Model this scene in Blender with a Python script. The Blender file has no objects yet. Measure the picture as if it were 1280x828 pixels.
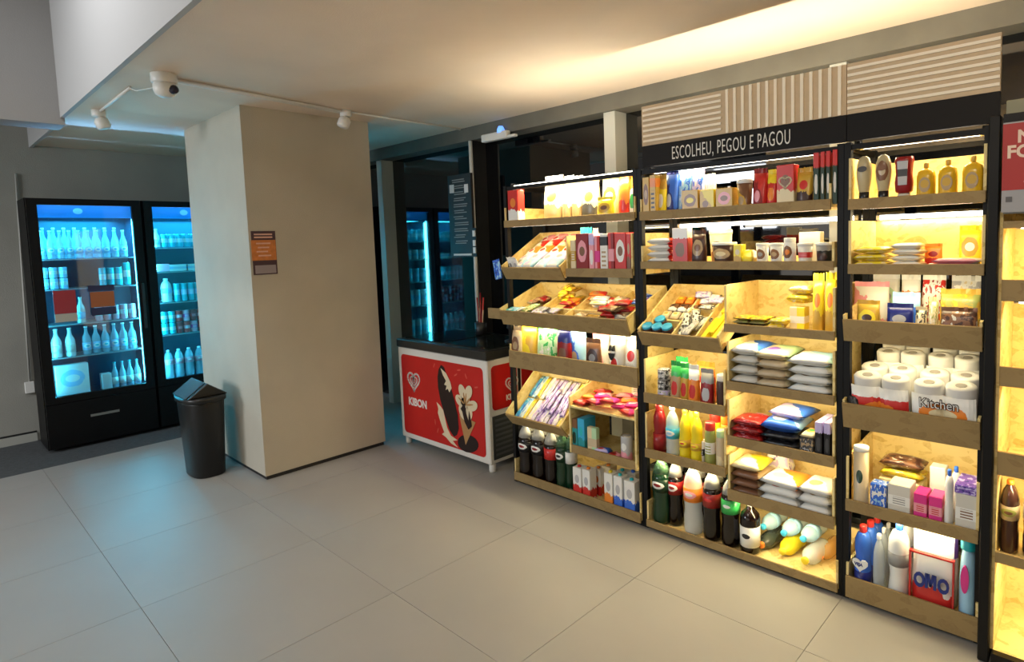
import bpy, bmesh, math, random
from mathutils import Matrix, Vector
random.seed(7)
S = bpy.context.scene
COL = S.collection
R = math.radians

# ------------------------------------------------------------------ camera
cd = bpy.data.cameras.new('camera')
cam = bpy.data.objects.new('camera', cd)
COL.objects.link(cam)
cd.sensor_width = 36
cd.lens = 752.889/1280*36
cd.shift_x = -(711.033-640)/1280
cd.shift_y = (360.807-414)/1280
cd.clip_start = 0.02
_r, _d, _f = ((0.744719, 0.666662, -0.030899), (0.028471, -0.077993, -0.996547), (-0.66677, 0.741268, -0.077063))
cam.matrix_world = Matrix(((_r[0], -_d[0], -_f[0], 0), (_r[1], -_d[1], -_f[1], 0), (_r[2], -_d[2], -_f[2], 1.6), (0, 0, 0, 1)))
S.camera = cam

# ------------------------------------------------------------------ world, exposure
W = bpy.data.worlds.new('world'); S.world = W; W.use_nodes = True
W.node_tree.nodes['Background'].inputs[0].default_value = (0.5, 0.6, 0.8, 1)
W.node_tree.nodes['Background'].inputs[1].default_value = 0.02
S.view_settings.view_transform = 'Standard'
S.view_settings.look = 'None'
S.view_settings.exposure = -0.12
S.view_settings.gamma = 1
S.view_settings.use_curve_mapping = False

# ------------------------------------------------------------------ room lights (hall lamps and added fill lights, all outside the frame)
def area(name, loc, rot, sx, sy, power, col=(1, 1, 1), spread=180):
    l = bpy.data.lights.new(name, 'AREA'); l.shape = 'RECTANGLE'; l.size = sx; l.size_y = sy
    l.energy = power; l.color = col; l.spread = R(spread)
    o = bpy.data.objects.new(name, l); COL.objects.link(o); o.location = loc; o.rotation_euler = rot
    return o
area('hall_light', (-3.9, 0.20, 3.62), (0, 0, 0), 1.2, 0.12, 24, (0.95, 0.97, 1.0))
area('hall_light', (-1.2, -1.6, 3.6), (0, 0, 0), 1.2, 1.2, 46, (1.0, 0.93, 0.80))
area('hall_light', (-5.2, -3.6, 2.3), (R(68), 0, 0), 1.4, 1.2, 130, (0.88, 0.94, 1.0))  # added low fill that brightens the left face of the pillar
area('sign_fill', (-0.1, 0.95, 2.52), (R(62), 0, R(12)), 0.5, 0.2, 11, (1.0, 0.86, 0.66))  # added fill to brighten the slatted signs, no real fitting
# added fill light at the right, standing in for unseen lit shelving
area('right_fill', (1.9, 2.5, 1.15), (R(-90), 0, 0), 2.4, 1.9, 24, (1.0, 0.80, 0.52))
# added broad fill from the unseen rear, brightens ceiling and shelf fronts
area('rear_fill', (-1.5, -4.0, 1.5), (R(90), 0, 0), 6.0, 2.2, 45, (1.0, 0.92, 0.80))

# ------------------------------------------------------------------ colours and materials
C = dict(red=(.62,.03,.025), dred=(.28,.01,.012), yel=(.9,.72,.03), gold=(.62,.38,.05), cream=(.8,.68,.42), white=(.85,.85,.82), offw=(.68,.66,.6),
 blue=(.04,.16,.72), navy=(.012,.02,.2), cyan=(.05,.45,.75), teal=(.02,.3,.34), sky=(.35,.62,.85), green=(.04,.42,.1), dgreen=(.012,.06,.03), lgreen=(.5,.75,.45),
 brown=(.22,.1,.05), dbrown=(.06,.025,.02), orange=(.85,.25,.03), pink=(.85,.35,.42), mag=(.75,.04,.28), purple=(.2,.1,.5), lilac=(.6,.52,.85), silver=(.5,.5,.52),
 black=(.01,.01,.012), tan=(.45,.32,.18), grey=(.3,.3,.3), dgrey=(.06,.06,.065), turq=(.02,.5,.6), ltan=(.62,.5,.33), honey=(.75,.45,.02), char=(.025,.025,.03))
_mc = {}
def mat(key, col, rough=.5, metal=0, spec=.5, emit=None, es=0, trans=0, bump=0, bscale=60, ior=1.5, var=0, vscale=4, alpha=1):
    if key in _mc: return _mc[key]
    m = bpy.data.materials.new(key); m.use_nodes = True; n = m.node_tree.nodes; L = m.node_tree.links
    b = n['Principled BSDF']
    b.inputs['Base Color'].default_value = (*col, 1); b.inputs['Roughness'].default_value = rough; b.inputs['Metallic'].default_value = metal
    b.inputs['Specular IOR Level'].default_value = spec; b.inputs['IOR'].default_value = ior; b.inputs['Transmission Weight'].default_value = trans
    b.inputs['Alpha'].default_value = alpha
    if emit: b.inputs['Emission Color'].default_value = (*emit, 1); b.inputs['Emission Strength'].default_value = es
    if bump or var:
        tc = n.new('ShaderNodeTexCoord')
    if var:
        no = n.new('ShaderNodeTexNoise'); no.inputs['Scale'].default_value = vscale; no.inputs['Detail'].default_value = 5
        L.new(tc.outputs['Object'], no.inputs['Vector'])
        r = n.new('ShaderNodeMapRange'); r.inputs['From Min'].default_value = .3; r.inputs['From Max'].default_value = .7
        r.inputs['To Min'].default_value = 1-var; r.inputs['To Max'].default_value = 1+var
        L.new(no.outputs['Fac'], r.inputs['Value'])
        mx = n.new('ShaderNodeVectorMath'); mx.operation = 'SCALE'; mx.inputs[0].default_value = col
        L.new(r.outputs[0], mx.inputs['Scale']); L.new(mx.outputs[0], b.inputs['Base Color'])
    if bump:
        nb = n.new('ShaderNodeTexNoise'); nb.inputs['Scale'].default_value = bscale; nb.inputs['Detail'].default_value = 4
        L.new(tc.outputs['Object'], nb.inputs['Vector'])
        bp = n.new('ShaderNodeBump'); bp.inputs['Strength'].default_value = bump; bp.inputs['Distance'].default_value = .01
        L.new(nb.outputs['Fac'], bp.inputs['Height']); L.new(bp.outputs[0], b.inputs['Normal'])
    _mc[key] = m
    return m
def osb(key, c1, c2, scale=26):
    if key in _mc: return _mc[key]
    m = bpy.data.materials.new(key); m.use_nodes = True; n = m.node_tree.nodes; L = m.node_tree.links; b = n['Principled BSDF']
    tc = n.new('ShaderNodeTexCoord'); mp = n.new('ShaderNodeMapping'); mp.inputs['Scale'].default_value = (1, 1, 1.6)
    ns = n.new('ShaderNodeTexNoise'); ns.inputs['Scale'].default_value = 5; mxv = n.new('ShaderNodeVectorMath'); mxv.operation = 'MULTIPLY_ADD'
    mxv.inputs[1].default_value = (.12, .12, .12)
    v = n.new('ShaderNodeTexVoronoi'); v.inputs['Scale'].default_value = scale
    L.new(tc.outputs['Object'], mp.inputs[0]); L.new(mp.outputs[0], ns.inputs['Vector']); L.new(ns.outputs['Color'], mxv.inputs[0]); L.new(mp.outputs[0], mxv.inputs[2])
    L.new(mxv.outputs[0], v.inputs['Vector'])
    sp = n.new('ShaderNodeSeparateColor'); L.new(v.outputs['Color'], sp.inputs[0])
    n2 = n.new('ShaderNodeTexNoise'); n2.inputs['Scale'].default_value = 90; L.new(tc.outputs['Object'], n2.inputs['Vector'])
    ad = n.new('ShaderNodeMath'); ad.operation = 'MULTIPLY_ADD'; ad.inputs[1].default_value = .6; L.new(sp.outputs[0], ad.inputs[0]); 
    sc = n.new('ShaderNodeMath'); sc.operation = 'MULTIPLY'; sc.inputs[1].default_value = .45; L.new(n2.outputs['Fac'], sc.inputs[0]); L.new(sc.outputs[0], ad.inputs[2])
    rp = n.new('ShaderNodeValToRGB'); rp.color_ramp.elements[0].color = (*c2, 1); rp.color_ramp.elements[1].color = (*c1, 1)
    rp.color_ramp.elements[0].position = .12; rp.color_ramp.elements[1].position = .5
    L.new(ad.outputs[0], rp.inputs[0]); L.new(rp.outputs[0], b.inputs['Base Color'])
    b.inputs['Roughness'].default_value = .65
    _mc[key] = m
    return m
def pack(c1, c2='white', c3='white', style='plain', axes='xz', gloss=.3):
    """printed packaging: c1 ground colour, c2/c3 print, drawn in the object's own 0..1 box"""
    key = 'pack_%s_%s_%s_%s_%s' % (c1, c2, c3, style, axes)
    if style == 'plain': return mat('film_' + c1, C[c1], gloss, var=.06, vscale=9)
    if key in _mc: return _mc[key]
    m = bpy.data.materials.new(key); m.use_nodes = True; n = m.node_tree.nodes; L = m.node_tree.links; b = n['Principled BSDF']
    b.inputs['Roughness'].default_value = gloss
    tc = n.new('ShaderNodeTexCoord'); sp = n.new('ShaderNodeSeparateXYZ'); L.new(tc.outputs['Generated'], sp.inputs[0])
    u = sp.outputs['XYZ'.index(axes[0].upper())]; v = sp.outputs['XYZ'.index(axes[1].upper())]
    def M(op, a, b_=0, c_=0):
        q = n.new('ShaderNodeMath'); q.operation = op
        for i, w in enumerate((a, b_, c_)):
            if isinstance(w, (int, float)): q.inputs[i].default_value = w
            else: L.new(w, q.inputs[i])
        return q.outputs[0]
    ns = n.new('ShaderNodeTexNoise'); ns.inputs['Scale'].default_value = 4; ns.inputs['Detail'].default_value = 3; L.new(tc.outputs['Generated'], ns.inputs['Vector'])
    nv = M('SUBTRACT', ns.outputs['Fac'], .5)
    cur = n.new('ShaderNodeRGB'); cur.outputs[0].default_value = (*C[c1], 1); cur = cur.outputs[0]
    def lay(cur, mask, c):
        x = n.new('ShaderNodeMix'); x.data_type = 'RGBA'; L.new(mask, x.inputs[0]); L.new(cur, x.inputs[6]); x.inputs[7].default_value = (*C[c], 1)
        return x.outputs[2]
    def oval(cu, cv, ru, rv, wob=.0):
        a = M('DIVIDE', M('SUBTRACT', u, cu), ru); b2 = M('DIVIDE', M('SUBTRACT', v, cv), rv)
        d = M('ADD', M('MULTIPLY', a, a), M('MULTIPLY', b2, b2))
        if wob: d = M('MULTIPLY_ADD', nv, wob, d)
        return M('LESS_THAN', d, 1)
    def band(lo, hi, ax=None, wob=.0):
        a = ax or v
        if wob: a = M('MULTIPLY_ADD', nv, wob, a)
        return M('MULTIPLY', M('GREATER_THAN', a, lo), M('LESS_THAN', a, hi))
    def lines(lo, hi, k):
        return M('MULTIPLY', M('MULTIPLY', band(lo, hi), band(.22, .78, u)), M('GREATER_THAN', M('FRACT', M('MULTIPLY', v, k)), .55))
    if style == 'band': cur = lay(cur, band(.0, .38, wob=.5), c2); cur = lay(cur, oval(.5, .62, .26, .14), c3)
    elif style == 'top': cur = lay(cur, band(.72, 1.1, wob=.15), c2); cur = lay(cur, oval(.5, .4, .3, .2, 1.5), c3)
    elif style == 'mid': cur = lay(cur, band(.36, .66), c2); cur = lay(cur, lines(.4, .62, 14), c3)
    elif style == 'oval': cur = lay(cur, oval(.5, .55, .38, .27, .8), c2); cur = lay(cur, oval(.5, .55, .22, .12), c3)
    elif style == 'diag': cur = lay(cur, M('GREATER_THAN', M('ADD', u, M('MULTIPLY_ADD', nv, .6, v)), 1.05), c2); cur = lay(cur, oval(.4, .35, .2, .16, 1), c3)
    elif style == 'split': cur = lay(cur, band(.5, 1.1, u), c2); cur = lay(cur, band(.3, .6), c3)
    elif style == 'blotch': cur = lay(cur, M('GREATER_THAN', nv, .05), c2); cur = lay(cur, M('LESS_THAN', nv, -.1), c3)
    elif style == 'sign': cur = lay(cur, band(.7, .92), c2); cur = lay(cur, lines(.1, .62, 9), c3)
    L.new(cur, b.inputs['Base Color'])
    _mc[key] = m
    return m
WOOD = osb('osb_board', (.84, .67, .30), (.62, .43, .13))
WFRONT = osb('osb_front_board', (.33, .225, .09), (.255, .165, .062), 22)
METAL = mat('black_metal', (.005, .005, .0055), .5, .2, spec=.3)
DARK = mat('dark_plastic', (.012, .012, .013), .42)
WHITEP = mat('white_plastic', (.75, .74, .7), .4)
CLEARP = mat('clear_plastic', (.8, .86, .88), .12, spec=.5, alpha=.42)
LED = mat('led_tube_glow', (1, 1, 1), .5, emit=(1, .93, .78), es=9)

# ------------------------------------------------------------------ mesh helpers
def mesh(name, verts, faces, m, parent=None, smooth=False, bevel=0):
    me = bpy.data.meshes.new(name); me.from_pydata([tuple(v) for v in verts], [], faces)
    bm = bmesh.new(); bm.from_mesh(me)
    bmesh.ops.recalc_face_normals(bm, faces=bm.faces)
    if bevel: bmesh.ops.bevel(bm, geom=list(bm.edges), offset=bevel, segments=1, affect='EDGES', clamp_overlap=True)
    bm.to_mesh(me); bm.free()
    if smooth:
        for p in me.polygons: p.use_smooth = True
    if m: me.materials.append(m)
    o = bpy.data.objects.new(name, me); COL.objects.link(o)
    if parent: o.parent = parent
    return o
class B:
    def __init__(s): s.v = []; s.f = []
    def box(s, x0, x1, y0, y1, z0, z1):
        k = len(s.v); s.v += [(x0,y0,z0),(x1,y0,z0),(x1,y1,z0),(x0,y1,z0),(x0,y0,z1),(x1,y0,z1),(x1,y1,z1),(x0,y1,z1)]
        s.f += [tuple(k+i for i in q) for q in ((0,3,2,1),(4,5,6,7),(0,1,5,4),(1,2,6,5),(2,3,7,6),(3,0,4,7))]; return s
    def prism(s, poly, a0, a1, ax='x'):
        """poly: 2-D outline (y,z) for ax x, (x,z) for ax y, (x,y) for ax z"""
        k = len(s.v); n = len(poly)
        for a in (a0, a1):
            for p, q in poly: s.v.append({'x': (a,p,q), 'y': (p,a,q), 'z': (p,q,a)}[ax])
        s.f += [tuple(k+i for i in range(n)), tuple(k+n+i for i in reversed(range(n)))]
        s.f += [(k+i, k+(i+1)%n, k+n+(i+1)%n, k+n+i) for i in range(n)]; return s
    def tube(s, pts, r, seg=8):
        pts = [Vector(p) for p in pts]
        rings = []
        for i, p in enumerate(pts):
            t = (pts[min(i+1, len(pts)-1)]-pts[max(i-1, 0)]).normalized()
            a = t.cross(Vector((0, 0, 1)) if abs(t.z) < .9 else Vector((1, 0, 0))).normalized(); b = t.cross(a)
            k = len(s.v); rings.append(k)
            s.v += [tuple(p+a*r*math.cos(2*math.pi*j/seg)+b*r*math.sin(2*math.pi*j/seg)) for j in range(seg)]
        for a, b in zip(rings, rings[1:]): s.f += [(a+j, a+(j+1)%seg, b+(j+1)%seg, b+j) for j in range(seg)]
        s.f += [tuple(range(rings[0], rings[0]+seg)), tuple(reversed(range(rings[-1], rings[-1]+seg)))]; return s
    def lathe(s, prof, rx, ry, h, seg=16, ox=0, oy=0, oz=0, pw=1):
        rings = []
        for r, z in prof:
            k = len(s.v); rings.append(k)
            for j in range(seg):
                a = 2*math.pi*(j+.5)/seg; c, q = math.cos(a), math.sin(a)
                if pw != 1: c = math.copysign(abs(c)**pw, c); q = math.copysign(abs(q)**pw, q)
                s.v.append((ox+rx*r*c, oy+ry*r*q, oz+h*z))
        for a, b in zip(rings, rings[1:]): s.f += [(a+j, a+(j+1)%seg, b+(j+1)%seg, b+j) for j in range(seg)]
        s.f += [tuple(reversed(range(rings[0], rings[0]+seg))), tuple(range(rings[-1], rings[-1]+seg))]; return s
    def make(s, name, m, parent=None, smooth=False, bevel=0): return mesh(name, s.v, s.f, m, parent, smooth, bevel)
def tag(o, label=None, cat=None, group=None, kind=None):
    if label: o['label'] = label
    if cat: o['category'] = cat
    if group: o['group'] = group
    if kind: o['kind'] = kind
    return o
def thing(name, label, cat, loc=(0,0,0), rx=0, rz=0, group=None, ry=0):
    o = bpy.data.objects.new(name, None); COL.objects.link(o); o.empty_display_size = .05
    o.location = loc; o.rotation_euler = (rx, ry, rz)
    return tag(o, label, cat, group)
def struct(o, label=None):
    o['kind'] = 'structure'
    if label: o['label'] = label
    return o
def smooth_by_angle(o, ang=40):
    me = o.data
    for p in me.polygons: p.use_smooth = True
    bm = bmesh.new(); bm.from_mesh(me)
    for e in bm.edges:
        if len(e.link_faces) == 2 and e.calc_face_angle(0) > R(ang): e.smooth = False
    bm.to_mesh(me); bm.free()
def letters(txt, size, xs, m, name, parent, loc, rot, depth=.0015, fat=0.0, align='LEFT', ls=1.0):
    cu = bpy.data.curves.new(name, 'FONT'); cu.body = txt; cu.size = size; cu.extrude = depth; cu.offset = fat; cu.align_x = align; cu.space_character = ls
    cu.resolution_u = 3
    t = bpy.data.objects.new(name, cu); COL.objects.link(t)
    dg = bpy.context.evaluated_depsgraph_get(); me = bpy.data.meshes.new_from_object(t.evaluated_get(dg))
    bpy.data.objects.remove(t)
    me.materials.clear(); me.materials.append(m)
    o = bpy.data.objects.new(name, me); COL.objects.link(o); o.scale = (xs, 1, 1); o.location = loc; o.rotation_euler = rot
    if parent: o.parent = parent
    return o
# ================================================================== the room
PLASTER = mat('plaster_ceiling', (.80, .67, .535), .85, bump=.12, bscale=140, var=.05, vscale=2)
PLASTERW = mat('plaster_pillar', (.52, .475, .385), .85, bump=.25, bscale=160, var=.05, vscale=3)
WALLG = mat('plaster_wall_grey', (.33, .325, .29), .9, bump=.2, bscale=120, var=.08, vscale=2)
BEAMW = mat('paint_white', (.44, .43, .42), .8, bump=.05, bscale=100)
ROOMD = mat('paint_dark', (.12, .115, .11), .8)
CONC = mat('header_grey', (.15, .145, .12), .8, var=.12, vscale=4)
GLASSD = mat('night_glass', (.001, .0015, .003), .03, spec=.5, ior=1.85)
TILE = mat('porcelain_tile', (.33, .315, .295), .5, bump=.03, bscale=300, var=.05, vscale=1.6)
GROUT = mat('grout', (.30, .287, .268), .9)
ASPH = mat('dark_floor', (.07, .075, .08), .75, bump=.4, bscale=200, var=.2, vscale=30)
fl = struct(B().box(-7.2, 3.2, -4.2, 3.45, -.2, -.006).make('floor', GROUT), 'light grey large-format tiled floor with thin joints')
# tiles, 0.8 m module
def shared(name, key, build, parent, loc):
    if key not in SH:
        o = build(); SH[key] = o.data
    else:
        o = bpy.data.objects.new(name, SH[key]); COL.objects.link(o)
    o.parent = parent; o.location = loc
    return o
SH = {}
j = .0009
xs = [-6.0] + [-.834-.8*k for k in range(6, -5, -1)] + [3.2]
xs = sorted(x for x in set(round(x, 4) for x in xs) if x >= -6.0 and x <= 3.2)
ys = [-4.2] + [2.22-.8*k for k in range(7, -2, -1)] + [3.43]
for a, b in zip(xs, xs[1:]):
    for c, d in zip(ys, ys[1:]):
        w, h = round(b-a-2*j, 4), round(d-c-2*j, 4)
        shared('floor_tile', ('t', w, h), lambda: B().box(0, w, 0, h, -.012, 0).make('floor_tile', TILE, None, bevel=.0004), fl, (a+j, c+j, 0))
B().box(-7.2, -6.0-j, -4.2, 3.43, -.012, -.001).make('dark_floor_strip', ASPH, fl)
wl = struct(B().box(-7.2, -7.0, -4.2, 3.5, 0, 3.7).make('wall_left', WALLG), 'far grey plastered wall behind the drink coolers')
struct(B().box(-7.0, -6.985, -4.0, .712, 0, .072).make('baseboard_left', mat('baseboard_light', (.42, .42, .38), .7)), 'pale baseboard along the far wall')
B().box(-7.0, -6.996, -4.0, .712, .072, .088).make('shadow_gap', DARK, wl)
struct(B().box(3.2, 3.4, -4.2, 3.5, -.2, 3.7).make('wall_right', ROOMD))
struct(B().box(-7.2, 3.4, -4.4, -4.2, -.2, 3.7).make('wall_rear', ROOMD))
ce = struct(B().box(-7.2, 3.3, .85, 3.27, 2.58, 2.75).make('ceiling', PLASTER), 'low plastered ceiling over the market corner')
struct(B().box(-7.2, 3.4, -4.3, .85, 3.65, 3.8).make('upper_ceiling', BEAMW))
struct(B().box(-5.5, 3.3, .845, .87, 2.578, 3.65).make('trim_1', BEAMW), 'white face of the ceiling drop')
struct(B().box(-7.0, -5.75, .845, .87, 2.56, 3.65).make('trim_2', BEAMW))
struct(B().box(-5.75, -5.5, -4.2, .87, 2.53, 3.65).make('trim_3', mat('beam_grey', (.30, .29, .28), .85, bump=.1, bscale=120)), 'grey cross beam under the raised ceiling')
# pillar
pl = struct(B().box(-5.5, -4.35, 1.607, 2.545, .028, 2.58).make('pillar', PLASTERW), 'square plastered pillar in the middle of the room')
B().box(-5.49, -4.36, 1.617, 2.535, 0, .028).make('recessed_base', DARK, pl)
# rear glass wall
wb = struct(B().box(-7.0, 3.2, 3.27, 3.45, 2.47, 2.75).make('wall_back', CONC), 'grey header above the dark storefront glass')
WP = []
mull = [(-5.52, -5.43), (-4.03, -3.99), (-2.60, -2.505), (-1.106, -1.022), (.45, .55)]
LG = mat('mullion_light', (.52, .53, .48), .6)
edges = [-7.0] + [v for m in mull for v in m] + [3.2]
wn = 1
for a, b in zip(edges[0::2], edges[1::2]):
    w = struct(B().box(a, b, 3.43, 3.45, .03, 2.47).make('window_%d' % wn, GLASSD), 'dark night-time storefront pane')
    B().box(a, b, 3.42, 3.452, 0, .03).make('bottom_rail', mat('rail_metal', (.25, .27, .28), .35, .7), w)
    wn += 1
for i, (a, b) in enumerate(mull):
    struct(B().box(a, b, 3.30, 3.44, 0, 2.47).make('trim_%d' % (i+4), LG if i != 1 else DARK))
struct(B().box(-7.0, 3.2, 3.45, 3.47, -.1, 2.75).make('backdrop_wall', mat('night_black', (.002, .002, .003), .9)))

# ================================================================== ceiling fittings
pc = thing('conduit', 'white double surface conduit running along the ceiling to the dark sign', 'conduit')
B().tube([(-3.9, 1.08, 2.568), (-4.06, 2.18, 2.568)], .009).make('pipe', WHITEP, pc, True)
B().tube([(-3.93, 1.07, 2.568), (-4.10, 2.18, 2.568)], .009).make('pipe', WHITEP, pc, True)
B().tube([(-4.06, 2.24, 2.571), (-4.10, 3.255, 2.571)], .007).make('pipe', WHITEP, pc, True)
c2 = thing('conduit', 'short white conduit from the small spotlight to the ceiling camera', 'conduit')
B().tube([(-5.05, .99, 2.571), (-4.26, .985, 2.571)], .009).make('pipe', WHITEP, c2, True)
B().tube([(-4.26, .985, 2.568), (-4.2, 1.0, 2.545), (-4.05, 1.03, 2.535), (-3.93, 1.05, 2.53)], .003, 6).make('loose_wire', WHITEP, c2, True)
c3 = thing('conduit', 'white vertical conduit dropping beside the dark glass behind the freezer', 'conduit')
B().tube([(-4.01, 3.283, 2.468), (-4.01, 3.285, .95)], .017).make('pipe', WHITEP, c3, True)
sc = thing('security_camera', 'white dome camera with dark lens under a round ceiling box', 'camera', (-3.86, 1.05, 2.58))
B().lathe([(.95,0),(1,.06),(1,.9),(.95,1)], .062, .062, -.052, 20).make('junction_box', WHITEP, sc, True)
B().lathe([(.9,0),(1,.15),(1,.5),(.85,.8),(.5,.97),(.1,1)], .055, .055, -.075, 20, oz=-.052).make('camera_dome', WHITEP, sc, True)
o = B().lathe([(1,0),(.95,.6),(.6,1)], .026, .026, .02, 14).make('lens', mat('lens_black', (.01,.01,.03), .08), sc, True)
o.location = (.045, .03, -.09); o.rotation_euler = (R(70), 0, R(60))
for (x, y, lab, a) in ((-5.08, .985, 'small white ceiling spotlight left of the dome camera', 200), (-4.065, 2.21, 'white ceiling sensor box at the end of the double conduit', 20)):
    t = thing('ceiling_spotlight' if a > 100 else 'motion_sensor', lab, 'spotlight' if a > 100 else 'sensor', (x, y, 2.58))
    B().lathe([(1,0),(1,.9),(.9,1)], .04, .04, -.045, 16).make('junction_box', WHITEP, t, True)
    o = B().lathe([(.6,0),(1,.25),(1,.85),(.85,1)], .042, .042, .075, 16).make('lamp_head', WHITEP, t, True)
    o.location = (0, 0, -.05); o.rotation_euler = (R(160), R(12), R(a))
t = thing('wall_bracket_sensor', 'white bar-shaped door sensor with a blue light high on the dark glass', 'sensor', (-3.6, 3.24, 2.45))
B().box(-.20, .10, -.02, .03, -.03, .03).make('housing', WHITEP, t, bevel=.006)
B().box(.10, .19, -.015, .02, -.03, -.01).make('arm', WHITEP, t, bevel=.004)
B().lathe([(1,0),(1,.5),(.6,1)], .03, .03, .05, 12, oz=.02, ox=.02).make('indicator', mat('blue_indicator', (.1,.3,.9), .3, emit=(.15,.35,1), es=1.5), t, True)
B().box(-.02, .02, .03, .05, -.02, .02).make('mount', DARK, t)

# dark menu board hanging on the glass
t = thing('menu_board', 'narrow dark hanging board with pale printed text beside the coolers', 'sign', (-4.13, 3.25, 1.5))
B().box(-.155, .155, -.012, .012, 0, .70).make('panel', mat('board_black', (.02, .02, .02), .5), t)
PT = mat('board_print', (.3, .29, .27), .7)
PB = mat('board_print_bright', (.75, .75, .75), .6)
b = B(); rr = random.Random(3)
for k in range(11):
    z = .66-k*.052
    for r2 in range(2): 
        x = -.10+rr.random()*.03; b.box(x, x+.13+rr.random()*.06, -.0145, -.012, z-r2*.018-.008, z-r2*.018)
tag(b.make('printed_text', PT, t), kind='stuff')
B().box(-.13, -.07, -.015, -.012, .55, .62).make('paper_label', PB, t)
B().box(.07, .12, -.015, -.012, .54, .61).make('paper_label', PB, t)
B().box(-.11, .13, -.016, -.012, .012, .028).make('price_strip', PB, t)
for z in (.03, .09, .17): B().box(.16, .19, -.02, -.012, z, z+.05).make('paper_label', PB, t)
B().box(.155, .195, -.012, .0, .0, .24).make('side_holder', DARK, t)

# notice on the pillar
t = thing('wall_notice', 'orange and purple paper notice on the lit face of the pillar', 'notice', (-4.349, 1.70, 1.59))
B().box(0, .003, -.078, .082, -.150, .150).make('sheet', mat('notice_plum', (.07, .035, .045), .7), t)
B().box(.003, .004, -.082, .080, -.052, .088).make('orange_panel', mat('notice_orange', (.60, .20, .05), .7, var=.15, vscale=40), t)
B().box(.003, .004, -.066, .072, -.142, -.085).make('grey_panel', mat('notice_lilac', (.32, .27, .29), .7), t)
b = B()
for k in range(4): b.box(.004, .005, -.05+.01*(k % 2), .045-.01*(k % 3), .06-.028*k, .07-.028*k)
for k in range(2): b.box(.003, .005, -.06, .06, .102+.02*k, .112+.02*k)
tag(b.make('printed_text', mat('notice_text', (.75, .45, .35), .7), t), kind='stuff')

# ================================================================== waste bin
bn = thing('waste_bin', 'black oval push-lid waste bin standing against the pillar', 'bin', (-4.90, 1.40, 0), rz=R(0))
BINP = mat('bin_black', (.007, .0065, .006), .35)
B().lathe([(.80,0),(.84,.01),(1.0,.97),(1.0,1)], .20, .13, .55, 24, pw=.7).make('body', BINP, bn, True)
B().lathe([(1.0,0),(1.05,.1),(1.05,.9),(1.0,1)], .205, .137, .04, 24, oz=.545, pw=.7).make('rim', BINP, bn, True)
o = B().prism([(-.13, .585), (.13, .585), (0, .68)], -.17, .17, 'x').make('lid', BINP, bn, bevel=.006)
B().prism([(-.135, .59), (-.125, .583), (-.004, .675), (-.006, .684)], -.14, .14, 'x').make('push_flap', mat('bin_flap', (.05, .055, .06), .18), bn)

# ================================================================== chest freezer
X0, X1, Y0, Y1 = -4.27, -3.17, 2.655, 3.25
fz = thing('chest_freezer', 'red and white ice cream chest freezer with a black top', 'freezer', ((X0+X1)/2, (Y0+Y1)/2, 0))
hw, hd = (X1-X0)/2, (Y1-Y0)/2
FW = mat('freezer_white', (.78, .76, .71), .35)
RED = mat('freezer_red', (.55, .012, .01), .35, var=.06, vscale=5)
B().box(-hw, hw, -hd, hd, .06, .80).make('cabinet', FW, fz, bevel=.008)
B().box(-hw-.004, hw+.006, -hd-.01, hd+.01, .80, .865).make('lid_frame', mat('freezer_lid', (.02, .022, .022), .3), fz, bevel=.006)
for s in (-1, 1): B().box(min(s*.02, s*(hw-.04)), max(s*.02, s*(hw-.04)), -hd+.05, hd-.04, .862, .872).make('glass_lid', mat('lid_glass', (.01, .015, .015), .06, spec=.8), fz)
def rrect(x0, x1, z0, z1, r, n=5):
    P = []
    for cx, cz, a0 in ((x1-r, z0+r, -90), (x1-r, z1-r, 0), (x0+r, z1-r, 90), (x0+r, z0+r, 180)):
        for k in range(n+1):
            a = R(a0+90*k/n); P.append((cx+r*math.cos(a), cz+r*math.sin(a)))
    return P
yf = -hd
B().prism(rrect(-hw+.045, hw-.045, .105, .745, .035), yf-.003, yf, 'y').make('front_panel', RED, fz)
B().prism(rrect(-hd+.035, -.022, .44, .755, .03), hw, hw+.003, 'x').make('side_panel', RED, fz)
B().prism(rrect(.025, hd-.01, .20, .755, .02), hw, hw+.003, 'x').make('side_panel', RED, fz)
B().box(hw, hw+.004, -.012, .012, .10, .78).make('side_seam', DARK, fz)
B().box(hw, hw+.005, -hd+.03, hd-.02, .09, .40).make('grille', mat('grille_grey', (.045, .048, .05), .5), fz)
b = B()
for k in range(8): b.box(hw+.004, hw+.008, -hd+.05, hd-.05, .115+k*.035, .13+k*.035)
tag(b.make('grille_slats', mat('grille_slat', (.09, .095, .1), .5), fz), kind='stuff')
for sx in (-1, 1):
    for sy in (-1, 1): B().lathe([(.9,0),(1,.2),(1,.8),(.8,1)], .025, .025, .06, 12, sx*(hw-.03), sy*(hd-.04)).make('foot', FW, fz, True)
def heart(cx, cz, s, k=26):
    return [(cx+s*16*math.sin(t)**3/17, cz+s*(13*math.cos(t)-5*math.cos(2*t)-2*math.cos(3*t)-math.cos(4*t))/17) for t in (2*math.pi*i/k for i in range(k))]
def ribbon(pts, w, y0, y1, close=True, ax='y'):
    b = B(); n = len(pts)
    for i in range(n if close else n-1):
        p, q = Vector(pts[i]), Vector(pts[(i+1) % n]); d = q-p
        if d.length < 1e-6: continue
        d.normalize(); e = Vector((-d.y, d.x))*w/2; p2, q2 = p-d*w*.25, q+d*w*.25
        b.prism([tuple(p2+e), tuple(q2+e), tuple(q2-e), tuple(p2-e)], y0, y1, ax)
    return b
PW = mat('print_white', (.85, .80, .76), .5); PK = mat('print_dark_chocolate', (.015, .005, .005), .4); PC = mat('print_cream', (.78, .66, .45), .5); PWF = mat('print_wafer', (.48, .26, .10), .5)
PLR = mat('print_light_red', (.68, .10, .07), .5)
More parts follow.
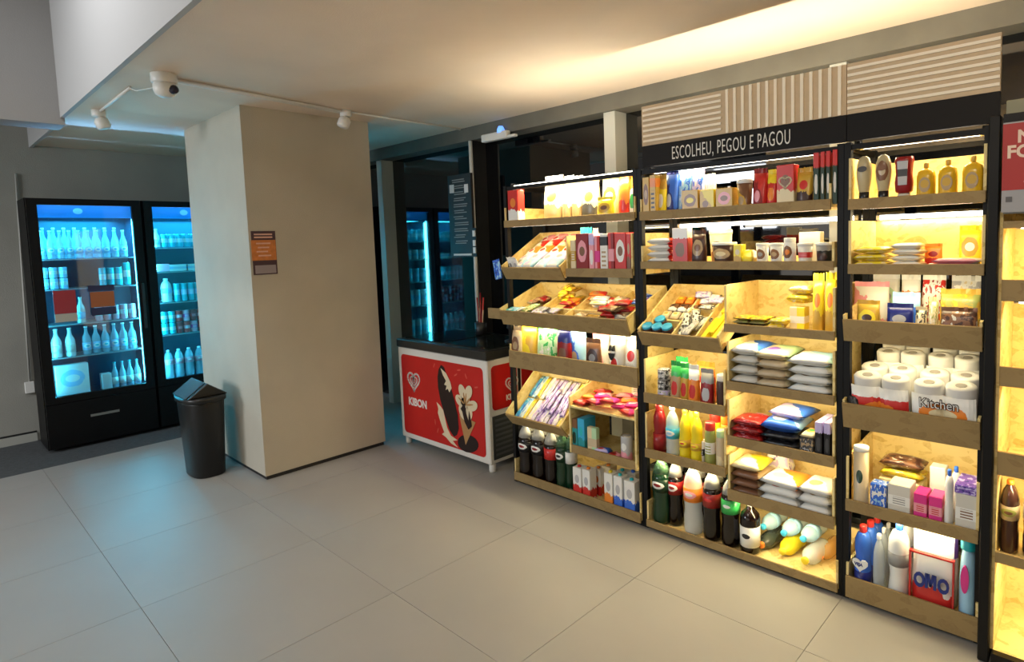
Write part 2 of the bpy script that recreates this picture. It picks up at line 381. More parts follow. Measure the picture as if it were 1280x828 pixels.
def kibon(cx, cz, s, ax, a0, a1, par, nm='heart_logo'):
    h1 = heart(cx, cz, s); h2 = heart(cx, cz-.04*s, s*.56); h3 = heart(cx, cz-.05*s, s*.22)
    b = ribbon(h1, s*.17, a0, a1, True, ax); c = ribbon(h2, s*.14, a0, a1, True, ax); d = ribbon(h3, s*.1, a0, a1, True, ax)
    for q in (c, d):
        k = len(b.v); b.v += q.v; b.f += [tuple(i+k for i in f) for f in q.f]
    return b.make(nm, PW, par)
ax = -hw+.045
kibon(-hw+.21, .545, .085, 'y', yf-.006, yf-.003, fz)
letters('KIBON', .085, .95, PW, 'lettering', fz, (-hw+.125, yf-.0035, .345), (R(90), 0, 0), .002, .003)
kibon(-.075, .60, .062, 'x', hw+.003, hw+.006, fz)
letters('KIBON', .055, .9, PW, 'lettering', fz, (hw+.0035, -.135, .49), (R(90), 0, R(90)), .002, .002)
# ice cream pictures
def ell(cx, cz, a, bb, rot=0, k=20):
    c, s = math.cos(R(rot)), math.sin(R(rot))
    return [(cx+a*math.cos(t)*c-bb*math.sin(t)*s, cz+a*math.cos(t)*s+bb*math.sin(t)*c) for t in (2*math.pi*i/k for i in range(k))]
def flat(poly, m, nm, lay, par=fz, ax='y'):
    e = .0012
    if ax == 'y': B().prism(poly, yf-.003-e*(lay+1), yf-.003-e*lay, 'y').make(nm, m, par)
    else: B().prism(poly, hw+.003+e*lay, hw+.003+e*(lay+1), 'x').make(nm, m, par)
flat([(-.04,.34),(-.01,.27),(.03,.20),(.0,.18),(.05,.165),(.11,.13),(.19,.115),(.13,.155),(.19,.17),(.11,.19),(.07,.24),(.05,.30),(.03,.37),(-.01,.40),(-.05,.42),(-.03,.37)], PC, 'milk_splash_print', 0)
flat([(-.02,.62),(.0,.68),(.03,.715),(.065,.70),(.12,.60),(.17,.48),(.205,.36),(.21,.26),(.185,.21),(.15,.19),(.10,.23),(.05,.33),(.0,.45),(-.02,.54)], PK, 'ice_cream_bar_print', 1)
flat([(.025,.69),(.055,.675),(.09,.66),(.135,.60),(.15,.555),(.12,.52),(.10,.545),(.075,.53),(.09,.565),(.06,.57),(.085,.60),(.05,.64)], PC, 'bar_bite_print', 2)
flat(ell(.31, .17, .12, .065, 10), PK, 'chocolate_pool_print', 1)
flat([(.225,.37),(.41,.345),(.285,.155)], PWF, 'cone_print', 2)
for k, (a, q, rot) in enumerate(((.275,.545,115), (.345,.55,60), (.245,.475,150), (.385,.46,20), (.34,.40,80), (.27,.395,120), (.31,.47,0))):
    flat(ell(a, q, .058, .038, rot), PC, 'petal_print', 3+(k % 2))
for k, rot in enumerate((100, 45, 150, 10, 80)): flat(ell(.305+.045*math.cos(R(rot)), .455+.045*math.sin(R(rot)), .045, .007, rot), PWF, 'caramel_print', 5)
flat([(.25,.42),(.30,.47),(.31,.40),(.335,.34),(.345,.42),(.37,.31),(.33,.28),(.29,.33),(.27,.40)], PK, 'sauce_print', 6)
for (a, q) in ((-.06,.70),(.20,.66),(.32,.665),(.43,.60),(-.08,.26),(-.05,.20),(.24,.70)):
    flat(ell(a, q, .022, .006, random.uniform(0, 180), 8), PLR, 'sparkle_print', 0)
flat([(.12,.34),(.20,.36),(.235,.45),(.22,.53),(.17,.57),(.12,.54),(.10,.44)], PK, 'ice_cream_bar_print', 0, ax='x')
flat([(.14,.50),(.17,.55),(.21,.53),(.20,.48),(.165,.46),(.19,.44),(.17,.40),(.14,.43),(.16,.47)], PC, 'bar_bite_print', 1, ax='x')
# ================================================================== shelving racks
def led(x0, x1, y, z, power=6, label='', rot=25, r=.011, up=0, vis=LED):
    t = thing('led_tube', label, 'lamp', ((x0+x1)/2, y, z), group=None)
    h = (x1-x0)/2
    B().tube([(-h+.015, 0, 0), (h-.015, 0, 0)], r, 8).make('tube', vis, t, True)
    for s in (-1, 1): B().tube([(s*(h-.015), 0, 0), (s*h, 0, 0)], r*1.15, 8).make('end_cap', WHITEP, t, True)
    if up:
        for s in (-1, 1): B().box(s*h-.006, s*h+.006, -.02, .02, -r, r*2).make('bracket', METAL, t)
        o = area('up_light', (0, 0, r*1.5), (R(180), 0, 0), x1-x0-.04, .02, up, (1, .92, .72)); o.parent = t
    else: B().box(-h, h, -.010, .010, r*.8, r*.8+.002).make('holder', METAL, t)
    if power:
        o = area('strip_light', (0, 0, -.016), (R(rot), 0, 0), x1-x0-.04, .02, power, WARM); o.parent = t
    return t
WARM = (1.0, .82, .43)
def rack(name, label, x0, x1, zt, front=(1, 1)):
    t = thing(name, label, 'shelving rack', ((x0+x1)/2, 2.86, 0))
    h = (x1-x0)/2
    for s in (-1, 1):
        for fy in (-1, 1):
            xx = s*(h-.013); yy = -.17 if fy < 0 else .185
            B().box(xx-.013, xx+.013, yy-.015, yy+.015, 0, zt).make('post', METAL, t)
    for z in (zt-.03, .0):
        for yy in (-.17, .185): B().box(-h+.026, h-.026, yy-.01, yy+.01, z, z+.022).make('crossbar', METAL, t)
    for s in (-1, 1):
        xx = s*(h-.013)
        for z in (zt-.03, .0): B().box(xx-.01, xx+.01, -.155, .17, z, z+.022).make('side_bar', METAL, t)
    return t
rack('metal_rack', 'black metal rack carrying the leftmost trays beside the freezer', -2.955, -1.895, 1.975)
rack('metal_rack', 'black metal rack carrying the middle trays under the lettered sign', -1.893, -.838, 1.975)
rack('metal_rack', 'black metal rack carrying the trays of condiments and cleaning goods', -.836, -.325, 1.975)

# ================================================================== wooden trays
TR = {}
def tray(key, label, x0, x1, zf, lip, side, back, rise=0, yf=2.655, yb=3.035, div=(), cross=(), sideR=None, slope=0, nm='shelf_tray'):
    ang = math.atan2(rise, yb-yf); Ld = math.hypot(rise, yb-yf)
    t = thing(nm, label, 'tray', ((x0+x1)/2, yf, zf+.012), rx=ang)
    h = (x1-x0)/2; T = .010; sideR = side if sideR is None else sideR
    B().box(-h+T, h-T, T, Ld-T, 0.001, T).make('tray_floor', WOOD, t)
    B().box(-h, h, 0, T, -.012, lip-.012).make('front_board', WFRONT, t, bevel=.0012)
    B().box(-h+T, h-T, Ld-T, Ld, 0, back).make('back_board', WOOD, t)
    for s, sd in ((-1, side), (1, sideR)):
        a, b = sorted((s*h, s*(h-T)))
        B().prism([(T+.0003, 0), (Ld, 0), (Ld, max(back, sd)), (T+.0003, sd)], a, b, 'x').make('side_board', WOOD, t)
    for d in div:
        B().box(x0+d-(x0+x1)/2-.004, x0+d-(x0+x1)/2+.004, T, Ld-T, T, lip*.6).make('divider', WOOD, t)
    for (a, b, c) in cross:
        B().box(a-(x0+x1)/2, b-(x0+x1)/2, c-.004, c+.004, T, lip*.58).make('divider', WOOD, t)
    TR[key] = (x0, x1, yf, zf, ang)
    return t
tray('a1', 'top wooden tray of the left rack holding loaf bags', -2.94, -1.9, 1.706, 0.044, 0.115, 0.1)
tray('a2', 'small slanted wooden tray of white packets on the left rack', -2.945, -2.425, 1.368, 0.088, 0.085, 0.085, rise=0.215)
tray('a3', 'straight wooden tray with upright boxes on the left rack', -2.41, -1.925, 1.394, 0.05, 0.23, 0.22)
tray('a4', 'wide slanted wooden tray with small compartments of sweets on the left rack', -2.96, -1.93, 1.072, 0.102, 0.1, 0.1, rise=0.15, yf=2.63, div=(0.26, 0.52, 0.78), cross=((-2.69, -2.45, 0.14), (-2.43, -2.19, 0.14), (-2.17, -1.95, 0.2)))
tray('a5', 'straight wooden tray of snack bags on the left rack', -2.94, -1.905, 0.788, 0.112, 0.14, 0.14, sideR=0.2)
tray('a6', 'slanted wooden tray of long candy bars at the lower left', -2.94, -2.44, 0.4, 0.098, 0.095, 0.095, rise=0.255, yb=2.96)
tray('a7', 'lowest wooden tray of the left rack with bottles and milk cartons', -2.935, -1.905, 0.02, 0.058, 0.13, 0.13, sideR=0.16)
tray('b1', 'top wooden tray of the middle rack under the lettered sign', -1.868, -0.885, 1.702, 0.046, 0.1, 0.05, nm='shelf_tray')
tray('b2', 'second straight tray of the middle rack with tubs and noodles', -1.868, -0.872, 1.444, 0.04, 0.11, 0.04)
tray('b3', 'slanted wooden tray with blue-lidded jars on the middle rack', -1.872, -1.395, 1.03, 0.09, 0.09, 0.09, rise=0.22, div=(0.19, 0.33), cross=((-1.862, -1.69, 0.15), (-1.675, -1.555, 0.26)))
tray('b4', 'open wooden tray of yellow snack packs on the middle rack', -1.385, -0.868, 1.142, 0.04, 0.215, 0.215)
tray('b5', 'wooden tray of cans and sauce pouches on the middle rack', -1.866, -1.385, 0.717, 0.055, 0.225, 0.225)
tray('b6', 'wooden tray stacked with rice bags on the middle rack', -1.375, -0.868, 0.857, 0.044, 0.225, 0.225)
tray('b7', 'wooden tray with yellow oil bottles on the middle rack', -1.866, -1.385, 0.411, 0.05, 0.235, 0.235)
tray('b8', 'wooden tray of blue coffee bags and dark packs on the middle rack', -1.375, -0.868, 0.58, 0.05, 0.215, 0.215)
tray('b9', 'wooden tray of flour and sugar packs on the middle rack', -1.375, -0.868, 0.302, 0.056, 0.215, 0.215)
tray('b10', 'lowest wooden tray of the middle rack with large drink bottles', -1.866, -0.852, 0.018, 0.04, 0.13, 0.13)
tray('c1', 'top wooden tray of the right rack with squeeze bottles', -0.815, -0.34, 1.697, 0.044, 0.2, 0.2)
tray('c2', 'second wooden tray of the right rack with flat yellow packs', -0.815, -0.34, 1.43, 0.042, 0.21, 0.21)
tray('c3', 'deep-fronted tray crowded with pasta bags on the right rack', -0.83, -0.34, 1.145, 0.096, 0.1, 0.1, rise=0.075)
tray('c4', 'deep-fronted tray of paper towel packs on the right rack', -0.83, -0.34, 0.772, 0.112, 0.11, 0.11, rise=0.075)
tray('c5', 'wooden tray of household boxes and sprays on the right rack', -0.82, -0.34, 0.405, 0.052, 0.225, 0.245)
tray('c6', 'lowest tray of the right rack with cleaning bottles', -0.818, -0.335, 0.016, 0.097, 0.14, 0.14)
led(-2.9, -1.93, 2.715, 1.966, 9, 'bright tube lamp over the top tray of the left rack', rot=10, up=6)
led(-1.85, -0.88, 2.76, 1.962, 2.2, 'bright tube lamp just under the lettered sign', rot=15, up=9)
led(-0.8, -0.36, 2.76, 1.962, 3, 'bright tube lamp under the plain slatted sign', rot=15, up=5)
led(-1.85, -0.88, 3.015, 1.672, 3.5, 'glowing tube lamp behind the noodles and tubs shelf', rot=-20)
led(-0.8, -0.36, 3.015, 1.668, 1.2, 'glowing tube lamp over the flat yellow packs', rot=-20)
led(-2.91, -1.93, 2.695, 1.711, 3.0, 'thin lamp strip under the top left tray', rot=22, r=0.004)
led(-2.38, -1.955, 2.695, 1.399, 1.2, 'thin lamp strip under the tray of upright boxes', rot=22, r=0.004)
led(-2.915, -2.455, 2.71, 1.386, 1.2, 'thin lamp strip under the small slanted packet tray', rot=22, r=0.004)
led(-2.93, -1.96, 2.7, 1.093, 3.5, 'thin lamp strip under the wide slanted sweets tray', rot=22, r=0.004)
led(-2.91, -1.935, 2.695, 0.793, 2.6, 'thin lamp strip under the snack bag tray', rot=22, r=0.004)
led(-2.91, -2.47, 2.72, 0.428, 1.4, 'thin lamp strip under the candy bar tray', rot=22, r=0.004)
led(-1.838, -0.915, 2.695, 1.707, 1.6, 'thin lamp strip under the top tray of the middle rack', rot=22, r=0.004)
led(-1.838, -0.902, 2.695, 1.449, 3.6, 'thin lamp strip under the tubs and noodles tray', rot=22, r=0.004)
led(-1.842, -1.425, 2.7, 1.055, 1.6, 'thin lamp strip under the tray with blue-lidded jars', rot=22, r=0.004)
led(-1.355, -0.898, 2.695, 1.147, 1.6, 'thin lamp strip under the yellow snack tray', rot=22, r=0.004)
led(-1.836, -1.415, 2.695, 0.722, 1.6, 'thin lamp strip under the cans and sauces tray', rot=22, r=0.004)
led(-1.345, -0.898, 2.695, 0.862, 1.6, 'thin lamp strip under the rice tray', rot=22, r=0.004)
led(-1.836, -1.415, 2.695, 0.416, 1.8, 'thin lamp strip under the oil bottle tray', rot=22, r=0.004)
led(-1.345, -0.898, 2.695, 0.585, 1.6, 'thin lamp strip under the coffee tray', rot=22, r=0.004)
led(-1.345, -0.898, 2.695, 0.307, 1.8, 'thin lamp strip under the flour and sugar tray', rot=22, r=0.004)
led(-0.785, -0.37, 2.695, 1.702, 0.7, 'thin lamp strip under the squeeze bottle tray', rot=22, r=0.004)
led(-0.785, -0.37, 2.695, 1.435, 1.0, 'thin lamp strip under the flat yellow packs tray', rot=22, r=0.004)
led(-0.8, -0.37, 2.7, 1.158, 1.0, 'thin lamp strip under the pasta tray', rot=22, r=0.004)
led(-0.8, -0.37, 2.7, 0.785, 1.8, 'thin lamp strip under the paper towel tray', rot=22, r=0.004)
led(-0.79, -0.37, 2.695, 0.41, 1.1, 'thin lamp strip under the household goods tray', rot=22, r=0.004)

# plank sticking out left of the wide slanted tray
t = thing('wooden_plank', 'short wooden plank end sticking out left of the slanted sweets tray', 'plank', (-3.14, 2.66, 1.10))
B().box(0, .175, 0, .018, 0, .07).make('board', WFRONT, t, bevel=.001)
# open cabinet tray, left rack lower right (two storeys)
t = thing('shelf_box', 'upright open wooden box with pink packs on top beside the slanted candy bar tray', 'tray', (-2.17, 2.655, .32))
h = .25
for s in (-1, 1):
    a, b = sorted((s*h, s*(h-.012)))
    B().prism([(0, 0), (.38, 0), (.38, .44), (0, .345)], a, b, 'x').make('side_board', WOOD, t)
B().box(-h+.012, h-.012, .01, .38, 0, .012).make('tray_floor', WOOD, t)
B().box(-h+.012, h-.012, 0, .01, 0, .05).make('front_board', WFRONT, t, bevel=.001)
B().box(-h+.012, h-.012, 0, .37, .28, .292).make('upper_shelf', WOOD, t)
B().box(-h+.012, h-.012, .37, .38, .28, .43).make('back_board', WOOD, t)

# ================================================================== top signs
SB = mat('sign_beige', (.60, .46, .30), .75, var=.05, vscale=30)
SL = mat('sign_slat', (.95, .86, .70), .7)
SK = mat('sign_black', (.006, .0045, .004), .6, spec=.25)
def sign(name, label, x0, x1, parts):
    t = thing(name, label, 'sign', ((x0+x1)/2, 2.655, 1.978)); h = (x1-x0)/2
    B().box(-h, h, -.0, .02, .109, .312).make('panel', SB, t)
    B().box(-h, h, -.0, .02, 0, .108).make('header_board', SK, t)
    for a, b, kind, n in parts:
        a -= (x0+x1)/2; b -= (x0+x1)/2
        if kind == 'h':
            for k in range(n):
                z = .127+k*(.185/(n)); B().box(a, b, -.006, 0, z, z+.011).make('slat', SL, t)
        else:
            for k in range(n):
                x = a+(b-a)*(k+.3)/n; B().box(x, x+.013, -.006, 0, .11, .311).make('slat', SL, t)
    return t
s1 = sign('slatted_sign', 'beige slatted sign with white hand lettering on its black board', -1.84, -.823, [(-1.83, -1.385, 'h', 7), (-1.372, -.828, 'v', 14)])
letters('ESCOLHEU, PEGOU E PAGOU', .092, .455, mat('sign_lettering', (.85, .83, .78), .6), 'lettering', s1, (-.33, -.0005, .022), (R(90), 0, 0), .0012, -.0005, ls=1.12)
sign('slatted_sign', 'plain beige sign with horizontal slats at the top right', -.820, -.304, [(-.818, -.306, 'h', 7)])

# ================================================================== right-hand display cabinet
t = thing('display_cabinet', 'black-framed wooden display cabinet cut by the right edge of the photo', 'cabinet', (0, 2.57, 0))
B().box(-.325, -.290, 0, .40, 0, 1.99).make('frame_post', METAL, t, bevel=.004)
B().box(.55, .59, 0, .40, 0, 1.99).make('frame_post', METAL, t, bevel=.004)
B().box(-.283, .55, 0, .03, 0, .045).make('frame_rail', METAL, t)
B().box(-.283, .55, 0, .03, 1.945, 1.99).make('frame_rail', METAL, t)
B().box(-.283, .55, .39, .40, .045, 1.945).make('back_board', WOOD, t)
B().box(-.290, -.280, .03, .39, .045, 1.66).make('side_board', WOOD, t)
B().box(-.283, .55, .03, .39, .03, .045).make('cabinet_floor', WOOD, t)
for z0, z1 in ((.386, .425), (.715, .80), (1.04, 1.11), (1.345, 1.42), (1.60, 1.625)):
    B().box(-.280, .55, .02, .035, z0, z1).make('shelf_front', WFRONT, t)
    B().box(-.275, .55, .035, .39, z0, z0+.012).make('shelf_board', WOOD, t)
B().box(-.279, .55, .004, .014, 1.65, 1.945).make('sign_backing', mat('gunmetal', (.13, .13, .12), .5), t)
for zz, ww in ((1.60, 'topmost'), (1.335, 'second from top'), (1.03, 'third from top'), (.705, 'second from bottom'), (.376, 'lowest')): led(-.25, .54, 2.66, zz, 4.0, 'thin lamp strip inside the right-hand cabinet, ' + ww, r=.004)
pp = thing('poster', 'red poster with pale lettering on the display cabinet at the right edge', 'poster', (-.284, 2.572, 1.655))
B().box(0, .62, -.004, 0, .0, .33-.025).make('sheet', mat('poster_grey', (.33, .33, .35), .5), pp)
B().box(0, .62, -.005, -.004, .075, .30).make('red_field', mat('poster_red', (.38, .015, .015), .5), pp)
letters('NA', .058, .95, mat('poster_text', (.8, .62, .5), .6), 'lettering', pp, (.040, -.005, .235), (R(90), 0, 0), .0008, .002)
letters('FOR', .058, .95, _mc['poster_text'], 'lettering', pp, (.012, -.005, .185), (R(90), 0, 0), .0008, .002)
o = B().prism([(.06,.10),(.16,.10),(.15,.135),(.13,.165),(.105,.17),(.085,.16),(.075,.13)], -.0062, -.005, 'y').make('bell_print', mat('poster_pale', (.66, .35, .3), .6), pp)
B().box(.012, .03, -.006, -.004, .035, .053).make('code_square', mat('poster_dot', (.1, .1, .11), .6), pp)
bx = thing('small_box', 'small dusty beige box on top of the right-hand cabinet', 'box', (-.30+.15, 2.66, 1.99))
B().box(-.13, .25, -.06, .06, 0, .05).make('box_body', mat('box_dusty', (.30, .29, .20), .8), bx, bevel=.003)

# ================================================================== drink coolers
CY = (.04, .68, 1.0)
IN = mat('cooler_inner', (.015, .07, .14), .4)
CB = mat('cooler_black', (.0025, .0025, .003), .5, spec=.2)
SHW = mat('cooler_shelf', (.35, .5, .55), .3, .4)
CGL = None
def glassmat():
    m = bpy.data.materials.new('door_glass'); m.use_nodes = True; n = m.node_tree.nodes; L = m.node_tree.links
    n.remove(n['Principled BSDF']); tr = n.new('ShaderNodeBsdfTransparent'); gl = n.new('ShaderNodeBsdfGlossy'); gl.inputs['Roughness'].default_value = .03
    tr.inputs[0].default_value = (.88, .95, .97, 1)
    fr = n.new('ShaderNodeFresnel'); fr.inputs[0].default_value = 1.45; mx = n.new('ShaderNodeMixShader')
    L.new(fr.outputs[0], mx.inputs[0]); L.new(tr.outputs[0], mx.inputs[1]); L.new(gl.outputs[0], mx.inputs[2]); L.new(mx.outputs[0], n['Material Output'].inputs[0])
    return m
CGL = glassmat()
LEDC = mat('led_cyan', (1, 1, 1), .5, emit=(.12, .75, 1.0), es=32)
def cooler(label, y0, y1, zs, pw):
    t = thing('drink_cooler', label, 'cooler', (-6.4, (y0+y1)/2, 0))
    h = (y1-y0)/2
    b = B(); b.box(-.44, -.41, -h, h, .02, 2.085); b.box(-.41, -.045, -h, -h+.04, .02, 2.085); b.box(-.41, -.045, h-.04, h, .02, 2.085)
    b.box(-.41, -.045, -h+.04, h-.04, 2.045, 2.085); b.box(-.41, -.045, -h+.04, h-.04, .02, .43); b.make('cabinet', CB, t)
    b = B(); b.box(-.41, -.405, -h+.045, h-.045, .435, 2.04); b.box(-.405, -.06, -h+.04, -h+.045, .435, 2.04); b.box(-.405, -.06, h-.045, h-.04, .435, 2.04); b.box(-.405, -.06, -h+.045, h-.045, .43, .436)
    b.make('inner_liner', IN, t)
    d = B(); 
    d.box(-.04, 0, -h+.005, -h+.07, .40, 2.08); d.box(-.04, 0, h-.07, h-.005, .40, 2.08); d.box(-.04, 0, -h+.07, h-.07, .40, .455); d.box(-.04, 0, -h+.07, h-.07, 2.03, 2.08)
    dr = d.make('door', CB, t)
    B().box(-.024, -.018, -h+.07, h-.07, .455, 2.03).make('door_glass', CGL, dr)
    B().box(0, .025, h-.05, h-.03, .95, 1.35).make('door_handle', DARK, dr)
    B().box(-.045, 0, -h+.005, h-.005, .03, .395).make('base_panel', CB, t)
    B().box(0, .003, -.10, .10, .245, .265).make('maker_plate', mat('plate_grey', (.25, .24, .22), .4, .5), t)
    B().box(-.075, -.06, -h+.045, h-.045, 1.93, 2.04).make('header_panel', mat('cooler_header', (.01, .18, .55), .4, emit=(.0, .16, .5), es=.9), t)
    o = area('header_lamp', (-.052, 0, 1.955), (0, R(-150), 0), .012, h*1.5, 9, (.26, .56, 1.0), 66); o.parent = t
    ring = B().prism(ell(-.05, 1.985, .032, .026, 0, 16), -.060, -.058, 'x').make('round_logo', mat('cooler_logo', (.1, .5, .8), .4, emit=(.1, .5, .8), es=.7), t)
    for z in zs: B().box(-.40, -.085, -h+.05, h-.05, z-.012, z-.002).make('shelf', SHW, t)
    for s in (-1, 1): B().box(-.085, -.075, s*(h-.056)-.006, s*(h-.056)+.006, .47, 1.92).make('led_strip', LEDC, t)
    for s in (-1, 1):
        o = area('cooler_light', (-.09, s*(h-.07), 1.2), (0, R(90), R(180-s*35)), 1.4, .02, pw, CY); o.parent = t
    o = area('cooler_light', (-.24, 0, 1.92), (0, 0, 0), .25, .5, pw*.7, CY); o.parent = t
    return t
cooler('black glass-door drink cooler standing left with painted reflections on its door', .715, 1.485, (1.59, 1.34, 1.04, .765), 17)
cooler('black glass-door drink cooler half hidden behind the pillar', 1.495, 2.265, (1.665, 1.44, 1.155, .855), 17)
cooler('drink cooler behind the pillar, seen only as a blue reflection in the dark glass', 2.275, 3.045, (1.665, 1.44, 1.155, .855), 17)
t = thing('door_reflection', 'red patch with a pale lower edge, painted reflection on the left cooler door', 'notice', (-6.399, .97, 1.0))  # flat red and pale panels that paint a reflection in the door glass
B().box(0, .002, -.14, -.005+.01, .14, .33).make('red_patch', mat('reflection_red', (.32, .02, .025), .6, emit=None), t)
B().box(0, .002, -.14, .005, .07, .138).make('pale_patch', mat('reflection_pale', (.42, .36, .28), .6), t)
t = thing('door_reflection', 'orange patch with dark bands, painted reflection on the left cooler door', 'notice', (-6.399, 1.07, 1.0))  # orange and dark panels, a second reflection painted onto the glass
B().box(0, .002, .0, .165, .17, .30).make('orange_patch', mat('reflection_rust', (.38, .09, .02), .6), t)
B().box(0, .002, -.01, .17, .305, .355).make('dark_band', mat('reflection_band', (.02, .015, .05), .6), t)
B().box(0, .002, .0, .17, .10, .165).make('dark_band', _mc['reflection_band'], t)
# wall conduit left of the coolers
t = thing('wall_conduit', 'thin pale conduit with a socket on the far wall left of the coolers', 'conduit', (-6.995, .695, 0))
B().tube([(.008, .045, 2.33), (.008, .0, .50)], .007).make('pipe', mat('conduit_pale', (.5, .5, .46), .6), t, True)
B().box(0, .03, -.035, .03, .43, .53).make('socket', WHITEP, t, bevel=.004)
# things on the freezer
t = thing('card_terminal', 'black payment terminal stand on the freezer top', 'payment terminal', (-3.30, 3.05, .873))
B().lathe([(1,0),(1,.3),(.5,1)], .08, .08, .02, 18).make('base', DARK, t, True)
B().box(-.012, .012, -.012, .012, .02, .12).make('stem', DARK, t)
o = B().box(-.06, .06, -.01, .012, 0, .10).make('terminal', DARK, t, bevel=.006); o.location = (0, -.01, .09); o.rotation_euler = (R(-25), 0, R(20))
o2 = B().box(-.045, .045, -.0125, -.0105, .03, .085).make('screen', mat('screen_dim', (.09, .09, .12), .15), o)
t = thing('utensil_holder', 'dark holder of red and pale spoons on the freezer top', 'holder', (-3.78, 3.12, .873))
B().lathe([(.8,0),(1,.05),(1.1,1),(1.0,1)], .045, .045, .10, 16).make('cup', DARK, t, True)
for k, (dx, dz, c) in enumerate(((-.03,.30,'dred'),(.0,.34,'dred'),(.025,.30,'red'),(.04,.2,'tan'),(-.015,.22,'tan'))):
    B().tube([(dx*.4, 0, .02), (dx, .01*(k % 3), dz)], .006, 6).make('spoon', pack(c), t, True)
# ================================================================== goods
WHITEISH = 1
def n3(x, y, z): 
    from mathutils import noise
    return noise.noise(Vector((x, y, z)))
def g_box(t, w, d, h, c, st, ax='xz'):
    B().box(-w/2, w/2, 0, d, 0, h).make('carton', pack(*c, st, ax), t, bevel=min(.0025, w*.06, d*.06, h*.06))
def g_pouch(t, w, d, h, c, st, ax='xz'):
    rows = [(0, .88, .80), (.03, .97, 1.0), (.2, 1.0, 1.0), (.45, .99, .85), (.7, .97, .55), (.88, .97, .16)]
    b = B(); n = 14; sd = random.random()*50; rings = []
    for k, (z, sw, sdp) in enumerate(rows):
        rings.append(len(b.v))
        for j in range(n):
            a = 2*math.pi*(j+.5)/n; cx = math.copysign(abs(math.cos(a))**.55, math.cos(a)); cy = math.copysign(abs(math.sin(a))**.8, math.sin(a))
            wob = 1+.10*n3(cx*2+sd, cy*2, z*4)
            b.v.append((cx*sw*w/2*(1+.03*n3(sd, z*6, cx)), d/2+cy*sdp*d/2*wob, z*h))
    for p, q in zip(rings, rings[1:]): b.f += [(p+i, p+(i+1) % n, q+(i+1) % n, q+i) for i in range(n)]
    b.f += [tuple(range(rings[0], rings[0]+n)), tuple(range(rings[-1], rings[-1]+n))]
    b.make('bag', pack(*c, st, ax), t, True)
    b = B(); m = 8; P = []
    for k in range(m+1):
        x = -w/2*.97+w*.97*k/m; P.append((x, .006*n3(sd, k*.9, 3)))
    for (x, e), (x2, e2) in zip(P, P[1:]):
        k = len(b.v); z0 = h*.875; z1 = h*(1+.02*e/.006)
        b.v += [(x, d/2+e-.0012, z0), (x2, d/2+e2-.0012, z0), (x2, d/2+e2*1.8-.0012, z1), (x, d/2+e*1.8-.0012, z1), (x, d/2+e+.0012, z0), (x2, d/2+e2+.0012, z0), (x2, d/2+e2*1.8+.0012, z1), (x, d/2+e*1.8+.0012, z1)]
        b.f += [tuple(k+i for i in q) for q in ((0,1,2,3),(5,4,7,6),(3,2,6,7),(0,4,5,1))]
    b.make('seal', pack(c[0]) if st != 'top' else pack(c[1]), t)
def g_pillow(t, w, d, h, c, st, ax='xy', nm='pack'):
    """bag lying flat, crimped at both ends; w along x, d along y"""
    n = 8; b = B(); sd = random.random()*50
    def zz(u, v): return (max(0, 1-abs(u)**4)*max(0, 1-abs(v)**3.2))**.55
    for s in (1, -1):
        for i in range(n+1):
            for k in range(n+1):
                u = -1+2*i/n; v = -1+2*k/n; q = zz(u, v)**(.62 if nm != 'wrapper' else 1)
                wr = 1+.16*n3(u*2.2+sd, v*2.2, s)
                px = u*w/2*(1-.04*(1-abs(v))*0+.03*n3(v*3, sd, 1)); py = d/2+v*d/2*(1+.03*n3(u*3, sd, 2))
                b.v.append((px, py, h/2+s*h/2*q*wr*(.93 if s > 0 else .97)))
    N = (n+1)**2
    for i in range(n):
        for k in range(n):
            a = i*(n+1)+k; b.f.append((a, a+n+1, a+n+2, a+1)); b.f.append((N+a, N+a+1, N+a+n+2, N+a+n+1))
    edge = [i*(n+1) for i in range(n+1)]+[n*(n+1)+k for k in range(1, n+1)]+[i*(n+1)+n for i in range(n-1, -1, -1)]+[k for k in range(n-1, 0, -1)]
    for a, q in zip(edge, edge[1:]+edge[:1]): b.f.append((a, q, N+q, N+a))
    b.make(nm, pack(*c, st, ax), t, True)
def g_bag(t, w, d, h, c, st, ax='xy'): g_pillow(t, w, d, h, c, st, ax, 'bag')
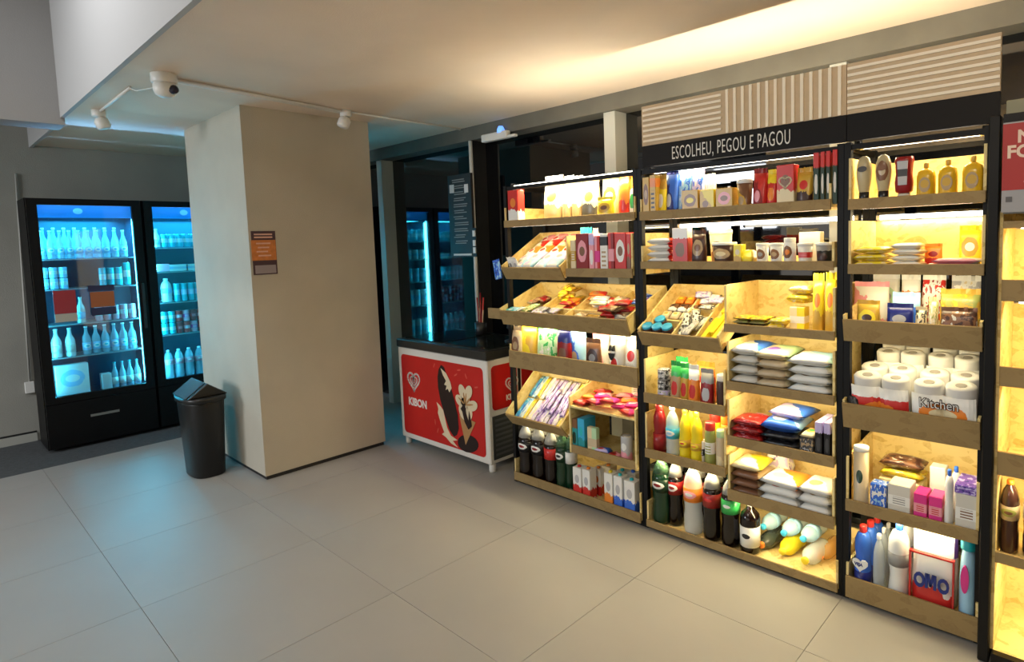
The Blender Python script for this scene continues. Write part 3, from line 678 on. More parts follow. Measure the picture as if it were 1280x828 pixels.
BOT = dict(
 soda=dict(body=[(0,0),(.72,0),(.93,.02),(.98,.06),(.98,.26),(.90,.34),(.93,.42),(1,.50),(1,.66),(.93,.75),(.72,.85),(.42,.925),(.32,.94),(.32,.955)], cap=(.36,.945,1.0), label=(.485,.68,1.015)),
 water=dict(body=[(0,0),(.8,0),(.95,.03),(1,.08),(.95,.14),(1,.2),(.95,.27),(1,.34),(1,.6),(.93,.72),(.7,.82),(.38,.9),(.34,.93)], cap=(.4,.925,1.0), label=(.38,.58,1.02)),
 wine=dict(body=[(0,0),(.85,0),(.98,.02),(1,.06),(1,.62),(.92,.72),(.5,.8),(.36,.84),(.34,.96)], cap=(.38,.90,1.0), label=(.14,.52,1.01)),
 oil=dict(body=[(0,0),(.85,0),(1,.03),(1,.16),(.92,.2),(1,.25),(1,.42),(.93,.46),(.86,.58),(.93,.66),(.7,.78),(.4,.87),(.3,.91)], cap=(.36,.90,1.0), label=(.26,.41,1.02)),
 ketchup=dict(body=[(0,0),(.8,0),(.95,.03),(1,.15),(.95,.35),(.85,.5),(.95,.62),(.9,.75),(.65,.86),(.5,.88)], cap=(.55,.87,1.0), label=(.1,.42,1.03)),
 beer=dict(body=[(0,0),(.9,0),(1,.03),(1,.52),(.85,.62),(.48,.74),(.36,.84),(.36,.96)], cap=(.42,.955,1.0), label=(.15,.42,1.02)),
 cleaner=dict(body=[(0,0),(.85,0),(1,.03),(1,.36),(.88,.46),(.86,.55),(.98,.66),(.95,.78),(.7,.87),(.45,.90)], cap=(.42,.90,1.0), label=(.06,.34,1.02)),
 bigclean=dict(body=[(0,0),(.8,0),(.9,.02),(.98,.12),(.8,.34),(.86,.44),(1,.5),(1,.70),(.93,.80),(.6,.9),(.34,.92)], cap=(.32,.915,1.0), label=(.50,.66,1.015)),
)
def g_bottle(t, w, d, h, c, st, kind='soda', ax='xz'):
    P = BOT[kind]; m = bottlemat(c[0])
    if kind == 'soda' and c[0] in ('cola', 'dgreen'):
        B().lathe([q for q in P['body'] if q[1] <= .76], w/2, d/2, h, 18, oy=d/2).make('body', m, t, True)
        B().lathe([q for q in P['body'] if q[1] >= .74], w/2, d/2, h, 18, oy=d/2).make('shoulder', mat('pet_shoulder_'+c[0], (.55, .55, .52) if c[0] == 'cola' else (.10, .22, .12), .08, alpha=.6), t, True)
    else: B().lathe(P['body'], w/2, d/2, h, 18, oy=d/2).make('body', m, t, True)
    r, z0, z1 = P['cap']
    B().lathe([(r,0),(r*1.05,.1),(r*1.05,.85),(r*.9,1)], w/2, d/2, h*(z1-z0), 14, oy=d/2, oz=h*z0).make('cap', pack(c[1]), t, True)
    if c[2] != 'none':
        z0, z1, r = P['label']
        b = B().lathe([(r-.03,0),(r,.0),(r,1),(r-.03,1)], w/2, d/2, h*(z1-z0), 18, oy=d/2, oz=h*z0)
        b.make('label', pack(c[2], c[3], c[4], st) if len(c) > 4 else pack(c[2]), t, True)
def bottlemat(cn):
    if cn.startswith('clear'): 
        k = dict(clear=(.75,.82,.85), clearo=(.85,.45,.12), cleary=(.9,.75,.1), clearb=(.6,.8,.9), cleard=(.06,.07,.06))[cn]
        return mat('pet_'+cn, k, .1, alpha=.5 if cn != 'cleard' else .9)
    return mat('pet_'+cn, C[cn], .14 if cn in ('dbrown','black','dgreen','cola') else .25)
C['dgreen'] = (.006, .035, .015); C['cola'] = (.006, .0025, .002); C['lolive'] = (.35, .38, .1); C['oily'] = (.85, .68, .02); C['mayo'] = (.52, .44, .26)
def g_jar(t, w, d, h, c, st, ax='xz'):
    B().lathe([(0,0),(.9,0),(1,.04),(1,.78),(.86,.86)], w/2, d/2, h, 16, oy=d/2).make('jar_body', pack(*c[:1], *c[2:4], st) if len(c) > 3 else pack(c[0]), t, True)
    B().lathe([(.9,0),(.95,.1),(.95,.9),(.88,1)], w/2, d/2, h*.18, 16, oy=d/2, oz=h*.83).make('lid', pack(c[1]), t, True)
def g_tub(t, w, d, h, c, st, ax='xz'):
    B().lathe([(0,0),(.78,0),(.8,.02),(.95,.86)], w/2, d/2, h, 18, oy=d/2).make('cup', pack(c[0], c[2], c[3], st), t, True)
    B().lathe([(.98,0),(1,.1),(1,.8),(.92,1)], w/2, d/2, h*.13, 18, oy=d/2, oz=h*.86).make('lid', pack(c[1]), t, True)
def g_can(t, w, d, h, c, st, ax='xz'):
    B().lathe([(0,.02),(.86,0),(.95,.03),(1,.06),(1,.93),(.93,.98)], w/2, d/2, h, 16, oy=d/2).make('can_body', pack(c[0], c[1], c[2], st), t, True)
    B().lathe([(.93,0),(.93,.7),(.85,.7),(.84,0)], w/2, d/2, h*.03, 16, oy=d/2, oz=h*.975).make('can_lid', mat('tin', (.7,.7,.7), .25, .9), t, True)
def g_tube(t, w, d, h, c, st, ax='xz'):
    B().lathe([(0,0),(1,0),(1,.01),(1,.93)], w/2, d/2, h, 18, oy=d/2).make('canister', pack(c[0], c[2], c[3], st), t, True)
    B().lathe([(1.03,0),(1.03,.9),(.96,1)], w/2, d/2, h*.08, 18, oy=d/2, oz=h*.925).make('lid', pack(c[1]), t, True)
def g_squeeze(t, w, d, h, c, st, ax='xz'):
    B().lathe([(.62,0),(.66,.01),(.66,.98),(.6,1)], w/2, d/2, h*.24, 18, oy=d/2).make('cap', pack(c[1]), t, True)
    B().lathe([(.60,0),(.68,.03),(.92,.35),(1,.55),(.9,.78),(.66,.94),(.3,1)], w/2, d/2, h*.77, 20, oy=d/2, oz=h*.23).make('body', pack(c[0], c[2], c[3], st), t, True)
    B().prism(ell(0, h*.72, w*.30, h*.06, 4), -.002, .0, 'y').make('label', pack(c[4]), t)
def g_ketchup(t, w, d, h, c, st, ax='xz'):
    B().lathe([(.66,0),(.7,.02),(.66,.98),(.6,1)], w/2, d/2, h*.17, 18, oy=d/2).make('cap', pack(c[1]), t, True)
    B().lathe([(.60,0),(.88,.06),(.96,.3),(.84,.55),(.9,.8),(1,.9),(.9,1)], w/2, d/2, h*.83, 20, oy=d/2, oz=h*.17, pw=.8).make('body', pack(c[0]), t, True)
    B().prism([(-w*.22,h*.36),(w*.22,h*.36),(w*.27,h*.9),(-w*.27,h*.9)], -.001, d*.06, 'y').make('label', pack(c[2], c[3], c[3], 'mid'), t)
def g_flask(t, w, d, h, c, st, ax='xz'):
    B().lathe([(.75,0),(.9,.02),(1,.15),(1,.62),(.86,.76),(.4,.83),(.24,.85)], w/2, d/2, h, 16, oy=d/2, pw=.75).make('body', mat('honey_plastic', C['honey'], .2), t, True)
    B().lathe([(.24,0),(.30,.15),(.30,.85),(.2,1)], w/2, d/2, h*.15, 12, oy=d/2, oz=h*.85).make('cap', pack(c[1]), t, True)
    B().prism(ell(0, h*.40, w*.30, h*.20), -.001, .003, 'y').make('label', pack(c[2], c[3], c[3], 'oval'), t)
def g_brick(t, w, d, h, c, st, ax='xz'):
    B().box(-w/2, w/2, 0, d, 0, h*.95).make('carton', pack(c[0], c[1], c[2], st, ax), t, bevel=.002)
    B().lathe([(1,0),(1,.8),(.85,1)], .012, .012, h*.06, 10, ox=0, oy=d*.4, oz=h*.945).make('screw_cap', pack(c[3]), t, True)
def g_stick(t, w, d, h, c, st, ax='xy'): g_pillow(t, w, d, h, c, st, ax, 'wrapper')
def g_rolls(t, w, d, h, c, st, ax='xz'):
    r = w/4
    for i in (-1, 1):
        for k in (0, 1):
            o = B().lathe([(.9,0),(1,.03),(1,.97),(.9,1.0),(.42,1.0),(.38,.985)], r*.98, r*.98, h, 18, ox=i*r, oy=r+k*2*r).make('paper_roll', mat('tissue_white', (.66,.65,.63), .8), t, True)
            B().lathe([(.36,0),(.36,1)], r, r, .002, 14, ox=i*r, oy=r+k*2*r, oz=h*.992).make('core_hole', mat('core_grey', (.3,.28,.26), .8), t)
    b = B(); n = 9; P = []
    for i in (-1, 1):
        for k in range(n):
            a = R(205+130*k/(n-1)) if True else 0
            P.append((i*r+1.1*r*math.cos(a), -.004+.45*r*(1+math.sin(a))))
    for (x, y), (x2, y2) in zip(P, P[1:]):
        k = len(b.v); z0, z1 = .0, h*.84
        b.v += [(x,y,z0),(x2,y2,z0),(x2,y2,z1),(x,y,z1),(x,y+.002,z0),(x2,y2+.002,z0),(x2,y2+.002,z1),(x,y+.002,z1)]
        b.f += [tuple(k+i for i in q) for q in ((0,1,2,3),(5,4,7,6),(3,2,6,7),(0,4,5,1))]
    b.make('printed_wrap', pack(c[0], c[1], c[2], st), t, True)
def g_soft(t, w, d, h, c, st, ax='xz'):
    B().lathe([(.85,0),(1,.03),(1,.45),(.9,.62),(.8,.72),(.62,.80),(.6,.82)], w/2, d/2, h, 18, oy=d/2).make('body', mat('pet_soft_'+c[0], C[c[0]], .2), t, True)
    B().lathe([(.78,0),(.92,.04),(.85,.75),(.74,1)], w/2, d/2, h*.2, 16, oy=d/2, oz=h*.8).make('cap', pack(c[1]), t, True)
    B().prism(ell(-w*.1, h*.52, w*.22, h*.14), -.003, .01, 'y').make('label', pack(c[2]), t)
def g_ball(t, w, d, h, c, st, ax='xz'):
    B().lathe([(0,0),(.6,.05),(.92,.3),(1,.5),(.9,.72),(.55,.95),(0.05,1)], w/2, d/2, h, 10, oy=d/2).make('body', pack(c[0]), t, True)
G = dict(box=g_box, pouch=g_pouch, bag=g_bag, pack=g_pillow, jar=g_jar, tub=g_tub, can=g_can, tube=g_tube, squeeze=g_squeeze, ketchup=g_ketchup, flask=g_flask, brick=g_brick, stick=g_stick, rolls=g_rolls, soft=g_soft, ball=g_ball)
for _k in BOT: G['b_'+_k] = (lambda kk: (lambda t, w, d, h, c, st, ax='xz': g_bottle(t, w, d, h, c, st, kk)))(_k)
def it(shape, name, cat, label, group, loc, size, c, st='plain', rot=(0, 0, 0)):
    random.seed(int(abs(loc[0]*977+loc[1]*131+loc[2]*311)*10) % 99991)
    t = thing(name, label, cat, loc, group=group or None); t.rotation_euler = tuple(R(a) for a in rot)
    c = c.split()
    if shape in ('box', 'pouch', 'bag', 'pack', 'stick', 'can'): c = (c+[c[0], c[0]])[:3] if len(c) < 3 else c[:3]
    if shape in ('bag', 'pack', 'stick') : G[shape](t, *size, c, st)
    else: G[shape](t, *size, c, st)
    return t
it('brick', 'juice_carton', 'carton', 'red juice carton with white spout, alone at the left end of the top shelf', '', (-2.861, 2.668, 1.73), (0.094, 0.06, 0.222), 'red white orange white', 'band', (0, 0, 0))
it('pouch', 'bread_bag', 'bag', 'white loaf bag with yellow logo and grey base, first of the top left bags', '', (-2.599, 2.738, 1.73), (0.161, 0.1, 0.287), 'offw tan gold', 'band', (0, 0, 0))
it('pouch', 'bread_bag', 'bag', 'pale loaf bag with small blue dot, second of the top left bags', '', (-2.477, 2.738, 1.73), (0.075, 0.1, 0.275), 'white tan sky', 'band', (0, 0, 0))
it('pouch', 'bread_bag', 'bag', 'pale loaf bag with small blue dot, third of the top left bags', '', (-2.399, 2.738, 1.73), (0.073, 0.1, 0.268), 'white tan sky', 'band', (0, 0, 0))
it('pouch', 'snack_bag', 'bag', 'cream bag with yellow patch and dark grey base beside the loaf bags', '', (-2.296, 2.738, 1.73), (0.125, 0.08, 0.244), 'cream dgrey gold', 'band', (0, 0, 0))
it('pouch', 'snack_bag', 'bag', 'small yellow cheese-shaped bag at the front of the top left tray', '', (-2.123, 2.668, 1.73), (0.111, 0.05, 0.117), 'yel gold brown', 'oval', (0, 0, 0))
it('pouch', 'snack_bag', 'bag', 'tall glowing cream bag behind the yellow cheese-shaped bag', '', (-2.146, 2.748, 1.73), (0.124, 0.06, 0.253), 'cream yel white', 'oval', (0, 0, 0))
it('pouch', 'snack_bag', 'bag', 'orange and red bag near the right end of the top left tray', '', (-2.021, 2.708, 1.73), (0.068, 0.06, 0.247), 'orange red orange', 'band', (0, 0, 0))
it('pouch', 'snack_bag', 'bag', 'orange-topped white bag with green print, rightmost of the top left bags', '', (-1.965, 2.728, 1.73), (0.066, 0.06, 0.239), 'white orange green', 'top', (0, 0, 0))
it('pouch', 'sachet_bag', 'bag', 'white bag with brown picture upright at the left end of the small slanted tray', '', (-2.885, 2.677, 1.406), (0.045, 0.03, 0.115), 'white tan grey', 'band', (29.5, 0, 0))
it('pouch', 'sachet_bag', 'bag', 'white bag with pale blue print, second from left in the small slanted tray', '', (-2.84, 2.677, 1.406), (0.045, 0.03, 0.115), 'white sky silver', 'band', (29.5, 0, 0))
it('pack', 'flat_packet', 'packet', 'flat white packet in row one (front) of the small slanted tray, leftmost', '', (-2.815, 2.659, 1.417), (0.105, 0.11, 0.045), 'white sky lilac', 'diag', (29.5, 0, -12))
it('pack', 'flat_packet', 'packet', 'flat white packet in row one (front) of the small slanted tray, left of centre', '', (-2.737, 2.656, 1.422), (0.105, 0.11, 0.045), 'white sky lilac', 'diag', (29.5, 0, -6))
it('pack', 'flat_packet', 'packet', 'flat white packet in row one (front) of the small slanted tray, right of centre', '', (-2.629, 2.659, 1.417), (0.105, 0.11, 0.045), 'white sky lilac', 'diag', (29.5, 0, 0))
it('pack', 'flat_packet', 'packet', 'flat white packet in row one (front) of the small slanted tray, rightmost', '', (-2.521, 2.656, 1.422), (0.105, 0.11, 0.045), 'white sky lilac', 'diag', (29.5, 0, 6))
it('pack', 'flat_packet', 'packet', 'flat white packet in row two of the small slanted tray, leftmost', '', (-2.845, 2.729, 1.456), (0.105, 0.11, 0.045), 'white lilac pink', 'diag', (29.5, 0, -12))
it('pack', 'flat_packet', 'packet', 'flat white packet in row two of the small slanted tray, left of centre', '', (-2.737, 2.726, 1.462), (0.105, 0.11, 0.045), 'white lilac pink', 'diag', (29.5, 0, -6))
it('pack', 'flat_packet', 'packet', 'flat white packet in row two of the small slanted tray, right of centre', '', (-2.629, 2.729, 1.456), (0.105, 0.11, 0.045), 'white lilac pink', 'diag', (29.5, 0, 0))
it('pack', 'flat_packet', 'packet', 'flat white packet in row two of the small slanted tray, rightmost', '', (-2.521, 2.726, 1.462), (0.105, 0.11, 0.045), 'white lilac pink', 'diag', (29.5, 0, 6))
it('pack', 'flat_packet', 'packet', 'flat white packet in row three of the small slanted tray, leftmost', '', (-2.845, 2.799, 1.496), (0.105, 0.11, 0.045), 'white orange red', 'diag', (29.5, 0, -12))
it('pack', 'flat_packet', 'packet', 'flat white packet in row three of the small slanted tray, left of centre', '', (-2.737, 2.796, 1.501), (0.105, 0.11, 0.045), 'white orange red', 'diag', (29.5, 0, -6))
it('pack', 'flat_packet', 'packet', 'flat white packet in row three of the small slanted tray, right of centre', '', (-2.629, 2.799, 1.496), (0.105, 0.11, 0.045), 'white orange red', 'diag', (29.5, 0, 0))
it('pack', 'flat_packet', 'packet', 'flat white packet in row three of the small slanted tray, rightmost', '', (-2.521, 2.796, 1.501), (0.105, 0.11, 0.045), 'white orange red', 'diag', (29.5, 0, 6))
it('pack', 'flat_packet', 'packet', 'flat white packet in row four of the small slanted tray, leftmost', '', (-2.845, 2.868, 1.535), (0.105, 0.11, 0.045), 'cream red white', 'diag', (29.5, 0, -12))
it('pack', 'flat_packet', 'packet', 'flat white packet in row four of the small slanted tray, left of centre', '', (-2.737, 2.865, 1.54), (0.105, 0.11, 0.045), 'cream red white', 'diag', (29.5, 0, -6))
it('pack', 'flat_packet', 'packet', 'flat white packet in row four of the small slanted tray, right of centre', '', (-2.629, 2.868, 1.535), (0.105, 0.11, 0.045), 'cream red white', 'diag', (29.5, 0, 0))
it('pack', 'flat_packet', 'packet', 'flat white packet in row four of the small slanted tray, rightmost', '', (-2.521, 2.865, 1.54), (0.105, 0.11, 0.045), 'cream red white', 'diag', (29.5, 0, 6))
it('pack', 'flat_packet', 'packet', 'flat white packet in row five (rear) of the small slanted tray, leftmost', '', (-2.845, 2.929, 1.57), (0.105, 0.11, 0.045), 'white pink red', 'diag', (29.5, 0, -12))
it('pack', 'flat_packet', 'packet', 'flat white packet in row five (rear) of the small slanted tray, left of centre', '', (-2.737, 2.926, 1.575), (0.105, 0.11, 0.045), 'white pink red', 'diag', (29.5, 0, -6))
it('pack', 'flat_packet', 'packet', 'flat white packet in row five (rear) of the small slanted tray, right of centre', '', (-2.629, 2.929, 1.57), (0.105, 0.11, 0.045), 'white pink red', 'diag', (29.5, 0, 0))
it('pack', 'flat_packet', 'packet', 'flat white packet in row five (rear) of the small slanted tray, rightmost', '', (-2.521, 2.926, 1.575), (0.105, 0.11, 0.045), 'white pink red', 'diag', (29.5, 0, 6))
it('pack', 'foil_packet', 'packet', 'small dark green foil packet at the front right of the small slanted tray', '', (-2.505, 2.647, 1.419), (0.12, 0.06, 0.02), 'dgreen black gold', 'blotch', (29.5, 0, 0))
it('pouch', 'hanging_packet', 'packet', 'bright blue packet hanging off the left end of the small slanted tray', '', (-3, 2.64, 1.37), (0.07, 0.02, 0.13), 'blue sky navy', 'blotch', (0, -12, 0))
it('box', 'dessert_box', 'box', 'yellow-framed pale box, leftmost of the upright boxes', '', (-2.359, 2.668, 1.417), (0.04, 0.09, 0.194), 'cream gold white', 'mid', (0, 0, 0))
it('box', 'dessert_box', 'box', 'dark maroon chocolate box with pale cup picture', '', (-2.288, 2.668, 1.417), (0.094, 0.09, 0.229), 'dred pink brown', 'oval', (0, 0, 0))
it('box', 'dessert_box', 'box', 'pale pink thin box with lilac top between maroon and white boxes', '', (-2.218, 2.668, 1.417), (0.038, 0.09, 0.227), 'pink lilac white', 'top', (0, 0, 0))
it('box', 'dessert_box', 'box', 'pink and red thin box left of the white box', '', (-2.176, 2.668, 1.417), (0.037, 0.09, 0.212), 'pink red mag', 'split', (0, 0, 0))
it('box', 'dessert_box', 'box', 'white box with small black figure print', '', (-2.127, 2.668, 1.417), (0.054, 0.09, 0.224), 'white black tan', 'sign', (0, 0, 0))
it('box', 'dessert_box', 'box', 'bright red thin box right of the white box', '', (-2.075, 2.668, 1.417), (0.041, 0.09, 0.227), 'red dred pink', 'split', (0, 0, 0))
it('box', 'dessert_box', 'box', 'red box with pale cup and brown corner', '', (-2.011, 2.668, 1.417), (0.079, 0.09, 0.225), 'red white brown', 'oval', (0, 0, 0))
it('box', 'dessert_box', 'box', 'narrow red and brown box, rightmost of the upright boxes', '', (-1.954, 2.668, 1.417), (0.028, 0.09, 0.218), 'red brown tan', 'band', (0, 0, 0))
it('pouch', 'blue_packet', 'packet', 'bright cyan packet leaning on top of the upright boxes', '', (-2.35, 2.778, 1.417), (0.084, 0.02, 0.268), 'turq cyan sky', 'blotch', (0, 0, 10))
it('pouch', 'white_packet', 'packet', 'small white packet beside the cyan packet on the upright boxes', '', (-2.286, 2.788, 1.417), (0.039, 0.015, 0.261), 'white lilac white', 'diag', (0, 0, 0))
it('pack', 'sweet_sachet', 'sachet', 'pale turquoise sachet at the front left corner of the sweets tray', 'turquoise sachets of the sweets tray', (-2.885, 2.673, 1.132), (0.085, 0.07, 0.02), 'turq sky white', 'diag', (20.32, 0, 24))
it('pack', 'sweet_sachet', 'sachet', 'pale turquoise sachet at the front left corner of the sweets tray', 'turquoise sachets of the sweets tray', (-2.872, 2.672, 1.132), (0.085, 0.07, 0.02), 'lgreen white teal', 'diag', (20.32, 0, 34))
it('pack', 'sweet_sachet', 'sachet', 'pale turquoise sachet at the front left corner of the sweets tray', 'turquoise sachets of the sweets tray', (-2.909, 2.652, 1.139), (0.085, 0.07, 0.02), 'turq sky white', 'diag', (20.32, 0, 35))
it('pack', 'sweet_sachet', 'sachet', 'pale turquoise sachet at the front left corner of the sweets tray', 'turquoise sachets of the sweets tray', (-2.884, 2.677, 1.148), (0.085, 0.07, 0.02), 'lgreen white teal', 'diag', (20.32, 0, -31))
it('pack', 'sweet_sachet', 'sachet', 'pale turquoise sachet at the front left corner of the sweets tray', 'turquoise sachets of the sweets tray', (-2.891, 2.635, 1.148), (0.085, 0.07, 0.02), 'turq sky white', 'diag', (20.32, 0, 4))
it('pack', 'sweet_sachet', 'sachet', 'olive and cream sachet beside the turquoise ones', 'olive sachets of the sweets tray', (-2.796, 2.641, 1.12), (0.09, 0.07, 0.02), 'lolive cream green', 'blotch', (20.32, 0, -23))
it('pack', 'sweet_sachet', 'sachet', 'olive and cream sachet beside the turquoise ones', 'olive sachets of the sweets tray', (-2.813, 2.709, 1.145), (0.09, 0.07, 0.02), 'lgreen lolive cream', 'blotch', (20.32, 0, 21))
it('pack', 'sweet_sachet', 'sachet', 'olive and cream sachet beside the turquoise ones', 'olive sachets of the sweets tray', (-2.82, 2.695, 1.155), (0.09, 0.07, 0.02), 'lolive cream green', 'blotch', (20.32, 0, -29))
it('pack', 'sweet_sachet', 'sachet', 'olive and cream sachet beside the turquoise ones', 'olive sachets of the sweets tray', (-2.793, 2.645, 1.136), (0.09, 0.07, 0.02), 'lgreen lolive cream', 'blotch', (20.32, 0, -40))
it('pack', 'sweet_sachet', 'sachet', 'olive and cream sachet beside the turquoise ones', 'olive sachets of the sweets tray', (-2.778, 2.646, 1.152), (0.09, 0.07, 0.02), 'lolive cream green', 'blotch', (20.32, 0, -23))
it('pack', 'sweet_sachet', 'sachet', 'olive and cream sachet beside the turquoise ones', 'olive sachets of the sweets tray', (-2.771, 2.696, 1.17), (0.09, 0.07, 0.02), 'lgreen lolive cream', 'blotch', (20.32, 0, -17))
it('pack', 'foil_bar', 'packet', 'silvery foil packet at the front of the sweets tray', 'silver foil packets of the sweets tray', (-2.583, 2.662, 1.128), (0.1, 0.07, 0.022), 'silver lilac dgrey', 'blotch', (20.32, 0, 14))
it('pack', 'foil_bar', 'packet', 'silvery foil packet at the front of the sweets tray', 'silver foil packets of the sweets tray', (-2.644, 2.692, 1.139), (0.1, 0.07, 0.022), 'grey silver lilac', 'blotch', (20.32, 0, 15))
it('pack', 'foil_bar', 'packet', 'silvery foil packet at the front of the sweets tray', 'silver foil packets of the sweets tray', (-2.583, 2.684, 1.151), (0.1, 0.07, 0.022), 'silver lilac dgrey', 'blotch', (20.32, 0, -16))
it('pack', 'foil_bar', 'packet', 'silvery foil packet at the front of the sweets tray', 'silver foil packets of the sweets tray', (-2.631, 2.629, 1.131), (0.1, 0.07, 0.022), 'grey silver lilac', 'blotch', (20.32, 0, -28))
it('pack', 'foil_bar', 'packet', 'silvery foil packet at the front of the sweets tray', 'silver foil packets of the sweets tray', (-2.655, 2.634, 1.147), (0.1, 0.07, 0.022), 'silver lilac dgrey', 'blotch', (20.32, 0, 8))
it('pack', 'foil_bar', 'packet', 'silvery foil packet at the front of the sweets tray', 'silver foil packets of the sweets tray', (-2.66, 2.663, 1.158), (0.1, 0.07, 0.022), 'grey silver lilac', 'blotch', (20.32, 0, -13))
it('pack', 'wafer_packet', 'packet', 'brown and red wafer packet in the left half of the sweets tray', 'brown wafer packets of the sweets tray', (-2.811, 2.839, 1.193), (0.11, 0.06, 0.022), 'brown dred tan', 'diag', (20.32, 0, -2))
it('pack', 'wafer_packet', 'packet', 'brown and red wafer packet in the left half of the sweets tray', 'brown wafer packets of the sweets tray', (-2.811, 2.807, 1.182), (0.11, 0.06, 0.022), 'tan brown red', 'diag', (20.32, 0, 16))
it('pack', 'wafer_packet', 'packet', 'brown and red wafer packet in the left half of the sweets tray', 'brown wafer packets of the sweets tray', (-2.827, 2.849, 1.212), (0.11, 0.06, 0.022), 'brown dred tan', 'diag', (20.32, 0, -38))
it('pack', 'wafer_packet', 'packet', 'brown and red wafer packet in the left half of the sweets tray', 'brown wafer packets of the sweets tray', (-2.785, 2.836, 1.207), (0.11, 0.06, 0.022), 'tan brown red', 'diag', (20.32, 0, -39))
it('pack', 'wafer_packet', 'packet', 'brown and red wafer packet in the left half of the sweets tray', 'brown wafer packets of the sweets tray', (-2.783, 2.787, 1.204), (0.11, 0.06, 0.022), 'brown dred tan', 'diag', (20.32, 0, 6))
it('pack', 'wafer_packet', 'packet', 'brown and red wafer packet in the left half of the sweets tray', 'brown wafer packets of the sweets tray', (-2.829, 2.757, 1.193), (0.11, 0.06, 0.022), 'tan brown red', 'diag', (20.32, 0, -26))
it('pack', 'yellow_sweet', 'packet', 'bright yellow sweet packet heaped at the back of the sweets tray', 'bright yellow sweet packets', (-2.544, 2.837, 1.193), (0.07, 0.055, 0.022), 'yel gold yel', 'diag', (20.32, 0, 20))
it('pack', 'yellow_sweet', 'packet', 'bright yellow sweet packet heaped at the back of the sweets tray', 'bright yellow sweet packets', (-2.546, 2.907, 1.218), (0.07, 0.055, 0.022), 'yel gold yel', 'diag', (20.32, 0, -12))
it('pack', 'yellow_sweet', 'packet', 'bright yellow sweet packet heaped at the back of the sweets tray', 'bright yellow sweet packets', (-2.592, 2.863, 1.217), (0.07, 0.055, 0.022), 'yel gold yel', 'diag', (20.32, 0, 22))
it('pack', 'yellow_sweet', 'packet', 'bright yellow sweet packet heaped at the back of the sweets tray', 'bright yellow sweet packets', (-2.611, 2.884, 1.225), (0.07, 0.055, 0.022), 'yel gold yel', 'diag', (20.32, 0, 24))
it('pack', 'yellow_sweet', 'packet', 'bright yellow sweet packet heaped at the back of the sweets tray', 'bright yellow sweet packets', (-2.551, 2.812, 1.213), (0.07, 0.055, 0.022), 'yel gold yel', 'diag', (20.32, 0, 36))
it('pack', 'yellow_sweet', 'packet', 'bright yellow sweet packet heaped at the back of the sweets tray', 'bright yellow sweet packets', (-2.613, 2.841, 1.224), (0.07, 0.055, 0.022), 'yel gold yel', 'diag', (20.32, 0, 9))
it('pack', 'yellow_sweet', 'packet', 'bright yellow sweet packet heaped at the back of the sweets tray', 'bright yellow sweet packets', (-2.547, 2.836, 1.237), (0.07, 0.055, 0.022), 'yel gold yel', 'diag', (20.32, 0, 34))
it('pack', 'yellow_sweet', 'packet', 'bright yellow sweet packet heaped at the back of the sweets tray', 'bright yellow sweet packets', (-2.576, 2.833, 1.236), (0.07, 0.055, 0.022), 'yel gold yel', 'diag', (20.32, 0, -15))
it('pack', 'yellow_sweet', 'packet', 'bright yellow sweet packet heaped at the back of the sweets tray', 'bright yellow sweet packets', (-2.606, 2.806, 1.241), (0.07, 0.055, 0.022), 'yel gold yel', 'diag', (20.32, 0, -28))
it('pack', 'yellow_sweet', 'packet', 'bright yellow sweet packet heaped at the back of the sweets tray', 'bright yellow sweet packets', (-2.565, 2.892, 1.273), (0.07, 0.055, 0.022), 'yel gold yel', 'diag', (20.32, 0, -27))
it('pack', 'yellow_sweet', 'packet', 'bright yellow sweet packet heaped at the back of the sweets tray', 'bright yellow sweet packets', (-2.616, 2.887, 1.286), (0.07, 0.055, 0.022), 'yel gold yel', 'diag', (20.32, 0, 3))
it('pack', 'yellow_sweet', 'packet', 'bright yellow sweet packet heaped at the back of the sweets tray', 'bright yellow sweet packets', (-2.588, 2.816, 1.26), (0.07, 0.055, 0.022), 'yel gold yel', 'diag', (20.32, 0, 8))
it('pack', 'yellow_sweet', 'packet', 'bright yellow sweet packet heaped at the back of the sweets tray', 'bright yellow sweet packets', (-2.554, 2.832, 1.28), (0.07, 0.055, 0.022), 'yel gold yel', 'diag', (20.32, 0, -6))
it('pack', 'yellow_sweet', 'packet', 'bright yellow sweet packet heaped at the back of the sweets tray', 'bright yellow sweet packets', (-2.616, 2.875, 1.296), (0.07, 0.055, 0.022), 'yel gold yel', 'diag', (20.32, 0, -37))
it('pack', 'red_bar', 'packet', 'small red bar beside the yellow heap in the sweets tray', 'small red bars by the yellow heap', (-2.51, 2.816, 1.185), (0.1, 0.045, 0.018), 'red orange dred', 'diag', (20.32, 0, -15))
it('pack', 'red_bar', 'packet', 'small red bar beside the yellow heap in the sweets tray', 'small red bars by the yellow heap', (-2.496, 2.824, 1.188), (0.1, 0.045, 0.018), 'red orange dred', 'diag', (20.32, 0, 5))
it('pack', 'red_bar', 'packet', 'small red bar beside the yellow heap in the sweets tray', 'small red bars by the yellow heap', (-2.493, 2.756, 1.178), (0.1, 0.045, 0.018), 'red orange dred', 'diag', (20.32, 0, -3))
it('pack', 'red_bar', 'packet', 'small red bar beside the yellow heap in the sweets tray', 'small red bars by the yellow heap', (-2.531, 2.811, 1.198), (0.1, 0.045, 0.018), 'red orange dred', 'diag', (20.32, 0, -8))
it('pack', 'red_bar', 'packet', 'small red bar beside the yellow heap in the sweets tray', 'small red bars by the yellow heap', (-2.513, 2.818, 1.215), (0.1, 0.045, 0.018), 'red orange dred', 'diag', (20.32, 0, 14))
it('pack', 'red_bar', 'packet', 'small red bar beside the yellow heap in the sweets tray', 'small red bars by the yellow heap', (-2.481, 2.777, 1.2), (0.1, 0.045, 0.018), 'red orange dred', 'diag', (20.32, 0, 0))
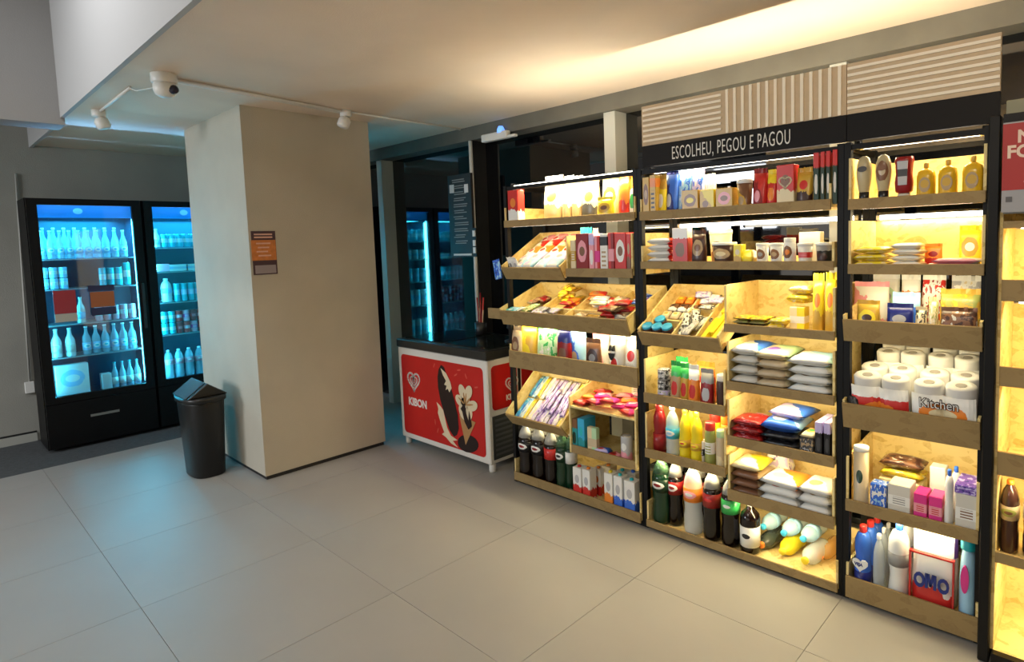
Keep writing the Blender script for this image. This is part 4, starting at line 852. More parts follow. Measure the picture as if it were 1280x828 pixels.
it('pack', 'red_bar', 'packet', 'small red bar beside the yellow heap in the sweets tray', 'small red bars by the yellow heap', (-2.496, 2.774, 1.214), (0.1, 0.045, 0.018), 'red orange dred', 'diag', (20.32, 0, -8))
it('pack', 'red_bar', 'packet', 'small red bar beside the yellow heap in the sweets tray', 'small red bars by the yellow heap', (-2.516, 2.749, 1.205), (0.1, 0.045, 0.018), 'red orange dred', 'diag', (20.32, 0, -5))
it('pack', 'orange_bar', 'packet', 'orange and red bar lying slantwise at the back of the sweets tray', 'orange bars of the sweets tray', (-2.321, 2.918, 1.223), (0.12, 0.04, 0.016), 'orange red tan', 'diag', (20.32, 0, 6))
it('pack', 'orange_bar', 'packet', 'orange and red bar lying slantwise at the back of the sweets tray', 'orange bars of the sweets tray', (-2.36, 2.86, 1.201), (0.12, 0.04, 0.016), 'orange red tan', 'diag', (20.32, 0, -21))
it('pack', 'orange_bar', 'packet', 'orange and red bar lying slantwise at the back of the sweets tray', 'orange bars of the sweets tray', (-2.378, 2.896, 1.23), (0.12, 0.04, 0.016), 'orange red tan', 'diag', (20.32, 0, 18))
it('pack', 'orange_bar', 'packet', 'orange and red bar lying slantwise at the back of the sweets tray', 'orange bars of the sweets tray', (-2.371, 2.897, 1.23), (0.12, 0.04, 0.016), 'orange red tan', 'diag', (20.32, 0, 14))
it('pack', 'orange_bar', 'packet', 'orange and red bar lying slantwise at the back of the sweets tray', 'orange bars of the sweets tray', (-2.344, 2.88, 1.239), (0.12, 0.04, 0.016), 'orange red tan', 'diag', (20.32, 0, 13))
it('pack', 'orange_bar', 'packet', 'orange and red bar lying slantwise at the back of the sweets tray', 'orange bars of the sweets tray', (-2.371, 2.884, 1.24), (0.12, 0.04, 0.016), 'orange red tan', 'diag', (20.32, 0, -11))
it('pack', 'orange_bar', 'packet', 'orange and red bar lying slantwise at the back of the sweets tray', 'orange bars of the sweets tray', (-2.361, 2.885, 1.255), (0.12, 0.04, 0.016), 'orange red tan', 'diag', (20.32, 0, 10))
it('pack', 'orange_bar', 'packet', 'orange and red bar lying slantwise at the back of the sweets tray', 'orange bars of the sweets tray', (-2.376, 2.902, 1.261), (0.12, 0.04, 0.016), 'orange red tan', 'diag', (20.32, 0, 7))
it('pack', 'pale_bar', 'packet', 'pale silvery bar in the middle of the sweets tray', 'pale bars of the sweets tray', (-2.262, 2.745, 1.158), (0.11, 0.05, 0.016), 'white silver cream', 'diag', (20.32, 0, 3))
it('pack', 'pale_bar', 'packet', 'pale silvery bar in the middle of the sweets tray', 'pale bars of the sweets tray', (-2.295, 2.819, 1.186), (0.11, 0.05, 0.016), 'cream white gold', 'diag', (20.32, 0, -2))
it('pack', 'pale_bar', 'packet', 'pale silvery bar in the middle of the sweets tray', 'pale bars of the sweets tray', (-2.238, 2.811, 1.198), (0.11, 0.05, 0.016), 'white silver cream', 'diag', (20.32, 0, 18))
it('pack', 'pale_bar', 'packet', 'pale silvery bar in the middle of the sweets tray', 'pale bars of the sweets tray', (-2.285, 2.811, 1.198), (0.11, 0.05, 0.016), 'cream white gold', 'diag', (20.32, 0, 14))
it('pack', 'pale_bar', 'packet', 'pale silvery bar in the middle of the sweets tray', 'pale bars of the sweets tray', (-2.237, 2.773, 1.199), (0.11, 0.05, 0.016), 'white silver cream', 'diag', (20.32, 0, 21))
it('pack', 'pale_bar', 'packet', 'pale silvery bar in the middle of the sweets tray', 'pale bars of the sweets tray', (-2.233, 2.811, 1.213), (0.11, 0.05, 0.016), 'cream white gold', 'diag', (20.32, 0, 29))
it('pack', 'pale_bar', 'packet', 'pale silvery bar in the middle of the sweets tray', 'pale bars of the sweets tray', (-2.224, 2.787, 1.219), (0.11, 0.05, 0.016), 'white silver cream', 'diag', (20.32, 0, 2))
it('pack', 'pale_bar', 'packet', 'pale silvery bar in the middle of the sweets tray', 'pale bars of the sweets tray', (-2.303, 2.823, 1.232), (0.11, 0.05, 0.016), 'cream white gold', 'diag', (20.32, 0, 26))
it('pack', 'pale_bar', 'packet', 'pale silvery bar in the middle of the sweets tray', 'pale bars of the sweets tray', (-2.272, 2.802, 1.239), (0.11, 0.05, 0.016), 'white silver cream', 'diag', (20.32, 0, 13))
it('pack', 'pale_bar', 'packet', 'pale silvery bar in the middle of the sweets tray', 'pale bars of the sweets tray', (-2.247, 2.743, 1.218), (0.11, 0.05, 0.016), 'cream white gold', 'diag', (20.32, 0, 17))
it('pack', 'pale_bar', 'packet', 'flat cream bar at the front centre of the sweets tray', 'cream bars at the front of the sweets tray', (-2.332, 2.665, 1.129), (0.11, 0.05, 0.012), 'cream tan white', 'diag', (20.32, 0, -3))
it('pack', 'pale_bar', 'packet', 'flat cream bar at the front centre of the sweets tray', 'cream bars at the front of the sweets tray', (-2.328, 2.669, 1.131), (0.11, 0.05, 0.012), 'cream tan white', 'diag', (20.32, 0, 5))
it('pack', 'pale_bar', 'packet', 'flat cream bar at the front centre of the sweets tray', 'cream bars at the front of the sweets tray', (-2.318, 2.636, 1.133), (0.11, 0.05, 0.012), 'cream tan white', 'diag', (20.32, 0, -14))
it('pack', 'pale_bar', 'packet', 'flat cream bar at the front centre of the sweets tray', 'cream bars at the front of the sweets tray', (-2.346, 2.66, 1.142), (0.11, 0.05, 0.012), 'cream tan white', 'diag', (20.32, 0, -11))
it('pack', 'pale_bar', 'packet', 'flat cream bar at the front centre of the sweets tray', 'cream bars at the front of the sweets tray', (-2.321, 2.654, 1.155), (0.11, 0.05, 0.012), 'cream tan white', 'diag', (20.32, 0, -18))
it('pack', 'blue_packet', 'packet', 'blue and white packet at the back right of the sweets tray', 'blue packets of the sweets tray', (-2.022, 2.878, 1.208), (0.12, 0.06, 0.018), 'blue navy white', 'blotch', (20.32, 0, -36))
it('pack', 'blue_packet', 'packet', 'blue and white packet at the back right of the sweets tray', 'blue packets of the sweets tray', (-2.049, 2.883, 1.21), (0.12, 0.06, 0.018), 'white purple blue', 'blotch', (20.32, 0, -25))
it('pack', 'blue_packet', 'packet', 'blue and white packet at the back right of the sweets tray', 'blue packets of the sweets tray', (-2.045, 2.862, 1.217), (0.12, 0.06, 0.018), 'blue navy white', 'blotch', (20.32, 0, -3))
it('pack', 'blue_packet', 'packet', 'blue and white packet at the back right of the sweets tray', 'blue packets of the sweets tray', (-2.03, 2.895, 1.229), (0.12, 0.06, 0.018), 'white purple blue', 'blotch', (20.32, 0, 7))
it('pack', 'blue_packet', 'packet', 'blue and white packet at the back right of the sweets tray', 'blue packets of the sweets tray', (-2.041, 2.906, 1.248), (0.12, 0.06, 0.018), 'blue navy white', 'blotch', (20.32, 0, -40))
it('pack', 'blue_packet', 'packet', 'blue and white packet at the back right of the sweets tray', 'blue packets of the sweets tray', (-2.028, 2.871, 1.235), (0.12, 0.06, 0.018), 'white purple blue', 'blotch', (20.32, 0, -7))
it('pack', 'chocolate_bar', 'packet', 'dark red and brown chocolate packet at the front right of the sweets tray', 'dark red chocolate packets', (-2.126, 2.709, 1.145), (0.1, 0.06, 0.022), 'dred red brown', 'diag', (20.32, 0, -10))
it('pack', 'chocolate_bar', 'packet', 'dark red and brown chocolate packet at the front right of the sweets tray', 'dark red chocolate packets', (-2.136, 2.688, 1.138), (0.1, 0.06, 0.022), 'brown tan dred', 'diag', (20.32, 0, -32))
it('pack', 'chocolate_bar', 'packet', 'dark red and brown chocolate packet at the front right of the sweets tray', 'dark red chocolate packets', (-2.075, 2.658, 1.141), (0.1, 0.06, 0.022), 'red brown dred', 'diag', (20.32, 0, 6))
it('pack', 'chocolate_bar', 'packet', 'dark red and brown chocolate packet at the front right of the sweets tray', 'dark red chocolate packets', (-2.025, 2.703, 1.158), (0.1, 0.06, 0.022), 'dred red brown', 'diag', (20.32, 0, -6))
it('pack', 'chocolate_bar', 'packet', 'dark red and brown chocolate packet at the front right of the sweets tray', 'dark red chocolate packets', (-2.042, 2.681, 1.165), (0.1, 0.06, 0.022), 'brown tan dred', 'diag', (20.32, 0, -10))
it('pack', 'chocolate_bar', 'packet', 'dark red and brown chocolate packet at the front right of the sweets tray', 'dark red chocolate packets', (-2.123, 2.677, 1.163), (0.1, 0.06, 0.022), 'red brown dred', 'diag', (20.32, 0, 5))
it('pack', 'chocolate_bar', 'packet', 'dark red and brown chocolate packet at the front right of the sweets tray', 'dark red chocolate packets', (-2.025, 2.707, 1.189), (0.1, 0.06, 0.022), 'dred red brown', 'diag', (20.32, 0, 9))
it('pack', 'chocolate_bar', 'packet', 'dark red and brown chocolate packet at the front right of the sweets tray', 'dark red chocolate packets', (-2.098, 2.7, 1.187), (0.1, 0.06, 0.022), 'brown tan dred', 'diag', (20.32, 0, -40))
it('pack', 'chocolate_bar', 'packet', 'dark red and brown chocolate packet at the front right of the sweets tray', 'dark red chocolate packets', (-2.127, 2.664, 1.188), (0.1, 0.06, 0.022), 'red brown dred', 'diag', (20.32, 0, 9))
it('pack', 'chocolate_bar', 'packet', 'dark red and brown chocolate packet at the front right of the sweets tray', 'dark red chocolate packets', (-2.123, 2.67, 1.191), (0.1, 0.06, 0.022), 'dred red brown', 'diag', (20.32, 0, 31))
it('pack', 'chocolate_bar', 'packet', 'dark red and brown chocolate packet at the front right of the sweets tray', 'dark red chocolate packets', (-2.095, 2.647, 1.197), (0.1, 0.06, 0.022), 'brown tan dred', 'diag', (20.32, 0, -22))
it('pack', 'chocolate_bar', 'packet', 'dark red and brown chocolate packet at the front right of the sweets tray', 'dark red chocolate packets', (-2.105, 2.698, 1.216), (0.1, 0.06, 0.022), 'red brown dred', 'diag', (20.32, 0, -10))
it('pack', 'chocolate_bar', 'packet', 'dark red and brown chocolate packet at the front right of the sweets tray', 'dark red chocolate packets', (-2.025, 2.687, 1.227), (0.1, 0.06, 0.022), 'dred red brown', 'diag', (20.32, 0, 8))
it('pack', 'grey_packet', 'packet', 'grey and white packet at the front right corner of the sweets tray', 'grey packets of the sweets tray', (-2, 2.677, 1.133), (0.1, 0.06, 0.016), 'grey silver white', 'mid', (20.32, 0, 0))
it('pack', 'grey_packet', 'packet', 'grey and white packet at the front right corner of the sweets tray', 'grey packets of the sweets tray', (-1.993, 2.652, 1.124), (0.1, 0.06, 0.016), 'grey silver white', 'mid', (20.32, 0, 39))
it('pack', 'grey_packet', 'packet', 'grey and white packet at the front right corner of the sweets tray', 'grey packets of the sweets tray', (-1.99, 2.646, 1.137), (0.1, 0.06, 0.016), 'grey silver white', 'mid', (20.32, 0, -2))
it('pack', 'grey_packet', 'packet', 'grey and white packet at the front right corner of the sweets tray', 'grey packets of the sweets tray', (-2.005, 2.659, 1.142), (0.1, 0.06, 0.016), 'grey silver white', 'mid', (20.32, 0, -5))
it('pack', 'grey_packet', 'packet', 'grey and white packet at the front right corner of the sweets tray', 'grey packets of the sweets tray', (-1.998, 2.66, 1.157), (0.1, 0.06, 0.016), 'grey silver white', 'mid', (20.32, 0, 26))
it('pack', 'cream_packet', 'packet', 'cream packet left of the blue ones in the sweets tray', 'cream packets of the sweets tray', (-2.199, 2.859, 1.201), (0.1, 0.05, 0.014), 'cream pink white', 'diag', (20.32, 0, -18))
it('pack', 'cream_packet', 'packet', 'cream packet left of the blue ones in the sweets tray', 'cream packets of the sweets tray', (-2.144, 2.882, 1.209), (0.1, 0.05, 0.014), 'white tan cream', 'diag', (20.32, 0, -20))
it('pack', 'cream_packet', 'packet', 'cream packet left of the blue ones in the sweets tray', 'cream packets of the sweets tray', (-2.184, 2.819, 1.201), (0.1, 0.05, 0.014), 'cream pink white', 'diag', (20.32, 0, 39))
it('pack', 'cream_packet', 'packet', 'cream packet left of the blue ones in the sweets tray', 'cream packets of the sweets tray', (-2.182, 2.861, 1.217), (0.1, 0.05, 0.014), 'white tan cream', 'diag', (20.32, 0, -2))
it('pack', 'cream_packet', 'packet', 'cream packet left of the blue ones in the sweets tray', 'cream packets of the sweets tray', (-2.161, 2.856, 1.23), (0.1, 0.05, 0.014), 'cream pink white', 'diag', (20.32, 0, 19))
it('pack', 'cream_packet', 'packet', 'cream packet left of the blue ones in the sweets tray', 'cream packets of the sweets tray', (-2.193, 2.871, 1.235), (0.1, 0.05, 0.014), 'white tan cream', 'diag', (20.32, 0, -16))
it('pouch', 'snack_bag', 'bag', 'small brown-pictured bag at the left end of the snack tray', '', (-2.897, 2.668, 0.811), (0.096, 0.05, 0.248), 'ltan brown tan', 'oval', (0, 0, 0))
it('pouch', 'snack_bag', 'bag', 'bright yellow snack bag beside the brown-pictured one', '', (-2.809, 2.688, 0.811), (0.145, 0.08, 0.273), 'yel gold yel', 'diag', (0, 0, 0))
it('pouch', 'snack_bag', 'bag', 'pale green salad-print bag in the snack tray', '', (-2.642, 2.688, 0.811), (0.179, 0.08, 0.279), 'lgreen green white', 'blotch', (0, 0, 0))
it('pouch', 'snack_bag', 'bag', 'maroon cookie bag with blue top', '', (-2.476, 2.668, 0.811), (0.109, 0.06, 0.278), 'dred navy brown', 'top', (0, 0, 0))
it('pouch', 'snack_bag', 'bag', 'bright blue cookie bag with pale cookies', '', (-2.395, 2.698, 0.811), (0.125, 0.08, 0.275), 'blue sky tan', 'diag', (0, 0, 0))
it('pouch', 'snack_bag', 'bag', 'brown stand-up pouch with grey window', '', (-2.241, 2.668, 0.811), (0.112, 0.05, 0.22), 'brown dbrown grey', 'oval', (0, 0, 0))
it('pouch', 'snack_bag', 'bag', 'pale pink bag behind the brown pouch', '', (-2.248, 2.748, 0.811), (0.131, 0.05, 0.256), 'pink white cream', 'diag', (0, 0, 0))
it('pouch', 'snack_bag', 'bag', 'white bag with black mask-like face print', '', (-2.082, 2.688, 0.811), (0.111, 0.07, 0.262), 'white offw red', 'diag', (0, 0, 0))
it('pouch', 'snack_bag', 'bag', 'large white bag with red apple print at the right end of the snack tray', '', (-1.993, 2.708, 0.811), (0.101, 0.07, 0.249), 'white offw red', 'band', (0, 0, 0))
it('stick', 'candy_bar', 'candy bar', 'long blue and white wrapped bar in the front left of the candy bar tray', 'long blue and white front left bars of the candy bar tray', (-2.905, 2.66, 0.432), (0.034, 0.18, 0.02), 'cyan blue white', 'blotch', (39.9, 0, -3))
it('stick', 'candy_bar', 'candy bar', 'long blue and white wrapped bar in the rear left of the candy bar tray', 'long blue and white rear left bars of the candy bar tray', (-2.905, 2.806, 0.554), (0.034, 0.18, 0.02), 'cyan blue white', 'blotch', (39.9, 0, -3))
it('stick', 'candy_bar', 'candy bar', 'long blue and white wrapped bar in the front left of the candy bar tray', 'long blue and white front left bars of the candy bar tray', (-2.867, 2.659, 0.434), (0.034, 0.18, 0.02), 'sky white blue', 'blotch', (39.9, 0, -1))
it('stick', 'candy_bar', 'candy bar', 'long blue and white wrapped bar in the rear left of the candy bar tray', 'long blue and white rear left bars of the candy bar tray', (-2.867, 2.805, 0.556), (0.034, 0.18, 0.02), 'sky white blue', 'blotch', (39.9, 0, -1))
it('stick', 'candy_bar', 'candy bar', 'long yellow wrapped bar in the front left of the candy bar tray', 'long yellow front left bars of the candy bar tray', (-2.83, 2.66, 0.432), (0.034, 0.18, 0.02), 'yel cream gold', 'blotch', (39.9, 0, 1))
it('stick', 'candy_bar', 'candy bar', 'long yellow wrapped bar in the rear left of the candy bar tray', 'long yellow rear left bars of the candy bar tray', (-2.83, 2.806, 0.554), (0.034, 0.18, 0.02), 'yel cream gold', 'blotch', (39.9, 0, 1))
it('stick', 'candy_bar', 'candy bar', 'long white wrapped bar in the front left of the candy bar tray', 'long white front left bars of the candy bar tray', (-2.792, 2.659, 0.434), (0.034, 0.18, 0.02), 'white cream lilac', 'blotch', (39.9, 0, -2))
it('stick', 'candy_bar', 'candy bar', 'long white wrapped bar in the rear left of the candy bar tray', 'long white rear left bars of the candy bar tray', (-2.792, 2.805, 0.556), (0.034, 0.18, 0.02), 'white cream lilac', 'blotch', (39.9, 0, -2))
it('stick', 'candy_bar', 'candy bar', 'long lilac and white wrapped bar in the front middle of the candy bar tray', 'long lilac and white front middle bars of the candy bar tray', (-2.755, 2.66, 0.432), (0.034, 0.18, 0.02), 'lilac white pink', 'blotch', (39.9, 0, 0))
it('stick', 'candy_bar', 'candy bar', 'long lilac and white wrapped bar in the rear middle of the candy bar tray', 'long lilac and white rear middle bars of the candy bar tray', (-2.755, 2.806, 0.554), (0.034, 0.18, 0.02), 'lilac white pink', 'blotch', (39.9, 0, 0))
it('stick', 'candy_bar', 'candy bar', 'long lilac and white wrapped bar in the front middle of the candy bar tray', 'long lilac and white front middle bars of the candy bar tray', (-2.717, 2.659, 0.434), (0.034, 0.18, 0.02), 'lilac purple white', 'blotch', (39.9, 0, -3))
it('stick', 'candy_bar', 'candy bar', 'long lilac and white wrapped bar in the rear middle of the candy bar tray', 'long lilac and white rear middle bars of the candy bar tray', (-2.717, 2.805, 0.556), (0.034, 0.18, 0.02), 'lilac purple white', 'blotch', (39.9, 0, -3))
it('stick', 'candy_bar', 'candy bar', 'long lilac and white wrapped bar in the front middle of the candy bar tray', 'long lilac and white front middle bars of the candy bar tray', (-2.68, 2.66, 0.432), (0.034, 0.18, 0.02), 'lilac white purple', 'blotch', (39.9, 0, -1))
it('stick', 'candy_bar', 'candy bar', 'long lilac and white wrapped bar in the rear middle of the candy bar tray', 'long lilac and white rear middle bars of the candy bar tray', (-2.68, 2.806, 0.554), (0.034, 0.18, 0.02), 'lilac white purple', 'blotch', (39.9, 0, -1))
it('stick', 'candy_bar', 'candy bar', 'long lilac and white wrapped bar in the front middle of the candy bar tray', 'long lilac and white front middle bars of the candy bar tray', (-2.642, 2.659, 0.434), (0.034, 0.18, 0.02), 'white lilac navy', 'blotch', (39.9, 0, 1))
it('stick', 'candy_bar', 'candy bar', 'long lilac and white wrapped bar in the rear middle of the candy bar tray', 'long lilac and white rear middle bars of the candy bar tray', (-2.642, 2.805, 0.556), (0.034, 0.18, 0.02), 'white lilac navy', 'blotch', (39.9, 0, 1))
it('stick', 'candy_bar', 'candy bar', 'long lilac and white wrapped bar in the front middle of the candy bar tray', 'long lilac and white front middle bars of the candy bar tray', (-2.605, 2.66, 0.432), (0.034, 0.18, 0.02), 'lilac purple white', 'blotch', (39.9, 0, -2))
it('stick', 'candy_bar', 'candy bar', 'long lilac and white wrapped bar in the rear middle of the candy bar tray', 'long lilac and white rear middle bars of the candy bar tray', (-2.605, 2.806, 0.554), (0.034, 0.18, 0.02), 'lilac purple white', 'blotch', (39.9, 0, -2))
it('stick', 'candy_bar', 'candy bar', 'long lilac and white wrapped bar in the front middle of the candy bar tray', 'long lilac and white front middle bars of the candy bar tray', (-2.567, 2.659, 0.434), (0.034, 0.18, 0.02), 'white lilac purple', 'blotch', (39.9, 0, 0))
it('stick', 'candy_bar', 'candy bar', 'long lilac and white wrapped bar in the rear middle of the candy bar tray', 'long lilac and white rear middle bars of the candy bar tray', (-2.567, 2.805, 0.556), (0.034, 0.18, 0.02), 'white lilac purple', 'blotch', (39.9, 0, 0))
it('stick', 'candy_bar', 'candy bar', 'long yellow wrapped bar in the front right of the candy bar tray', 'long yellow front right bars of the candy bar tray', (-2.53, 2.66, 0.432), (0.034, 0.18, 0.02), 'yel cream white', 'blotch', (39.9, 0, -3))
it('stick', 'candy_bar', 'candy bar', 'long yellow wrapped bar in the rear right of the candy bar tray', 'long yellow rear right bars of the candy bar tray', (-2.53, 2.806, 0.554), (0.034, 0.18, 0.02), 'yel cream white', 'blotch', (39.9, 0, -3))
it('stick', 'candy_bar', 'candy bar', 'long yellow wrapped bar in the front right of the candy bar tray', 'long yellow front right bars of the candy bar tray', (-2.492, 2.659, 0.434), (0.034, 0.18, 0.02), 'yel gold cream', 'blotch', (39.9, 0, -1))
it('stick', 'candy_bar', 'candy bar', 'long yellow wrapped bar in the rear right of the candy bar tray', 'long yellow rear right bars of the candy bar tray', (-2.492, 2.805, 0.556), (0.034, 0.18, 0.02), 'yel gold cream', 'blotch', (39.9, 0, -1))
it('stick', 'candy_bar', 'candy bar', 'long yellow wrapped bar in the front right of the candy bar tray', 'long yellow front right bars of the candy bar tray', (-2.455, 2.66, 0.432), (0.034, 0.18, 0.02), 'yel gold white', 'blotch', (39.9, 0, 1))
it('stick', 'candy_bar', 'candy bar', 'long yellow wrapped bar in the rear right of the candy bar tray', 'long yellow rear right bars of the candy bar tray', (-2.455, 2.806, 0.554), (0.034, 0.18, 0.02), 'yel gold white', 'blotch', (39.9, 0, 1))
it('stick', 'candy_bar', 'candy bar', 'lilac wrapped bar lying on top of the middle row of the candy bar tray', 'upper lilac bars of the candy bar tray', (-2.72, 2.702, 0.499), (0.034, 0.17, 0.02), 'lilac purple white', 'blotch', (39.9, 0, -8))
it('stick', 'candy_bar', 'candy bar', 'lilac wrapped bar lying on top of the middle row of the candy bar tray', 'upper lilac bars of the candy bar tray', (-2.67, 2.726, 0.518), (0.034, 0.17, 0.02), 'lilac purple white', 'blotch', (39.9, 0, -3))
it('stick', 'candy_bar', 'candy bar', 'lilac wrapped bar lying on top of the middle row of the candy bar tray', 'upper lilac bars of the candy bar tray', (-2.62, 2.702, 0.499), (0.034, 0.17, 0.02), 'lilac purple white', 'blotch', (39.9, 0, 2))
it('stick', 'candy_bar', 'candy bar', 'lilac wrapped bar lying on top of the middle row of the candy bar tray', 'upper lilac bars of the candy bar tray', (-2.57, 2.726, 0.518), (0.034, 0.17, 0.02), 'lilac purple white', 'blotch', (39.9, 0, 7))
it('stick', 'candy_bar', 'candy bar', 'lilac wrapped bar lying on top of the middle row of the candy bar tray', 'upper lilac bars of the candy bar tray', (-2.52, 2.702, 0.499), (0.034, 0.17, 0.02), 'lilac purple white', 'blotch', (39.9, 0, 12))
it('b_soda', 'soda_bottle', 'bottle', 'dark soda bottle with pale cap, leftmost on the lowest left tray', '', (-2.87, 2.668, 0.043), (0.111, 0.085, 0.362), 'cola white black white dred', 'oval', (0, 0, 0))
it('b_soda', 'soda_bottle', 'bottle', 'dark soda bottle with pale cap, second on the lowest left tray', '', (-2.746, 2.668, 0.043), (0.114, 0.085, 0.374), 'cola white black white dred', 'oval', (0, 0, 0))
it('b_soda', 'soda_bottle', 'bottle', 'cola bottle with plain red label on the lowest left tray', '', (-2.634, 2.668, 0.043), (0.102, 0.085, 0.364), 'cola silver red', 'plain', (0, 0, 0))
it('b_soda', 'soda_bottle', 'bottle', 'dark green soda bottle right of the red-labelled one', '', (-2.536, 2.668, 0.043), (0.085, 0.085, 0.372), 'dgreen lgreen dgreen white black', 'oval', (0, 0, 0))
it('b_soda', 'soda_bottle', 'bottle', 'clear-necked bottle with white label beside the milk cartons', '', (-2.479, 2.688, 0.043), (0.07, 0.085, 0.368), 'dgreen silver white', 'plain', (0, 0, 0))
it('b_soda', 'soda_bottle', 'bottle', 'pale-capped soda bottle in the rear row of the lowest left tray', 'rear soda bottles of the lowest left tray', (-2.943, 2.788, 0.043), (0.106, 0.085, 0.36), 'cola white black', 'plain', (0, 0, 0))
it('b_soda', 'soda_bottle', 'bottle', 'pale-capped soda bottle in the rear row of the lowest left tray', 'rear soda bottles of the lowest left tray', (-2.82, 2.788, 0.043), (0.102, 0.085, 0.36), 'cola white black', 'plain', (0, 0, 0))
it('b_soda', 'soda_bottle', 'bottle', 'pale-capped soda bottle in the rear row of the lowest left tray', 'rear soda bottles of the lowest left tray', (-2.705, 2.788, 0.043), (0.091, 0.085, 0.36), 'cola white black', 'plain', (0, 0, 0))
it('ball', 'white_ring', 'pack', 'small white oval packet lying in front of the dark green bottle', '', (-2.461, 2.668, 0.043), (0.083, 0.04, 0.02), 'white', 'plain', (0, 0, 0))
it('brick', 'milk_carton', 'carton', 'white and red milk carton, front left of the red pair', '', (-2.382, 2.668, 0.043), (0.067, 0.065, 0.192), 'white red silver red', 'band', (0, 0, 0))
it('brick', 'milk_carton', 'carton', 'white and red milk carton, front right of the red pair', '', (-2.309, 2.668, 0.043), (0.059, 0.065, 0.195), 'white red silver orange', 'band', (0, 0, 0))
it('brick', 'milk_carton', 'carton', 'orange-bottomed milk carton between the red and blue ones', '', (-2.14, 2.668, 0.043), (0.061, 0.065, 0.215), 'white orange silver yel', 'band', (0, 0, 0))
it('brick', 'milk_carton', 'carton', 'white and blue milk carton left of the last one', '', (-2.07, 2.668, 0.043), (0.06, 0.065, 0.213), 'white blue silver turq', 'band', (0, 0, 0))
it('brick', 'milk_carton', 'carton', 'white and blue milk carton at the right end of the lowest left tray', '', (-1.988, 2.668, 0.043), (0.074, 0.065, 0.205), 'white blue silver turq', 'band', (0, 0, 0))
it('brick', 'milk_carton', 'carton', 'red and white milk carton behind the front pair', '', (-2.304, 2.758, 0.043), (0.066, 0.065, 0.173), 'white red orange orange', 'band', (0, 0, 0))
it('brick', 'milk_carton', 'carton', 'cream carton behind the orange one', '', (-2.258, 2.798, 0.043), (0.071, 0.065, 0.187), 'cream yel white orange', 'band', (0, 0, 0))
it('brick', 'milk_carton', 'carton', 'blue-capped milk carton behind the blue pair', '', (-2.136, 2.778, 0.043), (0.062, 0.065, 0.191), 'white sky turq turq', 'band', (0, 0, 0))
it('brick', 'milk_carton', 'carton', 'blue and white carton in the rear right corner of the lowest left tray', '', (-2.064, 2.788, 0.043), (0.066, 0.065, 0.196), 'white sky turq blue', 'band', (0, 0, 0))
it('pack', 'pink_packet', 'packet', 'magenta and red packet heaped on the upright open box', 'magenta packets heaped on the upright box', (-2.359, 2.67, 0.613), (0.11, 0.075, 0.03), 'red dred pink', 'diag', (0, 0, -11))
it('pack', 'pink_packet', 'packet', 'magenta and red packet heaped on the upright open box', 'magenta packets heaped on the upright box', (-2.336, 2.74, 0.635), (0.11, 0.075, 0.03), 'orange red tan', 'diag', (0, 0, 2))
it('pack', 'pink_packet', 'packet', 'magenta and red packet heaped on the upright open box', 'magenta packets heaped on the upright box', (-2.305, 2.81, 0.657), (0.11, 0.075, 0.03), 'red dred pink', 'diag', (0, 0, -10))
it('pack', 'pink_packet', 'packet', 'magenta and red packet heaped on the upright open box', 'magenta packets heaped on the upright box', (-2.271, 2.88, 0.613), (0.11, 0.075, 0.03), 'orange red tan', 'diag', (0, 0, 6))
it('pack', 'pink_packet', 'packet', 'magenta and red packet heaped on the upright open box', 'magenta packets heaped on the upright box', (-2.257, 2.67, 0.635), (0.11, 0.075, 0.03), 'red mag pink', 'diag', (0, 0, -17))
it('pack', 'pink_packet', 'packet', 'magenta and red packet heaped on the upright open box', 'magenta packets heaped on the upright box', (-2.221, 2.74, 0.657), (0.11, 0.075, 0.03), 'mag pink white', 'diag', (0, 0, 29))
it('pack', 'pink_packet', 'packet', 'magenta and red packet heaped on the upright open box', 'magenta packets heaped on the upright box', (-2.184, 2.81, 0.613), (0.11, 0.075, 0.03), 'orange red pink', 'diag', (0, 0, 3))
it('pack', 'pink_packet', 'packet', 'magenta and red packet heaped on the upright open box', 'magenta packets heaped on the upright box', (-2.174, 2.88, 0.635), (0.11, 0.075, 0.03), 'pink mag white', 'diag', (0, 0, 19))
it('pack', 'pink_packet', 'packet', 'magenta and red packet heaped on the upright open box', 'magenta packets heaped on the upright box', (-2.137, 2.67, 0.657), (0.11, 0.075, 0.03), 'red mag pink', 'diag', (0, 0, 5))
it('pack', 'pink_packet', 'packet', 'magenta and red packet heaped on the upright open box', 'magenta packets heaped on the upright box', (-2.104, 2.74, 0.613), (0.11, 0.075, 0.03), 'mag pink white', 'diag', (0, 0, 9))
it('pack', 'pink_packet', 'packet', 'magenta and red packet heaped on the upright open box', 'magenta packets heaped on the upright box', (-2.08, 2.81, 0.635), (0.11, 0.075, 0.03), 'orange red pink', 'diag', (0, 0, 29))
it('pack', 'pink_packet', 'packet', 'magenta and red packet heaped on the upright open box', 'magenta packets heaped on the upright box', (-2.054, 2.88, 0.657), (0.11, 0.075, 0.03), 'pink mag white', 'diag', (0, 0, -8))
it('pack', 'pink_packet', 'packet', 'magenta and red packet heaped on the upright open box', 'magenta packets heaped on the upright box', (-2.017, 2.67, 0.613), (0.11, 0.075, 0.03), 'red mag pink', 'diag', (0, 0, -21))
it('pack', 'pink_packet', 'packet', 'magenta and red packet heaped on the upright open box', 'magenta packets heaped on the upright box', (-2, 2.74, 0.635), (0.11, 0.075, 0.03), 'mag pink white', 'diag', (0, 0, 23))
it('box', 'white_box', 'box', 'small white box behind the magenta packets', '', (-2.12, 2.94, 0.613), (0.07, 0.05, 0.16), 'white cream grey', 'mid', (0, 0, 0))
it('box', 'teal_box', 'box', 'dark teal box with brown top inside the upright open box', '', (-2.393, 2.668, 0.334), (0.048, 0.1, 0.194), 'teal brown dgreen', 'top', (0, 0, 0))
